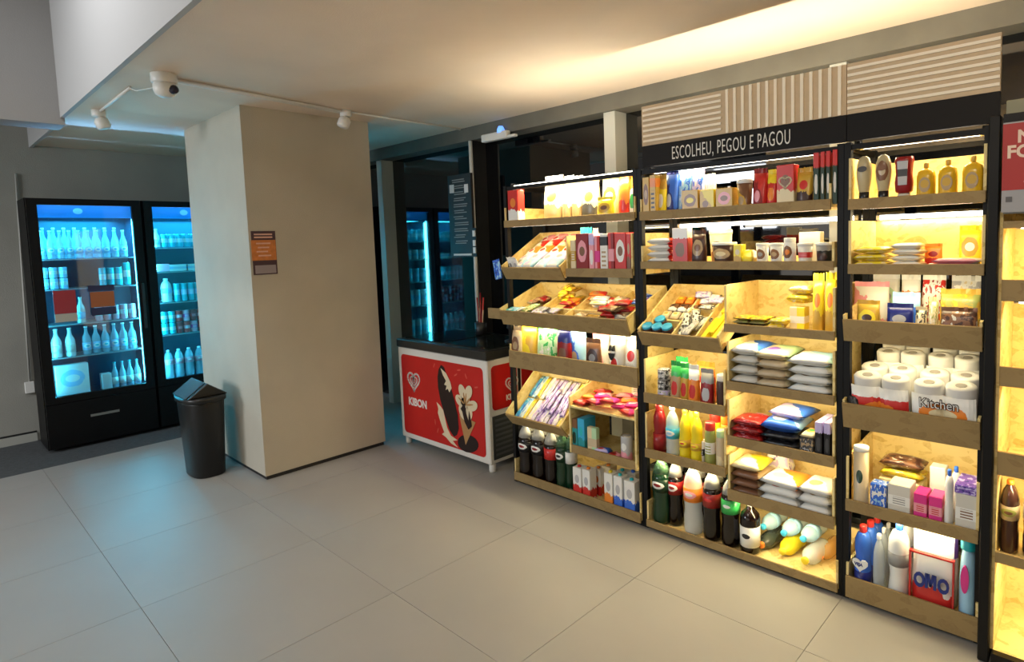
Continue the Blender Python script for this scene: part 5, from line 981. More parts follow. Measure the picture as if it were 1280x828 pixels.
it('box', 'blue_box', 'box', 'bright blue box with teal base inside the upright open box', '', (-2.339, 2.668, 0.334), (0.053, 0.11, 0.204), 'cyan teal turq', 'band', (0, 0, 0))
it('box', 'cream_box', 'box', 'thin cream and yellow-green box beside the bright blue box', '', (-2.254, 2.668, 0.334), (0.07, 0.03, 0.165), 'cream lgreen ltan', 'split', (0, 0, 0))
it('pack', 'blue_sachet', 'packet', 'blue and pink sachet lying in the upright open box', '', (-2.188, 2.668, 0.334), (0.104, 0.06, 0.05), 'lilac blue red', 'diag', (0, 0, 15))
it('pack', 'red_sachet', 'packet', 'red and white sachet lying in the upright open box', '', (-2.114, 2.668, 0.334), (0.084, 0.07, 0.035), 'red pink dred', 'diag', (0, 0, -15))
it('can', 'drink_can', 'can', 'pale grey and pink can inside the upright open box', '', (-2.022, 2.668, 0.334), (0.069, 0.065, 0.158), 'silver pink white', 'band', (0, 0, 0))
it('box', 'biscuit_box', 'box', 'olive yellow box, leftmost on the top middle shelf', '', (-1.833, 2.668, 1.726), (0.042, 0.05, 0.201), 'gold brown tan', 'oval', (0, 0, 0))
it('box', 'biscuit_box', 'box', 'orange yellow box with black square mark', '', (-1.79, 2.668, 1.726), (0.036, 0.05, 0.209), 'gold orange black', 'sign', (0, 0, 0))
it('pouch', 'snack_bag', 'bag', 'yellow bag behind the orange yellow box', '', (-1.765, 2.698, 1.726), (0.056, 0.05, 0.213), 'yel gold white', 'top', (0, 0, 0))
it('pouch', 'snack_bag', 'bag', 'dark blue bag with silver edge on the top middle shelf', '', (-1.719, 2.718, 1.726), (0.074, 0.07, 0.238), 'navy blue silver', 'diag', (0, 0, 0))
it('pouch', 'snack_bag', 'bag', 'bright blue and white crinkled bag on the top middle shelf', '', (-1.65, 2.738, 1.726), (0.081, 0.07, 0.237), 'sky blue white', 'blotch', (0, 0, 0))
it('pouch', 'snack_bag', 'bag', 'blue and lilac crinkled bag right of the bright blue one', '', (-1.575, 2.738, 1.726), (0.07, 0.06, 0.225), 'lilac blue white', 'blotch', (0, 0, 0))
it('pouch', 'snack_bag', 'bag', 'white crinkled packet at the right of the blue bags', '', (-1.518, 2.758, 1.726), (0.068, 0.05, 0.196), 'white offw lilac', 'blotch', (0, 0, 0))
it('box', 'biscuit_box', 'box', 'low olive box, first of the low row', '', (-1.569, 2.668, 1.726), (0.092, 0.06, 0.113), 'gold brown yel', 'oval', (0, 0, 0))
it('box', 'biscuit_box', 'box', 'low olive box, second of the low row', '', (-1.475, 2.668, 1.726), (0.079, 0.06, 0.109), 'gold yel brown', 'diag', (0, 0, 0))
it('box', 'biscuit_box', 'box', 'low reddish-tan box, third of the low row', '', (-1.383, 2.668, 1.726), (0.088, 0.06, 0.109), 'gold pink brown', 'oval', (0, 0, 0))
it('tub', 'glass_jar', 'jar', 'small glass-like brown jar right of the low boxes', '', (-1.293, 2.668, 1.726), (0.076, 0.07, 0.143), 'gold white brown tan', 'diag', (0, 0, 0))
it('pouch', 'snack_bag', 'bag', 'dark red bag on the top middle shelf', '', (-1.212, 2.668, 1.726), (0.069, 0.07, 0.186), 'dred red pink', 'diag', (0, 0, 0))
it('pouch', 'snack_bag', 'bag', 'red and yellow bag beside the dark red one', '', (-1.153, 2.668, 1.726), (0.049, 0.07, 0.176), 'red yel orange', 'top', (0, 0, 0))
it('box', 'biscuit_box', 'box', 'red box with a heart outline and brown picture', '', (-1.085, 2.668, 1.726), (0.079, 0.06, 0.187), 'red cream brown', 'band', (0, 0, 0))
it('pouch', 'snack_bag', 'bag', 'yellow and orange pouch with dark base', '', (-1.007, 2.668, 1.726), (0.069, 0.06, 0.168), 'gold dbrown red', 'band', (0, 0, 0))
it('box', 'tall_pack', 'box', 'tall green pack with red top, first of the four at the right end', '', (-0.95, 2.668, 1.726), (0.023, 0.05, 0.223), 'dgreen red offw', 'top', (0, 0, 0))
it('box', 'tall_pack', 'box', 'tall green pack with red top, second of the four at the right end', '', (-0.923, 2.668, 1.726), (0.016, 0.05, 0.224), 'dgreen red offw', 'top', (0, 0, 0))
it('box', 'tall_pack', 'box', 'tall green pack with red top, third of the four at the right end', '', (-0.9, 2.668, 1.726), (0.016, 0.05, 0.224), 'dgreen red offw', 'top', (0, 0, 0))
it('box', 'tall_pack', 'box', 'tall green pack with red top, fourth of the four at the right end', '', (-0.872, 2.668, 1.726), (0.019, 0.05, 0.227), 'dgreen red offw', 'top', (0, 0, 0))
it('pack', 'noodle_packet', 'packet', 'white and red noodle packet, lowest of the stack at the left', '', (-1.762, 2.668, 1.468), (0.145, 0.12, 0.036), 'white red offw', 'diag', (0, 0, 0))
it('pack', 'noodle_packet', 'packet', 'white and red noodle packet, second from bottom of the stack at the left', '', (-1.761, 2.668, 1.502), (0.145, 0.12, 0.036), 'white red offw', 'diag', (0, 0, 3))
it('pack', 'noodle_packet', 'packet', 'white and red noodle packet, third from bottom of the stack at the left', '', (-1.761, 2.668, 1.536), (0.145, 0.12, 0.036), 'white red offw', 'diag', (0, 0, -4))
it('pack', 'noodle_packet', 'packet', 'white and red noodle packet, topmost of the stack at the left', '', (-1.76, 2.668, 1.57), (0.145, 0.12, 0.036), 'white red offw', 'diag', (0, 0, 2))
it('box', 'noodle_box', 'box', 'tall white and red box right of the noodle stack', '', (-1.631, 2.668, 1.468), (0.09, 0.05, 0.186), 'red white brown', 'top', (0, 0, 0))
it('pouch', 'brown_pouch', 'bag', 'dark brown pouch with pale label on the second shelf', '', (-1.534, 2.668, 1.468), (0.077, 0.05, 0.171), 'dbrown tan brown', 'oval', (0, 0, 0))
it('tub', 'snack_tub', 'tub', 'large cream tub with brown picture behind the low tub', '', (-1.483, 2.768, 1.468), (0.121, 0.11, 0.172), 'cream white brown dbrown', 'band', (0, 0, 0))
it('tub', 'dip_tub', 'tub', 'low dark tub with white lid in front of the cream tub', '', (-1.41, 2.668, 1.468), (0.128, 0.1, 0.108), 'dbrown white tan cream', 'oval', (0, 0, 0))
it('box', 'yellow_box', 'box', 'small yellow box between the dark tub and the white cups', '', (-1.317, 2.668, 1.468), (0.041, 0.05, 0.095), 'yel gold cream', 'band', (0, 0, 0))
it('pack', 'yellow_bag', 'packet', 'crumpled yellow packet left of the white cups', '', (-1.271, 2.668, 1.468), (0.06, 0.07, 0.07), 'yel gold cream', 'diag', (0, 0, 0))
it('tub', 'yogurt_cup', 'tub', 'white cup with brown print, left of the two on the second shelf', '', (-1.208, 2.668, 1.468), (0.058, 0.075, 0.1), 'white white brown grey', 'oval', (0, 0, 0))
it('tub', 'yogurt_cup', 'tub', 'white cup with brown print, right of the two on the second shelf', '', (-1.141, 2.668, 1.468), (0.06, 0.075, 0.099), 'white white brown tan', 'oval', (0, 0, 0))
it('jar', 'coffee_jar', 'jar', 'white jar with round brown picture on the second shelf', '', (-1.078, 2.668, 1.468), (0.051, 0.07, 0.119), 'white white brown orange', 'oval', (0, 0, 0))
it('tub', 'milk_tub', 'tub', 'white tub with pinkish red label on the second shelf', '', (-1.012, 2.668, 1.468), (0.066, 0.09, 0.096), 'white white red pink', 'mid', (0, 0, 0))
it('box', 'white_carton', 'box', 'large glowing white carton behind the pink-labelled tub', '', (-1.022, 2.788, 1.468), (0.097, 0.05, 0.144), 'white offw white', 'plain', (0, 0, 0))
it('tub', 'dark_tub', 'tub', 'dark tub with pale arc label at the right end of the second shelf', '', (-0.928, 2.668, 1.468), (0.074, 0.09, 0.097), 'black white grey dbrown', 'top', (0, 0, 0))
it('jar', 'blue_lid_jar', 'jar', 'small jar with sky blue lid, front left of the four in the slanted tray', '', (-1.835, 2.668, 1.063), (0.062, 0.062, 0.075), 'dbrown cyan', 'plain', (30.07, 0, 0))
it('jar', 'blue_lid_jar', 'jar', 'small jar with sky blue lid, front centre of the four in the slanted tray', '', (-1.775, 2.67, 1.064), (0.062, 0.062, 0.075), 'dbrown cyan', 'plain', (30.07, 0, 0))
it('jar', 'blue_lid_jar', 'jar', 'small jar with sky blue lid, front right of the four in the slanted tray', '', (-1.715, 2.672, 1.066), (0.062, 0.062, 0.075), 'dbrown cyan', 'plain', (30.07, 0, 0))
it('jar', 'blue_lid_jar', 'jar', 'small jar with sky blue lid, rear of the four in the slanted tray', '', (-1.79, 2.724, 1.096), (0.062, 0.062, 0.075), 'dbrown cyan', 'plain', (30.07, 0, 0))
it('pack', 'cream_cup', 'packet', 'yellow-topped small snack in the front row of three', 'front row of small snacks in the slanted tray', (-1.815, 2.802, 1.141), (0.055, 0.065, 0.04), 'ltan cream gold', 'oval', (30.07, 0, 0))
it('pack', 'cream_cup', 'packet', 'brown and white small snack in the middle row of three', 'middle row of small snacks in the slanted tray', (-1.805, 2.864, 1.177), (0.055, 0.065, 0.04), 'brown white dbrown', 'band', (30.07, 0, 0))
it('pack', 'cream_cup', 'packet', 'orange small snack in the rear row of three', 'rear row of small snacks in the slanted tray', (-1.795, 2.927, 1.213), (0.055, 0.065, 0.04), 'orange gold yel', 'oval', (30.07, 0, 0))
it('pack', 'cream_cup', 'packet', 'yellow-topped small snack in the front row of three', 'front row of small snacks in the slanted tray', (-1.755, 2.802, 1.141), (0.055, 0.065, 0.04), 'ltan cream gold', 'oval', (30.07, 0, 0))
it('pack', 'cream_cup', 'packet', 'brown and white small snack in the middle row of three', 'middle row of small snacks in the slanted tray', (-1.745, 2.864, 1.177), (0.055, 0.065, 0.04), 'brown white dbrown', 'band', (30.07, 0, 0))
it('pack', 'cream_cup', 'packet', 'orange small snack in the rear row of three', 'rear row of small snacks in the slanted tray', (-1.735, 2.927, 1.213), (0.055, 0.065, 0.04), 'orange gold yel', 'oval', (30.07, 0, 0))
it('pack', 'cream_cup', 'packet', 'yellow-topped small snack in the front row of three', 'front row of small snacks in the slanted tray', (-1.695, 2.802, 1.141), (0.055, 0.065, 0.04), 'ltan cream gold', 'oval', (30.07, 0, 0))
it('pack', 'cream_cup', 'packet', 'brown and white small snack in the middle row of three', 'middle row of small snacks in the slanted tray', (-1.685, 2.864, 1.177), (0.055, 0.065, 0.04), 'brown white dbrown', 'band', (30.07, 0, 0))
it('pack', 'cream_cup', 'packet', 'orange small snack in the rear row of three', 'rear row of small snacks in the slanted tray', (-1.675, 2.927, 1.213), (0.055, 0.065, 0.04), 'orange gold yel', 'oval', (30.07, 0, 0))
it('pack', 'lilac_sachet', 'sachet', 'lilac and white sachet at the back of the tray with blue-lidded jars', 'lilac sachets behind the snacks', (-1.653, 2.953, 1.249), (0.09, 0.055, 0.02), 'lilac white purple', 'blotch', (30.07, 0, 16))
it('pack', 'lilac_sachet', 'sachet', 'lilac and white sachet at the back of the tray with blue-lidded jars', 'lilac sachets behind the snacks', (-1.617, 2.925, 1.233), (0.09, 0.055, 0.02), 'white lilac purple', 'blotch', (30.07, 0, 22))
it('pack', 'lilac_sachet', 'sachet', 'lilac and white sachet at the back of the tray with blue-lidded jars', 'lilac sachets behind the snacks', (-1.569, 2.91, 1.241), (0.09, 0.055, 0.02), 'lilac white purple', 'blotch', (30.07, 0, -2))
it('pack', 'lilac_sachet', 'sachet', 'lilac and white sachet at the back of the tray with blue-lidded jars', 'lilac sachets behind the snacks', (-1.605, 2.929, 1.251), (0.09, 0.055, 0.02), 'white lilac purple', 'blotch', (30.07, 0, -14))
it('pack', 'lilac_sachet', 'sachet', 'lilac and white sachet at the back of the tray with blue-lidded jars', 'lilac sachets behind the snacks', (-1.645, 2.926, 1.266), (0.09, 0.055, 0.02), 'lilac white purple', 'blotch', (30.07, 0, 25))
it('pack', 'gum_stick', 'packet', 'silver and black striped gum packet in the slanted tray', 'gum packets of the slanted tray', (-1.636, 2.67, 1.085), (0.045, 0.12, 0.016), 'offw black silver', 'blotch', (30.07, 0, 16))
it('pack', 'gum_stick', 'packet', 'silver and black striped gum packet in the slanted tray', 'gum packets of the slanted tray', (-1.592, 2.722, 1.116), (0.045, 0.12, 0.016), 'silver offw dgreen', 'blotch', (30.07, 0, -24))
it('pack', 'gum_stick', 'packet', 'silver and black striped gum packet in the slanted tray', 'gum packets of the slanted tray', (-1.597, 2.753, 1.15), (0.045, 0.12, 0.016), 'offw black silver', 'blotch', (30.07, 0, 25))
it('pack', 'gum_stick', 'packet', 'silver and black striped gum packet in the slanted tray', 'gum packets of the slanted tray', (-1.598, 2.643, 1.086), (0.045, 0.12, 0.016), 'silver offw dgreen', 'blotch', (30.07, 0, 17))
it('pack', 'gum_stick', 'packet', 'silver and black striped gum packet in the slanted tray', 'gum packets of the slanted tray', (-1.627, 2.706, 1.138), (0.045, 0.12, 0.016), 'offw black silver', 'blotch', (30.07, 0, 23))
it('pack', 'gum_stick', 'packet', 'silver and black striped gum packet in the slanted tray', 'gum packets of the slanted tray', (-1.597, 2.644, 1.103), (0.045, 0.12, 0.016), 'silver offw dgreen', 'blotch', (30.07, 0, -10))
it('pack', 'foil_stick', 'packet', 'white and green foil stick behind the gum packets', 'foil sticks behind the gum', (-1.575, 2.793, 1.157), (0.1, 0.035, 0.016), 'offw black silver', 'blotch', (30.07, 0, 3))
it('pack', 'foil_stick', 'packet', 'white and green foil stick behind the gum packets', 'foil sticks behind the gum', (-1.605, 2.794, 1.157), (0.1, 0.035, 0.016), 'silver dgreen offw', 'blotch', (30.07, 0, 4))
it('pack', 'foil_stick', 'packet', 'white and green foil stick behind the gum packets', 'foil sticks behind the gum', (-1.627, 2.783, 1.167), (0.1, 0.035, 0.016), 'offw black silver', 'blotch', (30.07, 0, -4))
it('pack', 'foil_stick', 'packet', 'white and green foil stick behind the gum packets', 'foil sticks behind the gum', (-1.626, 2.778, 1.164), (0.1, 0.035, 0.016), 'silver dgreen offw', 'blotch', (30.07, 0, 2))
it('pack', 'foil_stick', 'packet', 'white and green foil stick behind the gum packets', 'foil sticks behind the gum', (-1.585, 2.842, 1.217), (0.1, 0.035, 0.016), 'offw black silver', 'blotch', (30.07, 0, -11))
it('box', 'yellow_box', 'box', 'slim bright yellow box lying in the right lane of the slanted tray', 'slim yellow boxes of the slanted tray', (-1.513, 2.685, 1.073), (0.027, 0.17, 0.03), 'yel gold yel', 'plain', (30.07, 0, -4))
it('box', 'yellow_box', 'box', 'slim bright yellow box lying in the right lane of the slanted tray', 'slim yellow boxes of the slanted tray', (-1.483, 2.729, 1.098), (0.027, 0.17, 0.03), 'yel gold yel', 'plain', (30.07, 0, -4))
it('box', 'yellow_box', 'box', 'slim bright yellow box lying in the right lane of the slanted tray', 'slim yellow boxes of the slanted tray', (-1.453, 2.685, 1.073), (0.027, 0.17, 0.03), 'yel gold yel', 'plain', (30.07, 0, -4))
it('box', 'yellow_box', 'box', 'slim bright yellow box lying in the right lane of the slanted tray', 'slim yellow boxes of the slanted tray', (-1.423, 2.729, 1.098), (0.027, 0.17, 0.03), 'yel gold yel', 'plain', (30.07, 0, -4))
it('box', 'yellow_box', 'box', 'slim bright yellow box further up the right lane of the slanted tray', 'rear slim yellow boxes of the slanted tray', (-1.495, 2.876, 1.184), (0.027, 0.13, 0.03), 'yel gold yel', 'plain', (30.07, 0, -4))
it('box', 'yellow_box', 'box', 'slim bright yellow box further up the right lane of the slanted tray', 'rear slim yellow boxes of the slanted tray', (-1.465, 2.876, 1.184), (0.027, 0.13, 0.03), 'yel gold yel', 'plain', (30.07, 0, -4))
it('box', 'yellow_box', 'box', 'slim bright yellow box further up the right lane of the slanted tray', 'rear slim yellow boxes of the slanted tray', (-1.435, 2.876, 1.184), (0.027, 0.13, 0.03), 'yel gold yel', 'plain', (30.07, 0, -4))
it('pack', 'dark_snack', 'packet', 'dark brown-green flat packet in the low stack of the yellow snack tray', 'dark flat packets of the yellow snack tray', (-1.304, 2.668, 1.165), (0.082, 0.13, 0.018), 'dbrown gold lolive', 'blotch', (0, 0, -4))
it('pack', 'dark_snack', 'packet', 'dark brown-green flat packet in the low stack of the yellow snack tray', 'dark flat packets of the yellow snack tray', (-1.222, 2.668, 1.165), (0.083, 0.13, 0.018), 'dbrown gold lolive', 'blotch', (0, 0, -4))
it('pack', 'dark_snack', 'packet', 'dark brown-green flat packet in the low stack of the yellow snack tray', 'dark flat packets of the yellow snack tray', (-1.304, 2.668, 1.182), (0.082, 0.13, 0.018), 'lolive brown black', 'blotch', (0, 0, 3))
it('pack', 'dark_snack', 'packet', 'dark brown-green flat packet in the low stack of the yellow snack tray', 'dark flat packets of the yellow snack tray', (-1.222, 2.668, 1.182), (0.083, 0.13, 0.018), 'lolive brown black', 'blotch', (0, 0, 3))
it('pack', 'dark_snack', 'packet', 'dark brown-green flat packet in the low stack of the yellow snack tray', 'dark flat packets of the yellow snack tray', (-1.304, 2.668, 1.2), (0.082, 0.13, 0.018), 'gold yel brown', 'blotch', (0, 0, 0))
it('pack', 'dark_snack', 'packet', 'dark brown-green flat packet in the low stack of the yellow snack tray', 'dark flat packets of the yellow snack tray', (-1.222, 2.668, 1.2), (0.082, 0.13, 0.018), 'gold yel brown', 'blotch', (0, 0, 0))
it('pack', 'yellow_packet', 'packet', 'crumpled yellow packet right of the dark flat stack', 'crumpled yellow packets beside the dark stack', (-1.134, 2.668, 1.165), (0.079, 0.12, 0.03), 'yel cream gold', 'blotch', (0, 0, 12))
it('pack', 'yellow_packet', 'packet', 'crumpled yellow packet right of the dark flat stack', 'crumpled yellow packets beside the dark stack', (-1.133, 2.668, 1.19), (0.079, 0.12, 0.03), 'yel cream gold', 'blotch', (0, 0, -8))
it('box', 'biscuit_pack', 'box', 'white and yellow pack standing in the yellow snack tray', '', (-1.057, 2.728, 1.165), (0.069, 0.06, 0.106), 'cream yel white', 'split', (0, 0, 0))
it('bag', 'yellow_bag', 'bag', 'bright yellow bag lying on the white and yellow pack', '', (-1.054, 2.728, 1.285), (0.106, 0.1, 0.045), 'yel gold white', 'blotch', (0, 0, 0))
it('bag', 'yellow_bag', 'bag', 'pale yellow bag on top of the pile in the yellow snack tray', '', (-1.047, 2.728, 1.329), (0.105, 0.1, 0.04), 'cream yel gold', 'blotch', (0, 0, 0))
it('pouch', 'tall_pouch', 'bag', 'tall yellow pouch with flared top, left of the pair', '', (-0.958, 2.698, 1.165), (0.048, 0.06, 0.262), 'yel gold orange', 'band', (0, 0, 0))
it('pouch', 'tall_pouch', 'bag', 'tall yellow pouch with flared top at the right end', '', (-0.904, 2.698, 1.165), (0.047, 0.06, 0.267), 'yel gold orange', 'band', (0, 0, 0))
it('can', 'food_can', 'can', 'silver-grey can, lowest of the stack at the left of the sauces tray', '', (-1.763, 2.668, 0.74), (0.077, 0.075, 0.055), 'silver lilac dgrey', 'blotch', (0, 0, 0))
it('can', 'food_can', 'can', 'silver-grey can, middle of the stack at the left of the sauces tray', '', (-1.762, 2.668, 0.796), (0.077, 0.075, 0.055), 'grey black white', 'blotch', (0, 0, 0))
it('can', 'food_can', 'can', 'silver-grey can, topmost of the stack at the left of the sauces tray', '', (-1.76, 2.668, 0.852), (0.076, 0.075, 0.055), 'silver dgrey white', 'blotch', (0, 0, 0))
it('pouch', 'tomato_pouch', 'bag', 'red pouch with green top in the sauces tray', '', (-1.681, 2.668, 0.74), (0.059, 0.05, 0.22), 'tan green red', 'top', (0, 0, 0))
it('pouch', 'corn_pouch', 'bag', 'yellow and red pouch with green top in the sauces tray', '', (-1.632, 2.678, 0.74), (0.053, 0.05, 0.211), 'gold green red', 'top', (0, 0, 0))
it('pouch', 'tomato_pouch', 'bag', 'green-topped pouch in the rear row of the sauces tray', '', (-1.706, 2.768, 0.74), (0.076, 0.05, 0.222), 'green lgreen white', 'diag', (0, 0, 0))
it('pouch', 'white_pouch', 'bag', 'white and orange pouch in the middle of the sauces tray', '', (-1.574, 2.668, 0.74), (0.061, 0.05, 0.211), 'orange white red', 'top', (0, 0, 0))
it('pouch', 'grey_pouch', 'bag', 'grey and dark red pouch in the sauces tray', '', (-1.498, 2.668, 0.74), (0.073, 0.05, 0.2), 'dred grey silver', 'top', (0, 0, 0))
it('pouch', 'orange_pouch', 'bag', 'orange-topped pouch in the rear row of the sauces tray', '', (-1.561, 2.768, 0.74), (0.108, 0.05, 0.212), 'red orange white', 'top', (0, 0, 0))
it('jar', 'dark_jar', 'jar', 'very dark jar with white lid at the right end of the sauces tray', '', (-1.419, 2.668, 0.74), (0.061, 0.075, 0.177), 'dbrown white', 'plain', (0, 0, 0))
it('bag', 'rice_bag', 'bag', 'pale rice bag, lowest of the left stack in the rice tray', '', (-1.289, 2.668, 0.88), (0.143, 0.26, 0.05), 'offw tan white', 'diag', (0, 0, 0))
it('bag', 'rice_bag', 'bag', 'pale rice bag, second from bottom of the left stack in the rice tray', '', (-1.289, 2.668, 0.929), (0.143, 0.26, 0.05), 'offw tan white', 'diag', (0, 0, 2))
it('bag', 'rice_bag', 'bag', 'pale rice bag, third from bottom of the left stack in the rice tray', '', (-1.289, 2.668, 0.978), (0.143, 0.26, 0.05), 'offw tan white', 'diag', (0, 0, -2))
it('bag', 'rice_bag', 'bag', 'pale rice bag, topmost of the left stack in the rice tray', '', (-1.288, 2.668, 1.027), (0.143, 0.26, 0.05), 'white blue offw', 'diag', (0, 0, 3))
it('bag', 'rice_bag', 'bag', 'cream rice bag, lowest of the middle stack in the rice tray', '', (-1.159, 2.668, 0.88), (0.158, 0.26, 0.047), 'ltan cream tan', 'diag', (0, 0, 0))
it('bag', 'rice_bag', 'bag', 'cream rice bag, second from bottom of the middle stack in the rice tray', '', (-1.159, 2.668, 0.926), (0.157, 0.26, 0.047), 'ltan cream tan', 'diag', (0, 0, 2))
it('bag', 'rice_bag', 'bag', 'cream rice bag, third from bottom of the middle stack in the rice tray', '', (-1.158, 2.668, 0.972), (0.157, 0.26, 0.047), 'ltan cream tan', 'diag', (0, 0, -2))
it('bag', 'rice_bag', 'bag', 'cream rice bag, topmost of the middle stack in the rice tray', '', (-1.158, 2.668, 1.018), (0.157, 0.26, 0.047), 'cream lgreen purple', 'diag', (0, 0, 3))
it('bag', 'rice_bag', 'bag', 'white rice bag, lowest of the right stack in the rice tray', '', (-0.983, 2.668, 0.88), (0.194, 0.22, 0.044), 'white offw tan', 'diag', (0, 0, 0))
it('bag', 'rice_bag', 'bag', 'white rice bag, second from bottom of the right stack in the rice tray', '', (-0.983, 2.668, 0.923), (0.193, 0.22, 0.044), 'white offw tan', 'diag', (0, 0, 2))
it('bag', 'rice_bag', 'bag', 'white rice bag, third from bottom of the right stack in the rice tray', '', (-0.983, 2.668, 0.966), (0.193, 0.22, 0.044), 'white offw tan', 'diag', (0, 0, -2))
it('bag', 'rice_bag', 'bag', 'white rice bag, topmost of the right stack in the rice tray', '', (-0.983, 2.668, 1.01), (0.193, 0.22, 0.044), 'white sky offw', 'diag', (0, 0, 3))
it('b_ketchup', 'ketchup_bottle', 'bottle', 'dark red sauce bottle at the left end of the oil tray', '', (-1.798, 2.668, 0.434), (0.073, 0.075, 0.273), 'dred red dred', 'plain', (0, 0, 0))
it('b_water', 'vinegar_bottle', 'bottle', 'clear bottle with blue band beside the dark red sauce', '', (-1.717, 2.668, 0.434), (0.071, 0.075, 0.273), 'clearb white cyan white sky', 'oval', (0, 0, 0))
it('b_oil', 'oil_bottle', 'bottle', 'yellow cooking oil bottle, left of the three', '', (-1.639, 2.668, 0.434), (0.059, 0.075, 0.277), 'oily yel gold yel red', 'oval', (0, 0, 0))
it('b_oil', 'oil_bottle', 'bottle', 'yellow cooking oil bottle, right of the three', '', (-1.57, 2.668, 0.434), (0.062, 0.075, 0.268), 'oily yel gold yel orange', 'oval', (0, 0, 0))
it('b_oil', 'oil_bottle', 'bottle', 'yellow cooking oil bottle, behind the other two', '', (-1.657, 2.768, 0.434), (0.075, 0.07, 0.269), 'oily yel gold', 'plain', (0, 0, 0))
it('can', 'small_can', 'can', 'small white and black can between oil and olives', '', (-1.542, 2.698, 0.434), (0.028, 0.04, 0.12), 'white black white', 'mid', (0, 0, 0))
it('jar', 'olive_jar', 'jar', 'olive jar with red lid in the oil tray', '', (-1.489, 2.668, 0.434), (0.055, 0.06, 0.228), 'lolive red white lolive', 'mid', (0, 0, 0))
it('jar', 'corn_jar', 'jar', 'yellow jar with red lid in the rear right of the oil tray', '', (-1.514, 2.768, 0.434), (0.061, 0.06, 0.245), 'yel red orange yel', 'band', (0, 0, 0))
it('jar', 'pickle_jar', 'jar', 'pale green jar with light green lid at the right of the oil tray', '', (-1.427, 2.668, 0.434), (0.053, 0.065, 0.199), 'ltan lgreen cream ltan', 'band', (0, 0, 0))
it('jar', 'tomato_jar', 'jar', 'orange-lidded jar behind the pale green jar', '', (-1.457, 2.768, 0.434), (0.046, 0.06, 0.242), 'gold orange red gold', 'band', (0, 0, 0))
it('bag', 'red_pack', 'packet', 'shiny red packet, lowest of the left stack in the coffee tray', '', (-1.284, 2.668, 0.603), (0.16, 0.16, 0.04), 'dred red pink', 'blotch', (0, 0, 0))
it('bag', 'red_pack', 'packet', 'shiny red packet, second from bottom of the left stack in the coffee tray', '', (-1.284, 2.668, 0.642), (0.16, 0.16, 0.04), 'dred red pink', 'blotch', (0, 0, 2))
it('bag', 'red_pack', 'packet', 'shiny red packet, topmost of the left stack in the coffee tray', '', (-1.283, 2.668, 0.681), (0.16, 0.16, 0.04), 'dred red pink', 'blotch', (0, 0, -2))
it('pack', 'lilac_pack', 'packet', 'lilac and pink packet lying behind the red stack', '', (-1.317, 2.838, 0.603), (0.107, 0.1, 0.09), 'pink lilac purple', 'blotch', (0, 0, 0))
it('bag', 'coffee_pack', 'packet', 'black vacuum coffee pack, lowest of the middle stack', '', (-1.12, 2.668, 0.603), (0.175, 0.22, 0.04), 'black dgrey char', 'blotch', (0, 0, 0))
it('bag', 'coffee_pack', 'packet', 'black vacuum coffee pack, topmost of the middle stack', '', (-1.12, 2.668, 0.642), (0.175, 0.22, 0.04), 'black dgrey char', 'blotch', (0, 0, 2))
it('bag', 'coffee_bag', 'bag', 'blue coffee bag with white script lying on the black packs', '', (-1.115, 2.668, 0.681), (0.185, 0.22, 0.06), 'blue sky white', 'diag', (0, 0, 4))
it('bag', 'coffee_bag', 'bag', 'blue and lilac coffee bag, topmost of the blue ones', '', (-1.11, 2.718, 0.739), (0.175, 0.18, 0.045), 'lilac blue white', 'diag', (0, 0, -6))
it('box', 'dark_box', 'box', 'dark grey box right of the black coffee packs', '', (-0.992, 2.668, 0.603), (0.06, 0.14, 0.083), 'dgrey tan silver', 'blotch', (0, 0, 0))
it('pack', 'cream_pack', 'packet', 'cream and yellow packet on the dark grey box', '', (-0.99, 2.668, 0.678), (0.064, 0.12, 0.03), 'cream gold green', 'oval', (0, 0, 0))
it('box', 'capsule_box', 'box', 'black box with lilac top, left of the last pair in the coffee tray', '', (-0.939, 2.668, 0.603), (0.031, 0.16, 0.166), 'black lilac dgrey', 'top', (0, 0, 0))
it('box', 'capsule_box', 'box', 'black box with lilac top at the right end of the coffee tray', '', (-0.902, 2.668, 0.603), (0.027, 0.16, 0.169), 'black lilac dgrey', 'top', (0, 0, 0))
it('bag', 'flour_pack', 'packet', 'brown-sided pack with white top, lowest of the left stack in the flour tray', '', (-1.29, 2.668, 0.326), (0.154, 0.2, 0.044), 'brown tan dbrown', 'diag', (0, 0, 0))
it('bag', 'flour_pack', 'packet', 'brown-sided pack with white top, second from bottom of the left stack in the flour tray', '', (-1.29, 2.668, 0.368), (0.153, 0.2, 0.044), 'brown tan dbrown', 'diag', (0, 0, 2))
it('bag', 'flour_pack', 'packet', 'brown-sided pack with white top, third from bottom of the left stack in the flour tray', '', (-1.29, 2.668, 0.411), (0.153, 0.2, 0.044), 'brown tan dbrown', 'diag', (0, 0, -2))
it('bag', 'flour_pack', 'packet', 'brown-sided pack with white top, topmost of the left stack in the flour tray', '', (-1.289, 2.668, 0.455), (0.153, 0.2, 0.044), 'cream yel white', 'diag', (0, 0, 3))
it('bag', 'sugar_pack', 'packet', 'lilac flowered packet behind the left stack of the flour tray', '', (-1.227, 2.888, 0.326), (0.121, 0.1, 0.19), 'white lilac purple', 'blotch', (0, 0, 0))
it('bag', 'sugar_pack', 'packet', 'white and orange sugar pack, lowest of the middle stack in the flour tray', '', (-1.122, 2.668, 0.326), (0.199, 0.19, 0.046), 'white offw red', 'diag', (0, 0, 0))
it('bag', 'sugar_pack', 'packet', 'white and orange sugar pack, second from bottom of the middle stack in the flour tray', '', (-1.122, 2.668, 0.37), (0.199, 0.19, 0.046), 'white offw red', 'diag', (0, 0, 2))
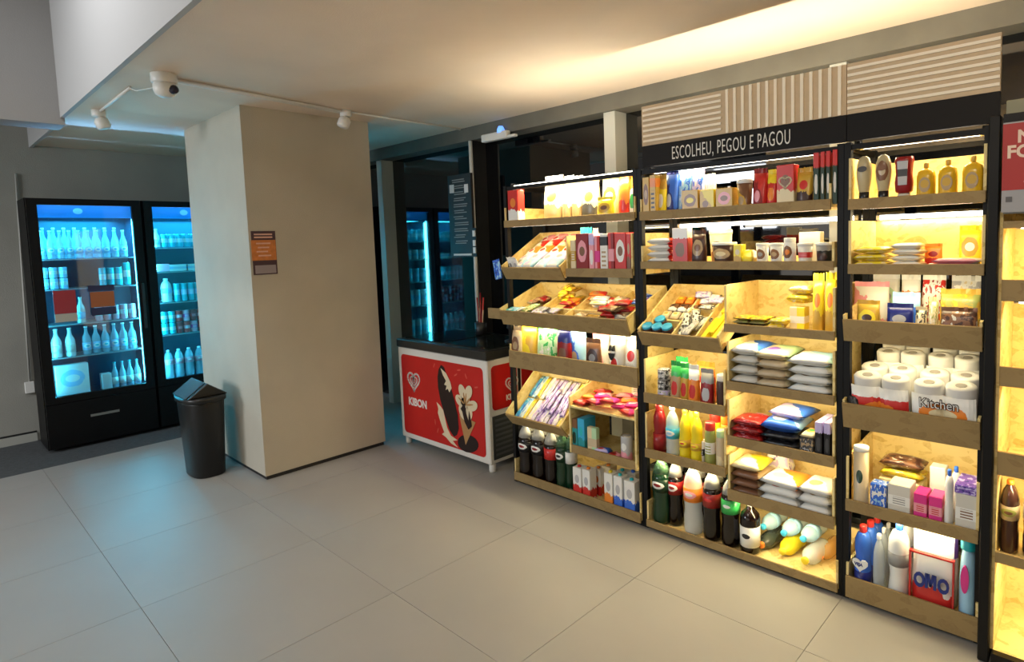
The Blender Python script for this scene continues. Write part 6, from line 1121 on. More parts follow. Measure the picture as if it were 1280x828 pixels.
it('bag', 'sugar_pack', 'packet', 'white and orange sugar pack, topmost of the middle stack in the flour tray', '', (-1.122, 2.668, 0.415), (0.199, 0.19, 0.046), 'white orange cream', 'diag', (0, 0, -2))
it('bag', 'sugar_pack', 'packet', 'plain white sugar pack, lowest of the right stack in the flour tray', '', (-0.959, 2.668, 0.326), (0.148, 0.19, 0.048), 'white offw tan', 'diag', (0, 0, 0.0))
it('bag', 'sugar_pack', 'packet', 'plain white sugar pack, second from bottom of the right stack in the flour tray', '', (-0.959, 2.668, 0.372), (0.148, 0.19, 0.048), 'white offw tan', 'diag', (0, 0, 1.0))
it('bag', 'sugar_pack', 'packet', 'plain white sugar pack, topmost of the right stack in the flour tray', '', (-0.959, 2.668, 0.419), (0.148, 0.19, 0.048), 'white offw tan', 'diag', (0, 0, -1.0))
it('b_soda', 'drink_bottle', 'bottle', 'large dark green soda bottle at the left end of the lowest middle tray', '', (-1.802, 2.668, 0.041), (0.105, 0.1, 0.373), 'dgreen dgreen dgreen white dred', 'oval', (0, 0, 0))
it('b_soda', 'drink_bottle', 'bottle', 'cola bottle with red label, left of the clear bottle', '', (-1.729, 2.698, 0.041), (0.082, 0.095, 0.363), 'cola silver dred white dred', 'oval', (0, 0, 0))
it('b_soda', 'drink_bottle', 'bottle', 'clear soda bottle with orange and pink label', '', (-1.605, 2.668, 0.041), (0.101, 0.1, 0.37), 'clear pink orange pink white', 'oval', (0, 0, 0))
it('b_soda', 'drink_bottle', 'bottle', 'cola bottle with red label, right of the clear bottle', '', (-1.493, 2.668, 0.041), (0.096, 0.1, 0.371), 'cola silver dred dred red', 'oval', (0, 0, 0))
it('b_soda', 'drink_bottle', 'bottle', 'dark bottle with bright green label', '', (-1.39, 2.668, 0.041), (0.092, 0.1, 0.363), 'cola dgreen green green white', 'oval', (0, 0, 0))
it('b_wine', 'drink_bottle', 'bottle', 'black wine-like bottle with white label and small dark emblem', '', (-1.288, 2.668, 0.041), (0.096, 0.105, 0.267), 'cola dbrown white white black', 'oval', (0, 0, 0))
it('b_soda', 'drink_bottle', 'bottle', 'dark soda bottle in the rear row of the lowest middle tray', 'rear dark bottles of the lowest middle tray', (-1.78, 2.808, 0.041), (0.069, 0.09, 0.34), 'cola silver dred', 'plain', (0, 0, 0))
it('b_soda', 'drink_bottle', 'bottle', 'dark soda bottle in the rear row of the lowest middle tray', 'rear dark bottles of the lowest middle tray', (-1.643, 2.808, 0.041), (0.075, 0.09, 0.34), 'cola silver dred', 'plain', (0, 0, 0))
it('b_soda', 'drink_bottle', 'bottle', 'dark soda bottle in the rear row of the lowest middle tray', 'rear dark bottles of the lowest middle tray', (-1.537, 2.808, 0.041), (0.072, 0.09, 0.34), 'cola silver dred', 'plain', (0, 0, 0))
it('b_water', 'lying_bottle', 'bottle', 'dark drink bottle with orange cap lying on its side in the lowest middle tray', '', (-1.224, 2.93, 0.041), (0.078, 0.078, 0.2), 'cleard orange none', 'oval', (90, 0, -4))
it('b_water', 'lying_bottle', 'bottle', 'yellow drink bottle lying on its side in the lowest middle tray', '', (-1.119, 2.93, 0.041), (0.08, 0.08, 0.2), 'oily yel none', 'oval', (90, 0, -4))
it('b_water', 'lying_bottle', 'bottle', 'clear bottle with yellow cap lying at the front in the lowest middle tray', '', (-0.997, 2.91, 0.041), (0.085, 0.085, 0.2), 'clear yel none', 'oval', (90, 0, -6))
it('b_water', 'lying_bottle', 'bottle', 'orange drink bottle lying furthest right in the lowest middle tray', '', (-0.96, 3, 0.041), (0.075, 0.075, 0.2), 'clearo orange none', 'oval', (90, 0, -6))
it('b_water', 'water_bottle', 'bottle', 'clear water bottle with blue cap lying on top, left of the three', '', (-1.225, 2.96, 0.123), (0.074, 0.074, 0.2), 'clearb cyan sky', 'oval', (90, 0, -5))
it('b_water', 'water_bottle', 'bottle', 'clear water bottle with blue cap lying on top, middle of the three', '', (-1.12, 2.96, 0.123), (0.074, 0.074, 0.2), 'clearb cyan sky', 'oval', (90, 0, -5))
it('b_water', 'water_bottle', 'bottle', 'clear water bottle with blue cap lying on top, right of the three', '', (-1.027, 2.96, 0.123), (0.074, 0.074, 0.2), 'clearb cyan sky', 'oval', (90, 0, -5))
it('squeeze', 'mayo_bottle', 'bottle', 'upside-down beige squeeze bottle with black cap, left one', '', (-0.764, 2.668, 1.721), (0.061, 0.055, 0.193), 'mayo black ltan mayo dgrey', 'plain', (0, 0, 0))
it('squeeze', 'mayo_bottle', 'bottle', 'upside-down beige squeeze bottle with black cap and brown dot, right one', '', (-0.691, 2.668, 1.721), (0.061, 0.055, 0.191), 'mayo black brown ltan brown', 'oval', (0, 0, 0))
it('ketchup', 'ketchup_bottle', 'bottle', 'dark red ketchup bottle with silver label and pale cap', '', (-0.616, 2.668, 1.721), (0.07, 0.06, 0.173), 'dred offw silver dgrey', 'plain', (0, 0, 0))
it('flask', 'mustard_flask', 'bottle', 'amber yellow flask with small round cap, left of three', '', (-0.539, 2.668, 1.721), (0.064, 0.06, 0.143), 'honey gold tan gold', 'oval', (0, 0, 0))
it('flask', 'mustard_flask', 'bottle', 'amber yellow flask with small round cap, middle of three', '', (-0.466, 2.668, 1.721), (0.064, 0.06, 0.147), 'honey gold tan gold', 'oval', (0, 0, 0))
it('flask', 'mustard_flask', 'bottle', 'amber yellow flask with small round cap, right of three', '', (-0.386, 2.668, 1.721), (0.068, 0.06, 0.152), 'honey gold tan gold', 'oval', (0, 0, 0))
it('bag', 'yellow_pack', 'packet', 'yellow and cream flat packet, lowest of the left stack', '', (-0.736, 2.668, 1.454), (0.127, 0.14, 0.03), 'yel cream gold', 'blotch', (0, 0, 0))
it('bag', 'yellow_pack', 'packet', 'yellow and cream flat packet, second from bottom of the left stack', '', (-0.736, 2.668, 1.482), (0.127, 0.14, 0.03), 'yel cream gold', 'blotch', (0, 0, 2))
it('bag', 'yellow_pack', 'packet', 'yellow and cream flat packet, topmost of the left stack', '', (-0.736, 2.668, 1.512), (0.127, 0.14, 0.03), 'yel cream gold', 'blotch', (0, 0, -2))
it('bag', 'white_pack', 'packet', 'white flat packet, lowest of the middle stack', '', (-0.613, 2.718, 1.454), (0.112, 0.13, 0.026), 'white cream yel', 'diag', (0, 0, 0))
it('bag', 'white_pack', 'packet', 'white flat packet, second from bottom of the middle stack', '', (-0.614, 2.718, 1.478), (0.111, 0.13, 0.026), 'white cream yel', 'diag', (0, 0, 2))
it('bag', 'white_pack', 'packet', 'white flat packet, third from bottom of the middle stack', '', (-0.614, 2.718, 1.504), (0.111, 0.13, 0.026), 'white cream yel', 'diag', (0, 0, -2))
it('bag', 'white_pack', 'packet', 'white flat packet, topmost of the middle stack', '', (-0.614, 2.718, 1.528), (0.111, 0.13, 0.026), 'white cream yel', 'diag', (0, 0, 3))
it('pouch', 'red_sachet', 'packet', 'red and orange sachet leaning behind the long flat packets', '', (-0.538, 2.828, 1.454), (0.064, 0.03, 0.093), 'orange red dred', 'band', (0, 0, 0))
it('pack', 'clear_pack', 'packet', 'long pale pinkish flat packet, lower of two', '', (-0.451, 2.668, 1.454), (0.196, 0.14, 0.02), 'pink white offw', 'diag', (0, 0, 0))
it('pack', 'clear_pack', 'packet', 'long pale pinkish flat packet, upper of two', '', (-0.433, 2.668, 1.472), (0.161, 0.14, 0.02), 'pink white offw', 'diag', (0, 0, 0))
it('pouch', 'yellow_round_pack', 'bag', 'bright yellow upright pack with ring mark at the right end', '', (-0.409, 2.808, 1.454), (0.075, 0.04, 0.162), 'yel gold white', 'oval', (0, 0, 0))
it('pouch', 'pasta_bag', 'bag', 'pale pink clear bag at the back left of the pasta tray', '', (-0.777, 2.828, 1.204), (0.146, 0.07, 0.18), 'pink white offw', 'diag', (0, 0, 0))
it('pouch', 'pasta_bag', 'bag', 'white bag with green ring print at the back of the pasta tray', '', (-0.739, 2.918, 1.222), (0.113, 0.06, 0.192), 'white lgreen grey', 'oval', (0, 0, 0))
it('pouch', 'pasta_bag', 'bag', 'yellow and black snack bag at the front left', '', (-0.75, 2.688, 1.176), (0.09, 0.06, 0.141), 'gold yel dbrown', 'oval', (0, 0, 0))
it('pouch', 'pasta_bag', 'bag', 'bright blue pasta bag in the middle of the pasta tray', '', (-0.622, 2.758, 1.19), (0.108, 0.05, 0.159), 'blue sky navy', 'top', (0, 0, 0))
it('pouch', 'pasta_bag', 'bag', 'dark navy pouch in front of the blue pasta bag', '', (-0.626, 2.678, 1.174), (0.098, 0.05, 0.136), 'navy black silver', 'band', (0, 0, 0))
it('pouch', 'pasta_bag', 'bag', 'small black and white packet right of the navy pouch', '', (-0.552, 2.688, 1.176), (0.041, 0.05, 0.124), 'cream black white', 'blotch', (0, 0, 0))
it('pouch', 'pasta_bag', 'bag', 'clear and olive packet left of the brown pouch', '', (-0.512, 2.698, 1.178), (0.034, 0.05, 0.161), 'cream lolive white', 'blotch', (0, 0, 0))
it('pouch', 'pasta_bag', 'bag', 'brown pouch with pale edge at the front right', '', (-0.423, 2.678, 1.174), (0.123, 0.05, 0.13), 'brown dbrown offw', 'blotch', (0, 0, 0))
it('pouch', 'pasta_bag', 'bag', 'olive and yellow pasta bag behind the brown pouch', '', (-0.432, 2.758, 1.19), (0.14, 0.06, 0.178), 'gold lolive yel', 'blotch', (0, 0, 0))
it('pouch', 'pasta_bag', 'bag', 'orange-red pasta bag at the back of the pasta tray', '', (-0.633, 2.888, 1.216), (0.076, 0.05, 0.201), 'orange white red', 'top', (0, 0, 0))
it('pouch', 'pasta_bag', 'bag', 'red and white pasta bag at the back of the pasta tray', '', (-0.543, 2.868, 1.212), (0.089, 0.06, 0.207), 'white red dred', 'blotch', (0, 0, 0))
it('pouch', 'pasta_bag', 'bag', 'white crinkled bag at the back right of the pasta tray', '', (-0.43, 2.888, 1.216), (0.112, 0.06, 0.197), 'white silver cream', 'blotch', (0, 0, 0))
it('rolls', 'paper_towel_pack', 'paper towels', 'pack of paper towel rolls with red printed wrap', '', (-0.69, 2.674, 0.8), (0.215, 0.2, 0.2), 'red white orange', 'top', (11.16, 0, 0))
it('rolls', 'paper_towel_pack', 'paper towels', 'pack of paper towel rolls lettered Kitchen over an orange oval', '', (-0.462, 2.669, 0.799), (0.215, 0.2, 0.2), 'white orange cream', 'oval', (11.16, 0, 0))
it('rolls', 'paper_towel_pack', 'paper towels', 'unprinted pack of white rolls behind the red printed pack', '', (-0.665, 2.882, 0.841), (0.19, 0.16, 0.235), 'white white white', 'plain', (11.16, 0, 0))
it('rolls', 'paper_towel_pack', 'paper towels', 'unprinted pack of white rolls behind the orange oval pack', '', (-0.465, 2.882, 0.841), (0.19, 0.16, 0.235), 'white white white', 'plain', (11.16, 0, 0))
it('pack', 'black_bag', 'bag', 'crumpled black plastic packet at the left corner of the towel tray', '', (-0.79, 2.664, 0.798), (0.05, 0.06, 0.12), 'black char dgrey', 'blotch', (11.16, 0, 0))
it('pouch', 'blue_pink_pack', 'bag', 'blue and pink pack behind the crumpled black packet', '', (-0.8, 2.763, 0.817), (0.035, 0.1, 0.17), 'lilac blue pink', 'blotch', (11.16, 0, 0))
it('tube', 'candle_jar', 'jar', 'tall frosted canister with white lid and green leaf print', '', (-0.768, 2.668, 0.429), (0.06, 0.055, 0.261), 'ltan white ltan dgreen', 'oval', (0, 0, 0))
it('bag', 'cloth_pack', 'packet', 'yellow cloth packet lying behind the small blue box', '', (-0.643, 2.808, 0.529), (0.169, 0.12, 0.045), 'yel gold white', 'blotch', (0, 0, 0))
it('bag', 'cloth_pack', 'packet', 'brown and black packet on the yellow cloth packet', '', (-0.643, 2.808, 0.574), (0.169, 0.12, 0.045), 'brown dbrown offw', 'blotch', (0, 0, 0))
it('box', 'cloth_box', 'box', 'pale folded box under the yellow cloth packet', '', (-0.645, 2.808, 0.429), (0.164, 0.12, 0.098), 'cream white ltan', 'plain', (0, 0, 0))
it('box', 'blue_box', 'box', 'small blue and white patterned box in the household tray', '', (-0.694, 2.668, 0.429), (0.061, 0.06, 0.119), 'blue white sky', 'blotch', (0, 0, 0))
it('box', 'white_box', 'box', 'flat white box with grey side beside the small blue box', '', (-0.615, 2.668, 0.429), (0.082, 0.1, 0.135), 'offw white grey', 'mid', (0, 0, 0))
it('box', 'pink_box', 'box', 'glossy pink box, left of the pair', '', (-0.538, 2.668, 0.429), (0.047, 0.09, 0.119), 'mag pink red', 'mid', (0, 0, 0))
it('box', 'pink_box', 'box', 'glossy pink box, right of the pair', '', (-0.485, 2.668, 0.429), (0.046, 0.09, 0.12), 'mag pink red', 'mid', (0, 0, 0))
it('b_cleaner', 'spray_tube', 'bottle', 'white tube bottle with blue round cap at the front', '', (-0.443, 2.668, 0.429), (0.031, 0.05, 0.234), 'white blue none', 'plain', (0, 0, 0))
it('b_cleaner', 'spray_tube', 'bottle', 'white tube bottle with blue round cap behind the front one', '', (-0.433, 2.748, 0.429), (0.034, 0.05, 0.224), 'white blue none', 'plain', (0, 0, 0))
it('box', 'white_tall_box', 'box', 'tall white box with a dark slot behind the pink boxes', '', (-0.506, 2.818, 0.429), (0.057, 0.06, 0.189), 'white offw black', 'plain', (0, 0, 0))
it('box', 'purple_box', 'box', 'large box with purple top and white front at the right of the household tray', '', (-0.381, 2.668, 0.429), (0.074, 0.14, 0.155), 'offw white brown', 'mid', (0, 0, 0))
it('box', 'purple_slab', 'box', 'purple flat box with white bars lying on the large white-fronted box', '', (-0.384, 2.668, 0.585), (0.074, 0.14, 0.035), 'purple lilac navy', 'blotch', (0, 0, 0))
it('b_cleaner', 'cleaner_bottle', 'bottle', 'blue cleaner bottle with red cap, front of the row of three', '', (-0.762, 2.668, 0.04), (0.067, 0.085, 0.296), 'blue red navy navy white', 'plain', (0, 0, 0))
it('b_cleaner', 'cleaner_bottle', 'bottle', 'blue cleaner bottle with red cap, middle of the row of three', '', (-0.757, 2.758, 0.04), (0.065, 0.085, 0.285), 'blue red navy navy white', 'plain', (0, 0, 0))
it('b_cleaner', 'cleaner_bottle', 'bottle', 'blue cleaner bottle with red cap, rear of the row of three', '', (-0.753, 2.848, 0.04), (0.063, 0.085, 0.271), 'blue red navy navy white', 'plain', (0, 0, 0))
it('b_water', 'clear_bottle', 'bottle', 'clear ribbed bottle with white cap, front of the row of three', '', (-0.697, 2.668, 0.04), (0.043, 0.07, 0.278), 'clear white none', 'plain', (0, 0, 0))
it('b_water', 'clear_bottle', 'bottle', 'clear ribbed bottle with white cap, middle of the row of three', '', (-0.7, 2.758, 0.04), (0.041, 0.07, 0.27), 'clear white none', 'plain', (0, 0, 0))
it('b_water', 'clear_bottle', 'bottle', 'clear ribbed bottle with white cap, rear of the row of three', '', (-0.705, 2.848, 0.04), (0.039, 0.07, 0.255), 'clear white none', 'plain', (0, 0, 0))
it('b_bigclean', 'bleach_bottle', 'bottle', 'large white bottle with blue cap and grey label band, front one', '', (-0.623, 2.668, 0.04), (0.083, 0.1, 0.342), 'white blue grey', 'plain', (0, 0, 0))
it('b_bigclean', 'bleach_bottle', 'bottle', 'large white bottle with blue cap behind the front one', '', (-0.62, 2.798, 0.04), (0.067, 0.1, 0.321), 'white blue grey', 'plain', (0, 0, 0))
it('pouch', 'detergent_pouch', 'bag', 'white detergent pouch with red frame and large navy lettering', '', (-0.497, 2.678, 0.04), (0.148, 0.07, 0.35), 'white red white', 'band', (0, 0, 0))
it('pouch', 'detergent_pouch', 'bag', 'white and purple detergent pouch behind the red-framed one', '', (-0.501, 2.788, 0.04), (0.153, 0.06, 0.336), 'white purple red', 'top', (0, 0, 0))
it('soft', 'softener_bottle', 'bottle', 'clear softener bottle with turquoise cap and pink label at the front right', '', (-0.376, 2.668, 0.04), (0.062, 0.09, 0.395), 'sky turq mag', 'plain', (0, 0, 0))
it('soft', 'softener_bottle', 'bottle', 'pinkish softener bottle with turquoise cap behind the front one', '', (-0.358, 2.788, 0.04), (0.058, 0.09, 0.376), 'pink turq mag', 'plain', (0, 0, 0))
it('b_soda', 'dark_bottle', 'bottle', 'dark bottle with orange cap and pale label, left one in the right-hand cabinet', '', (-0.249, 2.643, 0.4), (0.061, 0.105, 0.269), 'dbrown orange ltan lolive brown', 'oval', (0, 0, 0))
it('b_soda', 'dark_bottle', 'bottle', 'dark bottle with pale label, right one in the right-hand cabinet', '', (-0.18, 2.643, 0.4), (0.06, 0.105, 0.286), 'dbrown dbrown ltan lolive brown', 'oval', (0, 0, 0))
it('b_beer', 'glass_bottle', 'bottle', 'clear glass bottle on the top shelf of the left cooler', 'glass bottles on the top shelf of the left cooler', (-6.5, 0.8, 1.592), (0.055, 0.05, 0.235), 'clearb white sky white cyan', 'oval', (0, 0, 90))
it('b_beer', 'glass_bottle', 'bottle', 'clear glass bottle on the top shelf of the left cooler', 'glass bottles on the top shelf of the left cooler', (-6.5, 0.862, 1.592), (0.055, 0.05, 0.235), 'clearb white sky white cyan', 'oval', (0, 0, 90))
it('b_beer', 'glass_bottle', 'bottle', 'clear glass bottle on the top shelf of the left cooler', 'glass bottles on the top shelf of the left cooler', (-6.5, 0.924, 1.592), (0.055, 0.05, 0.235), 'clearb white sky white cyan', 'oval', (0, 0, 90))
it('b_beer', 'glass_bottle', 'bottle', 'clear glass bottle on the top shelf of the left cooler', 'glass bottles on the top shelf of the left cooler', (-6.5, 0.986, 1.592), (0.055, 0.05, 0.235), 'clearb white sky white cyan', 'oval', (0, 0, 90))
it('b_beer', 'glass_bottle', 'bottle', 'clear glass bottle on the top shelf of the left cooler', 'glass bottles on the top shelf of the left cooler', (-6.5, 1.048, 1.592), (0.055, 0.05, 0.235), 'clearb white sky white cyan', 'oval', (0, 0, 90))
it('b_beer', 'glass_bottle', 'bottle', 'clear glass bottle on the top shelf of the left cooler', 'glass bottles on the top shelf of the left cooler', (-6.5, 1.11, 1.592), (0.055, 0.05, 0.235), 'clearb white sky white cyan', 'oval', (0, 0, 90))
it('b_beer', 'glass_bottle', 'bottle', 'clear glass bottle on the top shelf of the left cooler', 'glass bottles on the top shelf of the left cooler', (-6.5, 1.172, 1.592), (0.055, 0.05, 0.235), 'clearb white sky white cyan', 'oval', (0, 0, 90))
it('b_beer', 'glass_bottle', 'bottle', 'clear glass bottle on the top shelf of the left cooler', 'glass bottles on the top shelf of the left cooler', (-6.5, 1.234, 1.592), (0.055, 0.05, 0.235), 'clearb white sky white cyan', 'oval', (0, 0, 90))
it('b_beer', 'glass_bottle', 'bottle', 'clear glass bottle on the top shelf of the left cooler', 'glass bottles on the top shelf of the left cooler', (-6.5, 1.296, 1.592), (0.055, 0.05, 0.235), 'clearb white sky white cyan', 'oval', (0, 0, 90))
it('b_beer', 'glass_bottle', 'bottle', 'clear glass bottle on the top shelf of the left cooler', 'glass bottles on the top shelf of the left cooler', (-6.5, 1.358, 1.592), (0.055, 0.05, 0.235), 'clearb white sky white cyan', 'oval', (0, 0, 90))
it('b_beer', 'glass_bottle', 'bottle', 'clear glass bottle in the rear row of the top shelf of the left cooler', 'rear glass bottles on the top shelf of the left cooler', (-6.6, 0.83, 1.592), (0.055, 0.05, 0.26), 'clearb white sky', 'plain', (0, 0, 90))
it('b_beer', 'glass_bottle', 'bottle', 'clear glass bottle in the rear row of the top shelf of the left cooler', 'rear glass bottles on the top shelf of the left cooler', (-6.6, 0.9, 1.592), (0.055, 0.05, 0.26), 'clearb white sky', 'plain', (0, 0, 90))
it('b_beer', 'glass_bottle', 'bottle', 'clear glass bottle in the rear row of the top shelf of the left cooler', 'rear glass bottles on the top shelf of the left cooler', (-6.6, 0.97, 1.592), (0.055, 0.05, 0.26), 'clearb white sky', 'plain', (0, 0, 90))
it('b_beer', 'glass_bottle', 'bottle', 'clear glass bottle in the rear row of the top shelf of the left cooler', 'rear glass bottles on the top shelf of the left cooler', (-6.6, 1.04, 1.592), (0.055, 0.05, 0.26), 'clearb white sky', 'plain', (0, 0, 90))
it('b_beer', 'glass_bottle', 'bottle', 'clear glass bottle in the rear row of the top shelf of the left cooler', 'rear glass bottles on the top shelf of the left cooler', (-6.6, 1.11, 1.592), (0.055, 0.05, 0.26), 'clearb white sky', 'plain', (0, 0, 90))
it('b_beer', 'glass_bottle', 'bottle', 'clear glass bottle in the rear row of the top shelf of the left cooler', 'rear glass bottles on the top shelf of the left cooler', (-6.6, 1.18, 1.592), (0.055, 0.05, 0.26), 'clearb white sky', 'plain', (0, 0, 90))
it('b_beer', 'glass_bottle', 'bottle', 'clear glass bottle in the rear row of the top shelf of the left cooler', 'rear glass bottles on the top shelf of the left cooler', (-6.6, 1.25, 1.592), (0.055, 0.05, 0.26), 'clearb white sky', 'plain', (0, 0, 90))
it('b_beer', 'glass_bottle', 'bottle', 'clear glass bottle in the rear row of the top shelf of the left cooler', 'rear glass bottles on the top shelf of the left cooler', (-6.6, 1.32, 1.592), (0.055, 0.05, 0.26), 'clearb white sky', 'plain', (0, 0, 90))
it('can', 'drink_can', 'can', 'pale can in the shrink-wrapped block at the left of the second shelf', 'block of pale cans in the left cooler', (-6.5, 0.8, 1.342), (0.058, 0.052, 0.088), 'sky white turq', 'mid', (0, 0, 90))
it('can', 'drink_can', 'can', 'pale can in the shrink-wrapped block at the left of the second shelf', 'block of pale cans in the left cooler', (-6.5, 0.8, 1.434), (0.058, 0.052, 0.088), 'sky white turq', 'mid', (0, 0, 90))
it('can', 'drink_can', 'can', 'pale can in the shrink-wrapped block at the left of the second shelf', 'block of pale cans in the left cooler', (-6.5, 0.862, 1.342), (0.058, 0.052, 0.088), 'sky white turq', 'mid', (0, 0, 90))
it('can', 'drink_can', 'can', 'pale can in the shrink-wrapped block at the left of the second shelf', 'block of pale cans in the left cooler', (-6.5, 0.862, 1.434), (0.058, 0.052, 0.088), 'sky white turq', 'mid', (0, 0, 90))
it('can', 'drink_can', 'can', 'pale can in the shrink-wrapped block at the left of the second shelf', 'block of pale cans in the left cooler', (-6.5, 0.924, 1.342), (0.058, 0.052, 0.088), 'sky white turq', 'mid', (0, 0, 90))
it('can', 'drink_can', 'can', 'pale can in the shrink-wrapped block at the left of the second shelf', 'block of pale cans in the left cooler', (-6.5, 0.924, 1.434), (0.058, 0.052, 0.088), 'sky white turq', 'mid', (0, 0, 90))
it('can', 'drink_can', 'can', 'turquoise tall can on the second shelf of the left cooler', 'turquoise cans in the left cooler', (-6.5, 1.19, 1.342), (0.054, 0.049, 0.16), 'turq white sky', 'mid', (0, 0, 90))
it('can', 'drink_can', 'can', 'turquoise tall can on the second shelf of the left cooler', 'turquoise cans in the left cooler', (-6.5, 1.248, 1.342), (0.054, 0.049, 0.16), 'turq white sky', 'mid', (0, 0, 90))
it('can', 'drink_can', 'can', 'turquoise tall can on the second shelf of the left cooler', 'turquoise cans in the left cooler', (-6.5, 1.306, 1.342), (0.054, 0.049, 0.16), 'turq white sky', 'mid', (0, 0, 90))
it('can', 'drink_can', 'can', 'turquoise tall can on the second shelf of the left cooler', 'turquoise cans in the left cooler', (-6.5, 1.364, 1.342), (0.054, 0.049, 0.2), 'turq white sky', 'mid', (0, 0, 90))
it('b_beer', 'glass_bottle', 'bottle', 'small white bottle beside the orange reflection patch in the left cooler', '', (-6.5, 1.02, 1.042), (0.06, 0.054, 0.22), 'white white sky', 'plain', (0, 0, 90))
it('can', 'drink_can', 'can', 'pinkish white can on the third shelf of the left cooler', 'pinkish cans in the left cooler', (-6.5, 1.14, 1.042), (0.056, 0.05, 0.13), 'pink white mag', 'mid', (0, 0, 90))
it('can', 'drink_can', 'can', 'pinkish white can on the third shelf of the left cooler', 'pinkish cans in the left cooler', (-6.5, 1.2, 1.042), (0.056, 0.05, 0.13), 'pink white mag', 'mid', (0, 0, 90))
it('can', 'drink_can', 'can', 'pinkish white can on the third shelf of the left cooler', 'pinkish cans in the left cooler', (-6.5, 1.26, 1.042), (0.056, 0.05, 0.13), 'pink white mag', 'mid', (0, 0, 90))
it('can', 'drink_can', 'can', 'pinkish white can on the third shelf of the left cooler', 'pinkish cans in the left cooler', (-6.5, 1.32, 1.042), (0.056, 0.05, 0.13), 'pink white mag', 'mid', (0, 0, 90))
it('can', 'drink_can', 'can', 'pinkish white can on the third shelf of the left cooler', 'pinkish cans in the left cooler', (-6.5, 1.38, 1.042), (0.056, 0.05, 0.13), 'pink white mag', 'mid', (0, 0, 90))
it('b_beer', 'white_bottle', 'bottle', 'white bottle with neck band at the left of the fourth shelf, left cooler', 'white bottles on the fourth shelf of the left cooler', (-6.5, 0.84, 0.767), (0.07, 0.063, 0.24), 'white white offw', 'plain', (0, 0, 90))
it('b_beer', 'white_bottle', 'bottle', 'white bottle with neck band at the left of the fourth shelf, left cooler', 'white bottles on the fourth shelf of the left cooler', (-6.5, 0.93, 0.767), (0.07, 0.063, 0.24), 'white white offw', 'plain', (0, 0, 90))
it('b_beer', 'glass_bottle', 'bottle', 'clear bottle on the fourth shelf of the left cooler', 'clear bottles on the fourth shelf of the left cooler', (-6.5, 1.04, 0.767), (0.062, 0.056, 0.24), 'clearb white sky white turq', 'oval', (0, 0, 90))
it('b_beer', 'glass_bottle', 'bottle', 'clear bottle on the fourth shelf of the left cooler', 'clear bottles on the fourth shelf of the left cooler', (-6.5, 1.105, 0.767), (0.062, 0.056, 0.24), 'clearb white sky white turq', 'oval', (0, 0, 90))
it('b_beer', 'glass_bottle', 'bottle', 'clear bottle on the fourth shelf of the left cooler', 'clear bottles on the fourth shelf of the left cooler', (-6.5, 1.17, 0.767), (0.062, 0.056, 0.24), 'clearb white sky white turq', 'oval', (0, 0, 90))
it('b_beer', 'glass_bottle', 'bottle', 'clear bottle on the fourth shelf of the left cooler', 'clear bottles on the fourth shelf of the left cooler', (-6.5, 1.235, 0.767), (0.062, 0.056, 0.24), 'clearb white sky white turq', 'oval', (0, 0, 90))
it('b_beer', 'glass_bottle', 'bottle', 'clear bottle on the fourth shelf of the left cooler', 'clear bottles on the fourth shelf of the left cooler', (-6.5, 1.3, 0.767), (0.062, 0.056, 0.24), 'clearb white sky white turq', 'oval', (0, 0, 90))
it('b_beer', 'glass_bottle', 'bottle', 'clear bottle on the fourth shelf of the left cooler', 'clear bottles on the fourth shelf of the left cooler', (-6.5, 1.365, 0.767), (0.062, 0.056, 0.24), 'clearb white sky white turq', 'oval', (0, 0, 90))
it('box', 'ice_box', 'box', 'large glowing white carton at the bottom left of the left cooler', '', (-6.5, 0.92, 0.437), (0.22, 0.08, 0.26), 'white sky white', 'oval', (0, 0, 90))
it('box', 'small_white_box', 'box', 'small white carton at the bottom of the left cooler', '', (-6.5, 1.15, 0.437), (0.07, 0.08, 0.14), 'white offw sky', 'plain', (0, 0, 90))
it('b_beer', 'glass_bottle', 'bottle', 'green-tinted bottle at the bottom right of the left cooler', 'bottles at the bottom right of the left cooler', (-6.5, 1.215, 0.437), (0.05, 0.045, 0.23), 'clearb turq white', 'plain', (0, 0, 90))
it('b_beer', 'glass_bottle', 'bottle', 'green-tinted bottle at the bottom right of the left cooler', 'bottles at the bottom right of the left cooler', (-6.5, 1.27, 0.437), (0.05, 0.045, 0.23), 'clearb turq white', 'plain', (0, 0, 90))
it('b_beer', 'glass_bottle', 'bottle', 'green-tinted bottle at the bottom right of the left cooler', 'bottles at the bottom right of the left cooler', (-6.5, 1.325, 0.437), (0.05, 0.045, 0.23), 'clearb turq white', 'plain', (0, 0, 90))
it('b_beer', 'glass_bottle', 'bottle', 'green-tinted bottle at the bottom right of the left cooler', 'bottles at the bottom right of the left cooler', (-6.5, 1.38, 0.437), (0.05, 0.045, 0.23), 'clearb turq white', 'plain', (0, 0, 90))
it('b_beer', 'white_bottle', 'bottle', 'white bottle at the left of the top shelf of the right cooler', '', (-6.5, 1.61, 1.667), (0.06, 0.054, 0.17), 'white white sky', 'plain', (0, 0, 90))
it('can', 'drink_can', 'can', 'pale turquoise can on the top shelf of the right cooler', 'cans on the top shelf of the right cooler', (-6.5, 1.67, 1.667), (0.058, 0.052, 0.12), 'turq white sky', 'mid', (0, 0, 90))
it('can', 'drink_can', 'can', 'pale turquoise can on the top shelf of the right cooler', 'cans on the top shelf of the right cooler', (-6.5, 1.732, 1.667), (0.058, 0.052, 0.12), 'turq white sky', 'mid', (0, 0, 90))
it('can', 'drink_can', 'can', 'pale turquoise can on the top shelf of the right cooler', 'cans on the top shelf of the right cooler', (-6.5, 1.794, 1.667), (0.058, 0.052, 0.12), 'turq white sky', 'mid', (0, 0, 90))
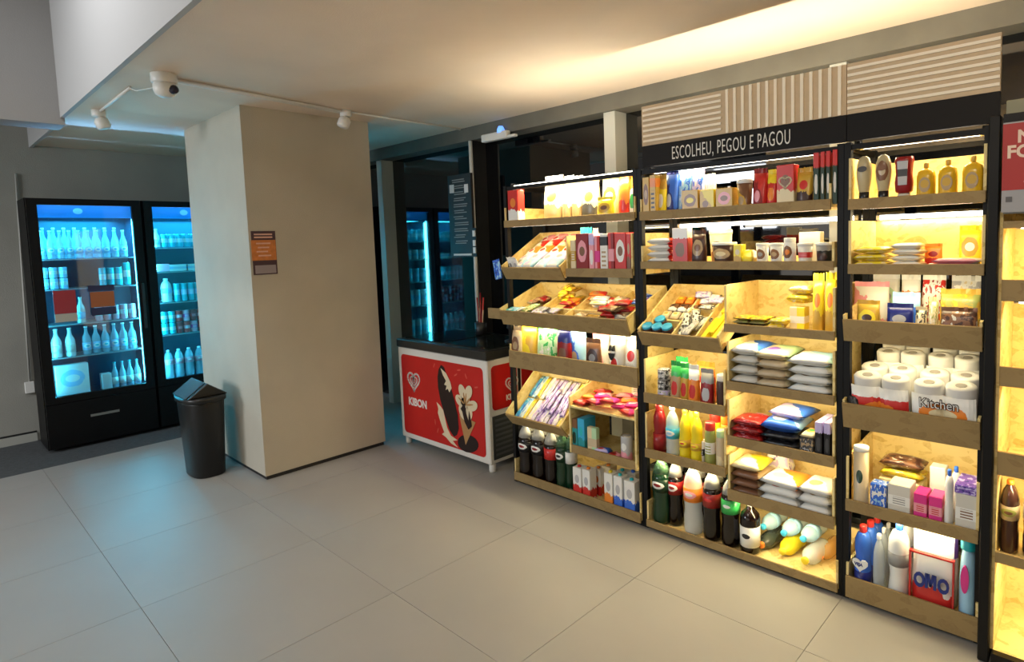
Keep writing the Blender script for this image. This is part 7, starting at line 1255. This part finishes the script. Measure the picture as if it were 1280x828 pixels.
it('can', 'drink_can', 'can', 'pale turquoise can on the top shelf of the right cooler', 'cans on the top shelf of the right cooler', (-6.5, 1.856, 1.667), (0.058, 0.052, 0.12), 'turq white sky', 'mid', (0, 0, 90))
it('can', 'drink_can', 'can', 'pale turquoise can on the top shelf of the right cooler', 'cans on the top shelf of the right cooler', (-6.5, 1.918, 1.667), (0.058, 0.052, 0.12), 'turq white sky', 'mid', (0, 0, 90))
it('can', 'drink_can', 'can', 'pale turquoise can on the top shelf of the right cooler', 'cans on the top shelf of the right cooler', (-6.5, 1.98, 1.667), (0.058, 0.052, 0.12), 'turq white sky', 'mid', (0, 0, 90))
it('can', 'drink_can', 'can', 'pale turquoise can on the top shelf of the right cooler', 'cans on the top shelf of the right cooler', (-6.5, 2.042, 1.667), (0.058, 0.052, 0.12), 'turq white sky', 'mid', (0, 0, 90))
it('can', 'drink_can', 'can', 'pale turquoise can on the top shelf of the right cooler', 'cans on the top shelf of the right cooler', (-6.5, 2.104, 1.667), (0.058, 0.052, 0.12), 'turq white sky', 'mid', (0, 0, 90))
it('box', 'pink_box', 'box', 'pink carton on the second shelf of the right cooler', '', (-6.5, 1.64, 1.442), (0.1, 0.08, 0.07), 'pink white mag', 'plain', (0, 0, 90))
it('box', 'pale_box', 'box', 'flat pale carton on the second shelf of the right cooler', 'flat pale cartons of the right cooler', (-6.5, 1.76, 1.442), (0.14, 0.08, 0.06), 'white sky offw', 'mid', (0, 0, 90))
it('box', 'pale_box', 'box', 'flat pale carton on the second shelf of the right cooler', 'flat pale cartons of the right cooler', (-6.5, 1.91, 1.442), (0.14, 0.08, 0.06), 'white sky offw', 'mid', (0, 0, 90))
it('box', 'pale_box', 'box', 'flat pale carton on the second shelf of the right cooler', 'flat pale cartons of the right cooler', (-6.5, 2.06, 1.442), (0.14, 0.08, 0.06), 'white sky offw', 'mid', (0, 0, 90))
it('b_water', 'white_bottle', 'bottle', 'large white bottle on the third shelf of the right cooler', '', (-6.5, 1.66, 1.157), (0.09, 0.081, 0.22), 'white white sky', 'plain', (0, 0, 90))
it('can', 'drink_can', 'can', 'tall turquoise can on the third shelf of the right cooler', 'tall turquoise cans of the right cooler', (-6.5, 1.74, 1.157), (0.054, 0.049, 0.17), 'turq sky white', 'mid', (0, 0, 90))
it('can', 'drink_can', 'can', 'tall turquoise can on the third shelf of the right cooler', 'tall turquoise cans of the right cooler', (-6.5, 1.798, 1.157), (0.054, 0.049, 0.17), 'turq sky white', 'mid', (0, 0, 90))
it('can', 'drink_can', 'can', 'tall turquoise can on the third shelf of the right cooler', 'tall turquoise cans of the right cooler', (-6.5, 1.856, 1.157), (0.054, 0.049, 0.17), 'turq sky white', 'mid', (0, 0, 90))
it('can', 'drink_can', 'can', 'tall turquoise can on the third shelf of the right cooler', 'tall turquoise cans of the right cooler', (-6.5, 1.914, 1.157), (0.054, 0.049, 0.17), 'turq sky white', 'mid', (0, 0, 90))
it('can', 'drink_can', 'can', 'tall turquoise can on the third shelf of the right cooler', 'tall turquoise cans of the right cooler', (-6.5, 1.972, 1.157), (0.054, 0.049, 0.17), 'turq sky white', 'mid', (0, 0, 90))
it('can', 'drink_can', 'can', 'tall turquoise can on the third shelf of the right cooler', 'tall turquoise cans of the right cooler', (-6.5, 2.03, 1.157), (0.054, 0.049, 0.17), 'turq sky white', 'mid', (0, 0, 90))
it('can', 'drink_can', 'can', 'tall turquoise can on the third shelf of the right cooler', 'tall turquoise cans of the right cooler', (-6.5, 2.088, 1.157), (0.054, 0.049, 0.17), 'turq sky white', 'mid', (0, 0, 90))
it('can', 'drink_can', 'can', 'tall turquoise can on the third shelf of the right cooler', 'tall turquoise cans of the right cooler', (-6.5, 2.146, 1.157), (0.054, 0.049, 0.17), 'turq sky white', 'mid', (0, 0, 90))
it('can', 'drink_can', 'can', 'turquoise can in the lower layer of the fourth shelf of the right cooler', 'turquoise lower cans of the fourth shelf', (-6.5, 1.62, 0.857), (0.056, 0.05, 0.104), 'turq white sky', 'mid', (0, 0, 90))
it('can', 'drink_can', 'can', 'turquoise can in the upper layer of the fourth shelf of the right cooler', 'turquoise upper cans of the fourth shelf', (-6.5, 1.62, 0.965), (0.056, 0.05, 0.104), 'turq white sky', 'mid', (0, 0, 90))
it('can', 'drink_can', 'can', 'turquoise can in the lower layer of the fourth shelf of the right cooler', 'turquoise lower cans of the fourth shelf', (-6.5, 1.68, 0.857), (0.056, 0.05, 0.104), 'turq white sky', 'mid', (0, 0, 90))
it('can', 'drink_can', 'can', 'turquoise can in the upper layer of the fourth shelf of the right cooler', 'turquoise upper cans of the fourth shelf', (-6.5, 1.68, 0.965), (0.056, 0.05, 0.104), 'turq white sky', 'mid', (0, 0, 90))
it('can', 'drink_can', 'can', 'pink and white can in the lower layer of the fourth shelf of the right cooler', 'pink lower cans of the fourth shelf', (-6.5, 1.74, 0.857), (0.056, 0.05, 0.104), 'dred red pink', 'mid', (0, 0, 90))
it('can', 'drink_can', 'can', 'pink and white can in the upper layer of the fourth shelf of the right cooler', 'pink upper cans of the fourth shelf', (-6.5, 1.74, 0.965), (0.056, 0.05, 0.104), 'red pink white', 'mid', (0, 0, 90))
it('can', 'drink_can', 'can', 'pink and white can in the lower layer of the fourth shelf of the right cooler', 'pink lower cans of the fourth shelf', (-6.5, 1.8, 0.857), (0.056, 0.05, 0.104), 'red pink white', 'mid', (0, 0, 90))
it('can', 'drink_can', 'can', 'pink and white can in the upper layer of the fourth shelf of the right cooler', 'pink upper cans of the fourth shelf', (-6.5, 1.8, 0.965), (0.056, 0.05, 0.104), 'pink mag white', 'mid', (0, 0, 90))
it('can', 'drink_can', 'can', 'pink and white can in the lower layer of the fourth shelf of the right cooler', 'pink lower cans of the fourth shelf', (-6.5, 1.86, 0.857), (0.056, 0.05, 0.104), 'pink mag white', 'mid', (0, 0, 90))
it('can', 'drink_can', 'can', 'pink and white can in the upper layer of the fourth shelf of the right cooler', 'pink upper cans of the fourth shelf', (-6.5, 1.86, 0.965), (0.056, 0.05, 0.104), 'dred red pink', 'mid', (0, 0, 90))
it('can', 'drink_can', 'can', 'pink and white can in the lower layer of the fourth shelf of the right cooler', 'pink lower cans of the fourth shelf', (-6.5, 1.92, 0.857), (0.056, 0.05, 0.104), 'dred red pink', 'mid', (0, 0, 90))
it('can', 'drink_can', 'can', 'pink and white can in the upper layer of the fourth shelf of the right cooler', 'pink upper cans of the fourth shelf', (-6.5, 1.92, 0.965), (0.056, 0.05, 0.104), 'red pink white', 'mid', (0, 0, 90))
it('can', 'drink_can', 'can', 'pink and white can in the lower layer of the fourth shelf of the right cooler', 'pink lower cans of the fourth shelf', (-6.5, 1.98, 0.857), (0.056, 0.05, 0.104), 'red pink white', 'mid', (0, 0, 90))
it('can', 'drink_can', 'can', 'pink and white can in the upper layer of the fourth shelf of the right cooler', 'pink upper cans of the fourth shelf', (-6.5, 1.98, 0.965), (0.056, 0.05, 0.104), 'pink mag white', 'mid', (0, 0, 90))
it('can', 'drink_can', 'can', 'pink and white can in the lower layer of the fourth shelf of the right cooler', 'pink lower cans of the fourth shelf', (-6.5, 2.04, 0.857), (0.056, 0.05, 0.104), 'pink mag white', 'mid', (0, 0, 90))
it('can', 'drink_can', 'can', 'pink and white can in the upper layer of the fourth shelf of the right cooler', 'pink upper cans of the fourth shelf', (-6.5, 2.04, 0.965), (0.056, 0.05, 0.104), 'dred red pink', 'mid', (0, 0, 90))
it('can', 'drink_can', 'can', 'pink and white can in the lower layer of the fourth shelf of the right cooler', 'pink lower cans of the fourth shelf', (-6.5, 2.1, 0.857), (0.056, 0.05, 0.104), 'dred red pink', 'mid', (0, 0, 90))
it('can', 'drink_can', 'can', 'pink and white can in the upper layer of the fourth shelf of the right cooler', 'pink upper cans of the fourth shelf', (-6.5, 2.1, 0.965), (0.056, 0.05, 0.104), 'red pink white', 'mid', (0, 0, 90))
it('can', 'drink_can', 'can', 'pink and white can in the lower layer of the fourth shelf of the right cooler', 'pink lower cans of the fourth shelf', (-6.5, 2.16, 0.857), (0.056, 0.05, 0.104), 'red pink white', 'mid', (0, 0, 90))
it('can', 'drink_can', 'can', 'pink and white can in the upper layer of the fourth shelf of the right cooler', 'pink upper cans of the fourth shelf', (-6.5, 2.16, 0.965), (0.056, 0.05, 0.104), 'pink mag white', 'mid', (0, 0, 90))
it('b_soda', 'soda_bottle', 'bottle', 'soda bottle with pink label at the bottom of the right cooler', 'soda bottles at the bottom of the right cooler', (-6.5, 1.63, 0.437), (0.075, 0.068, 0.27), 'clearb white pink pink white', 'oval', (0, 0, 90))
it('b_soda', 'soda_bottle', 'bottle', 'soda bottle with pink label at the bottom of the right cooler', 'soda bottles at the bottom of the right cooler', (-6.5, 1.715, 0.437), (0.075, 0.068, 0.27), 'clearb white pink pink white', 'oval', (0, 0, 90))
it('b_soda', 'soda_bottle', 'bottle', 'soda bottle with pink label at the bottom of the right cooler', 'soda bottles at the bottom of the right cooler', (-6.5, 1.8, 0.437), (0.075, 0.068, 0.27), 'clearb white pink pink white', 'oval', (0, 0, 90))
it('b_soda', 'soda_bottle', 'bottle', 'soda bottle with pink label at the bottom of the right cooler', 'soda bottles at the bottom of the right cooler', (-6.5, 1.885, 0.437), (0.075, 0.068, 0.27), 'clearb white pink pink white', 'oval', (0, 0, 90))
it('b_soda', 'soda_bottle', 'bottle', 'soda bottle with pink label at the bottom of the right cooler', 'soda bottles at the bottom of the right cooler', (-6.5, 1.97, 0.437), (0.075, 0.068, 0.27), 'clearb white pink pink white', 'oval', (0, 0, 90))
it('b_soda', 'soda_bottle', 'bottle', 'soda bottle with pink label at the bottom of the right cooler', 'soda bottles at the bottom of the right cooler', (-6.5, 2.055, 0.437), (0.075, 0.068, 0.27), 'clearb white pink pink white', 'oval', (0, 0, 90))
it('b_soda', 'soda_bottle', 'bottle', 'soda bottle with pink label at the bottom of the right cooler', 'soda bottles at the bottom of the right cooler', (-6.5, 2.14, 0.437), (0.075, 0.068, 0.27), 'clearb white pink pink white', 'oval', (0, 0, 90))
it('can', 'drink_can', 'can', 'pale can on the top shelf of the cooler seen only as a reflection', 'cans on the top shelf of the reflected cooler', (-6.5, 2.38, 1.667), (0.075, 0.068, 0.15), 'turq white sky', 'mid', (0, 0, 90))
it('can', 'drink_can', 'can', 'pale can on the top shelf of the cooler seen only as a reflection', 'cans on the top shelf of the reflected cooler', (-6.5, 2.48, 1.667), (0.075, 0.068, 0.15), 'turq white sky', 'mid', (0, 0, 90))
it('can', 'drink_can', 'can', 'pale can on the top shelf of the cooler seen only as a reflection', 'cans on the top shelf of the reflected cooler', (-6.5, 2.58, 1.667), (0.075, 0.068, 0.15), 'turq white sky', 'mid', (0, 0, 90))
it('can', 'drink_can', 'can', 'pale can on the top shelf of the cooler seen only as a reflection', 'cans on the top shelf of the reflected cooler', (-6.5, 2.68, 1.667), (0.075, 0.068, 0.15), 'turq white sky', 'mid', (0, 0, 90))
it('can', 'drink_can', 'can', 'pale can on the top shelf of the cooler seen only as a reflection', 'cans on the top shelf of the reflected cooler', (-6.5, 2.78, 1.667), (0.075, 0.068, 0.15), 'turq white sky', 'mid', (0, 0, 90))
it('can', 'drink_can', 'can', 'pale can on the top shelf of the cooler seen only as a reflection', 'cans on the top shelf of the reflected cooler', (-6.5, 2.88, 1.667), (0.075, 0.068, 0.15), 'turq white sky', 'mid', (0, 0, 90))
it('can', 'drink_can', 'can', 'pale can on the second shelf of the cooler seen only as a reflection', 'cans on the second shelf of the reflected cooler', (-6.5, 2.38, 1.442), (0.075, 0.068, 0.12), 'white sky turq', 'mid', (0, 0, 90))
it('can', 'drink_can', 'can', 'pale can on the second shelf of the cooler seen only as a reflection', 'cans on the second shelf of the reflected cooler', (-6.5, 2.48, 1.442), (0.075, 0.068, 0.12), 'white sky turq', 'mid', (0, 0, 90))
it('can', 'drink_can', 'can', 'pale can on the second shelf of the cooler seen only as a reflection', 'cans on the second shelf of the reflected cooler', (-6.5, 2.58, 1.442), (0.075, 0.068, 0.12), 'white sky turq', 'mid', (0, 0, 90))
it('can', 'drink_can', 'can', 'pale can on the second shelf of the cooler seen only as a reflection', 'cans on the second shelf of the reflected cooler', (-6.5, 2.68, 1.442), (0.075, 0.068, 0.12), 'white sky turq', 'mid', (0, 0, 90))
it('can', 'drink_can', 'can', 'pale can on the second shelf of the cooler seen only as a reflection', 'cans on the second shelf of the reflected cooler', (-6.5, 2.78, 1.442), (0.075, 0.068, 0.12), 'white sky turq', 'mid', (0, 0, 90))
it('can', 'drink_can', 'can', 'pale can on the second shelf of the cooler seen only as a reflection', 'cans on the second shelf of the reflected cooler', (-6.5, 2.88, 1.442), (0.075, 0.068, 0.12), 'white sky turq', 'mid', (0, 0, 90))
it('can', 'drink_can', 'can', 'pale can on the third shelf of the cooler seen only as a reflection', 'cans on the third shelf of the reflected cooler', (-6.5, 2.38, 1.157), (0.075, 0.068, 0.17), 'turq sky white', 'mid', (0, 0, 90))
it('can', 'drink_can', 'can', 'pale can on the third shelf of the cooler seen only as a reflection', 'cans on the third shelf of the reflected cooler', (-6.5, 2.48, 1.157), (0.075, 0.068, 0.17), 'turq sky white', 'mid', (0, 0, 90))
it('can', 'drink_can', 'can', 'pale can on the third shelf of the cooler seen only as a reflection', 'cans on the third shelf of the reflected cooler', (-6.5, 2.58, 1.157), (0.075, 0.068, 0.17), 'turq sky white', 'mid', (0, 0, 90))
it('can', 'drink_can', 'can', 'pale can on the third shelf of the cooler seen only as a reflection', 'cans on the third shelf of the reflected cooler', (-6.5, 2.68, 1.157), (0.075, 0.068, 0.17), 'turq sky white', 'mid', (0, 0, 90))
it('can', 'drink_can', 'can', 'pale can on the third shelf of the cooler seen only as a reflection', 'cans on the third shelf of the reflected cooler', (-6.5, 2.78, 1.157), (0.075, 0.068, 0.17), 'turq sky white', 'mid', (0, 0, 90))
it('can', 'drink_can', 'can', 'pale can on the third shelf of the cooler seen only as a reflection', 'cans on the third shelf of the reflected cooler', (-6.5, 2.88, 1.157), (0.075, 0.068, 0.17), 'turq sky white', 'mid', (0, 0, 90))
it('can', 'drink_can', 'can', 'pale can on the fourth shelf of the cooler seen only as a reflection', 'cans on the fourth shelf of the reflected cooler', (-6.5, 2.38, 0.857), (0.075, 0.068, 0.2), 'white sky turq', 'mid', (0, 0, 90))
it('can', 'drink_can', 'can', 'pale can on the fourth shelf of the cooler seen only as a reflection', 'cans on the fourth shelf of the reflected cooler', (-6.5, 2.48, 0.857), (0.075, 0.068, 0.2), 'white sky turq', 'mid', (0, 0, 90))
it('can', 'drink_can', 'can', 'pale can on the fourth shelf of the cooler seen only as a reflection', 'cans on the fourth shelf of the reflected cooler', (-6.5, 2.58, 0.857), (0.075, 0.068, 0.2), 'white sky turq', 'mid', (0, 0, 90))
it('can', 'drink_can', 'can', 'pale can on the fourth shelf of the cooler seen only as a reflection', 'cans on the fourth shelf of the reflected cooler', (-6.5, 2.68, 0.857), (0.075, 0.068, 0.2), 'white sky turq', 'mid', (0, 0, 90))
it('can', 'drink_can', 'can', 'pale can on the fourth shelf of the cooler seen only as a reflection', 'cans on the fourth shelf of the reflected cooler', (-6.5, 2.78, 0.857), (0.075, 0.068, 0.2), 'white sky turq', 'mid', (0, 0, 90))
it('can', 'drink_can', 'can', 'pale can on the fourth shelf of the cooler seen only as a reflection', 'cans on the fourth shelf of the reflected cooler', (-6.5, 2.88, 0.857), (0.075, 0.068, 0.2), 'white sky turq', 'mid', (0, 0, 90))
it('can', 'drink_can', 'can', 'pale can on the lowest shelf of the cooler seen only as a reflection', 'cans on the lowest shelf of the reflected cooler', (-6.5, 2.38, 0.437), (0.075, 0.068, 0.25), 'white turq sky', 'mid', (0, 0, 90))
it('can', 'drink_can', 'can', 'pale can on the lowest shelf of the cooler seen only as a reflection', 'cans on the lowest shelf of the reflected cooler', (-6.5, 2.48, 0.437), (0.075, 0.068, 0.25), 'white turq sky', 'mid', (0, 0, 90))
it('can', 'drink_can', 'can', 'pale can on the lowest shelf of the cooler seen only as a reflection', 'cans on the lowest shelf of the reflected cooler', (-6.5, 2.58, 0.437), (0.075, 0.068, 0.25), 'white turq sky', 'mid', (0, 0, 90))
it('can', 'drink_can', 'can', 'pale can on the lowest shelf of the cooler seen only as a reflection', 'cans on the lowest shelf of the reflected cooler', (-6.5, 2.68, 0.437), (0.075, 0.068, 0.25), 'white turq sky', 'mid', (0, 0, 90))
it('can', 'drink_can', 'can', 'pale can on the lowest shelf of the cooler seen only as a reflection', 'cans on the lowest shelf of the reflected cooler', (-6.5, 2.78, 0.437), (0.075, 0.068, 0.25), 'white turq sky', 'mid', (0, 0, 90))
it('can', 'drink_can', 'can', 'pale can on the lowest shelf of the cooler seen only as a reflection', 'cans on the lowest shelf of the reflected cooler', (-6.5, 2.88, 0.437), (0.075, 0.068, 0.25), 'white turq sky', 'mid', (0, 0, 90))
# ------------------------------------------------------------------ lettering on goods
def find(lab): return [o for o in bpy.data.objects if o.get('label', '').startswith(lab)][0]
INK = mat('ink_navy', (.01, .03, .22), .4)
o = find('white detergent pouch with red frame'); w = .152
letters('O', .080, .62, INK, 'lettering', o, (-.060, -.013, .125), (R(90), 0, 0), .003, .0032)
letters('O', .080, .62, INK, 'lettering', o, (.024, -.013, .125), (R(90), 0, 0), .003, .0032)
mw, mh, sw = .040, .060, .0105
M_ = [(0,0),(sw,0),(sw,mh*.62),(mw/2-.003,mh*.12),(mw/2+.003,mh*.12),(mw-sw,mh*.62),(mw-sw,0),(mw,0),(mw,mh),(mw-sw,mh),(mw/2,mh*.42),(sw,mh),(0,mh)]
b = B()
for q in ([M_[0],M_[1],(sw,mh),M_[12]], [M_[6],M_[7],M_[8],(mw-sw,mh)], [(sw*.6,mh),(sw*1.5,mh),(mw/2+.004,mh*.15),(mw/2-.004,mh*.15)], [(mw-sw*1.5,mh),(mw-sw*.6,mh),(mw/2+.004,mh*.15),(mw/2-.004,mh*.15)]):
    b.prism([(x-.0195, z+.126) for x, z in q], -.0160, -.0105, 'y')
b.make('lettering', INK, o)
for a, b_, c, d in ((-.075, .075, .255, .262), (-.079, -.073, .05, .262), (.073, .079, .05, .262)):
    B().box(a, b_, -.006, .012, c, d).make('red_border', pack('red'), o)
o = find('pack of paper towel rolls lettered')
letters('Kitchen', .054, .80, mat('ink_dark', (.03, .02, .02), .5), 'lettering', o, (-.080, -.006, .118), (R(90), 0, 0), .001, .0025)
letters('Kitchen', .054, .80, mat('ink_white', (.85, .85, .83), .5), 'lettering', o, (-.080, -.008, .118), (R(90), 0, 0), .001, -.0004)
o = find('blue cleaner bottle with red cap, front')
B().prism(heart(0, .135, .034, 18), -.003, .003, 'y').make('heart_label', mat('ink_white', (.85, .85, .83), .5), o)
letters('VEJA', .018, .9, INK, 'lettering', o, (-.022, -.0035, .130), (R(90), 0, 0), .0008, .0008)
o = find('red box with a heart outline')
ribbon(heart(0, .11, .03, 20), .006, -.0015, 0).make('heart_outline', pack('cream'), o)
o = find('white bag with black mask-like face')
for p in ([(-.045,.16),(-.03,.16),(-.035,.19)], [(-.02,.16),(-.005,.16),(-.01,.19)], [(-.045,.145),(-.005,.145),(-.012,.12),(-.025,.105),(-.038,.12)]):
    B().prism(p, -.004, .02, 'y').make('face_mark', pack('black'), o)
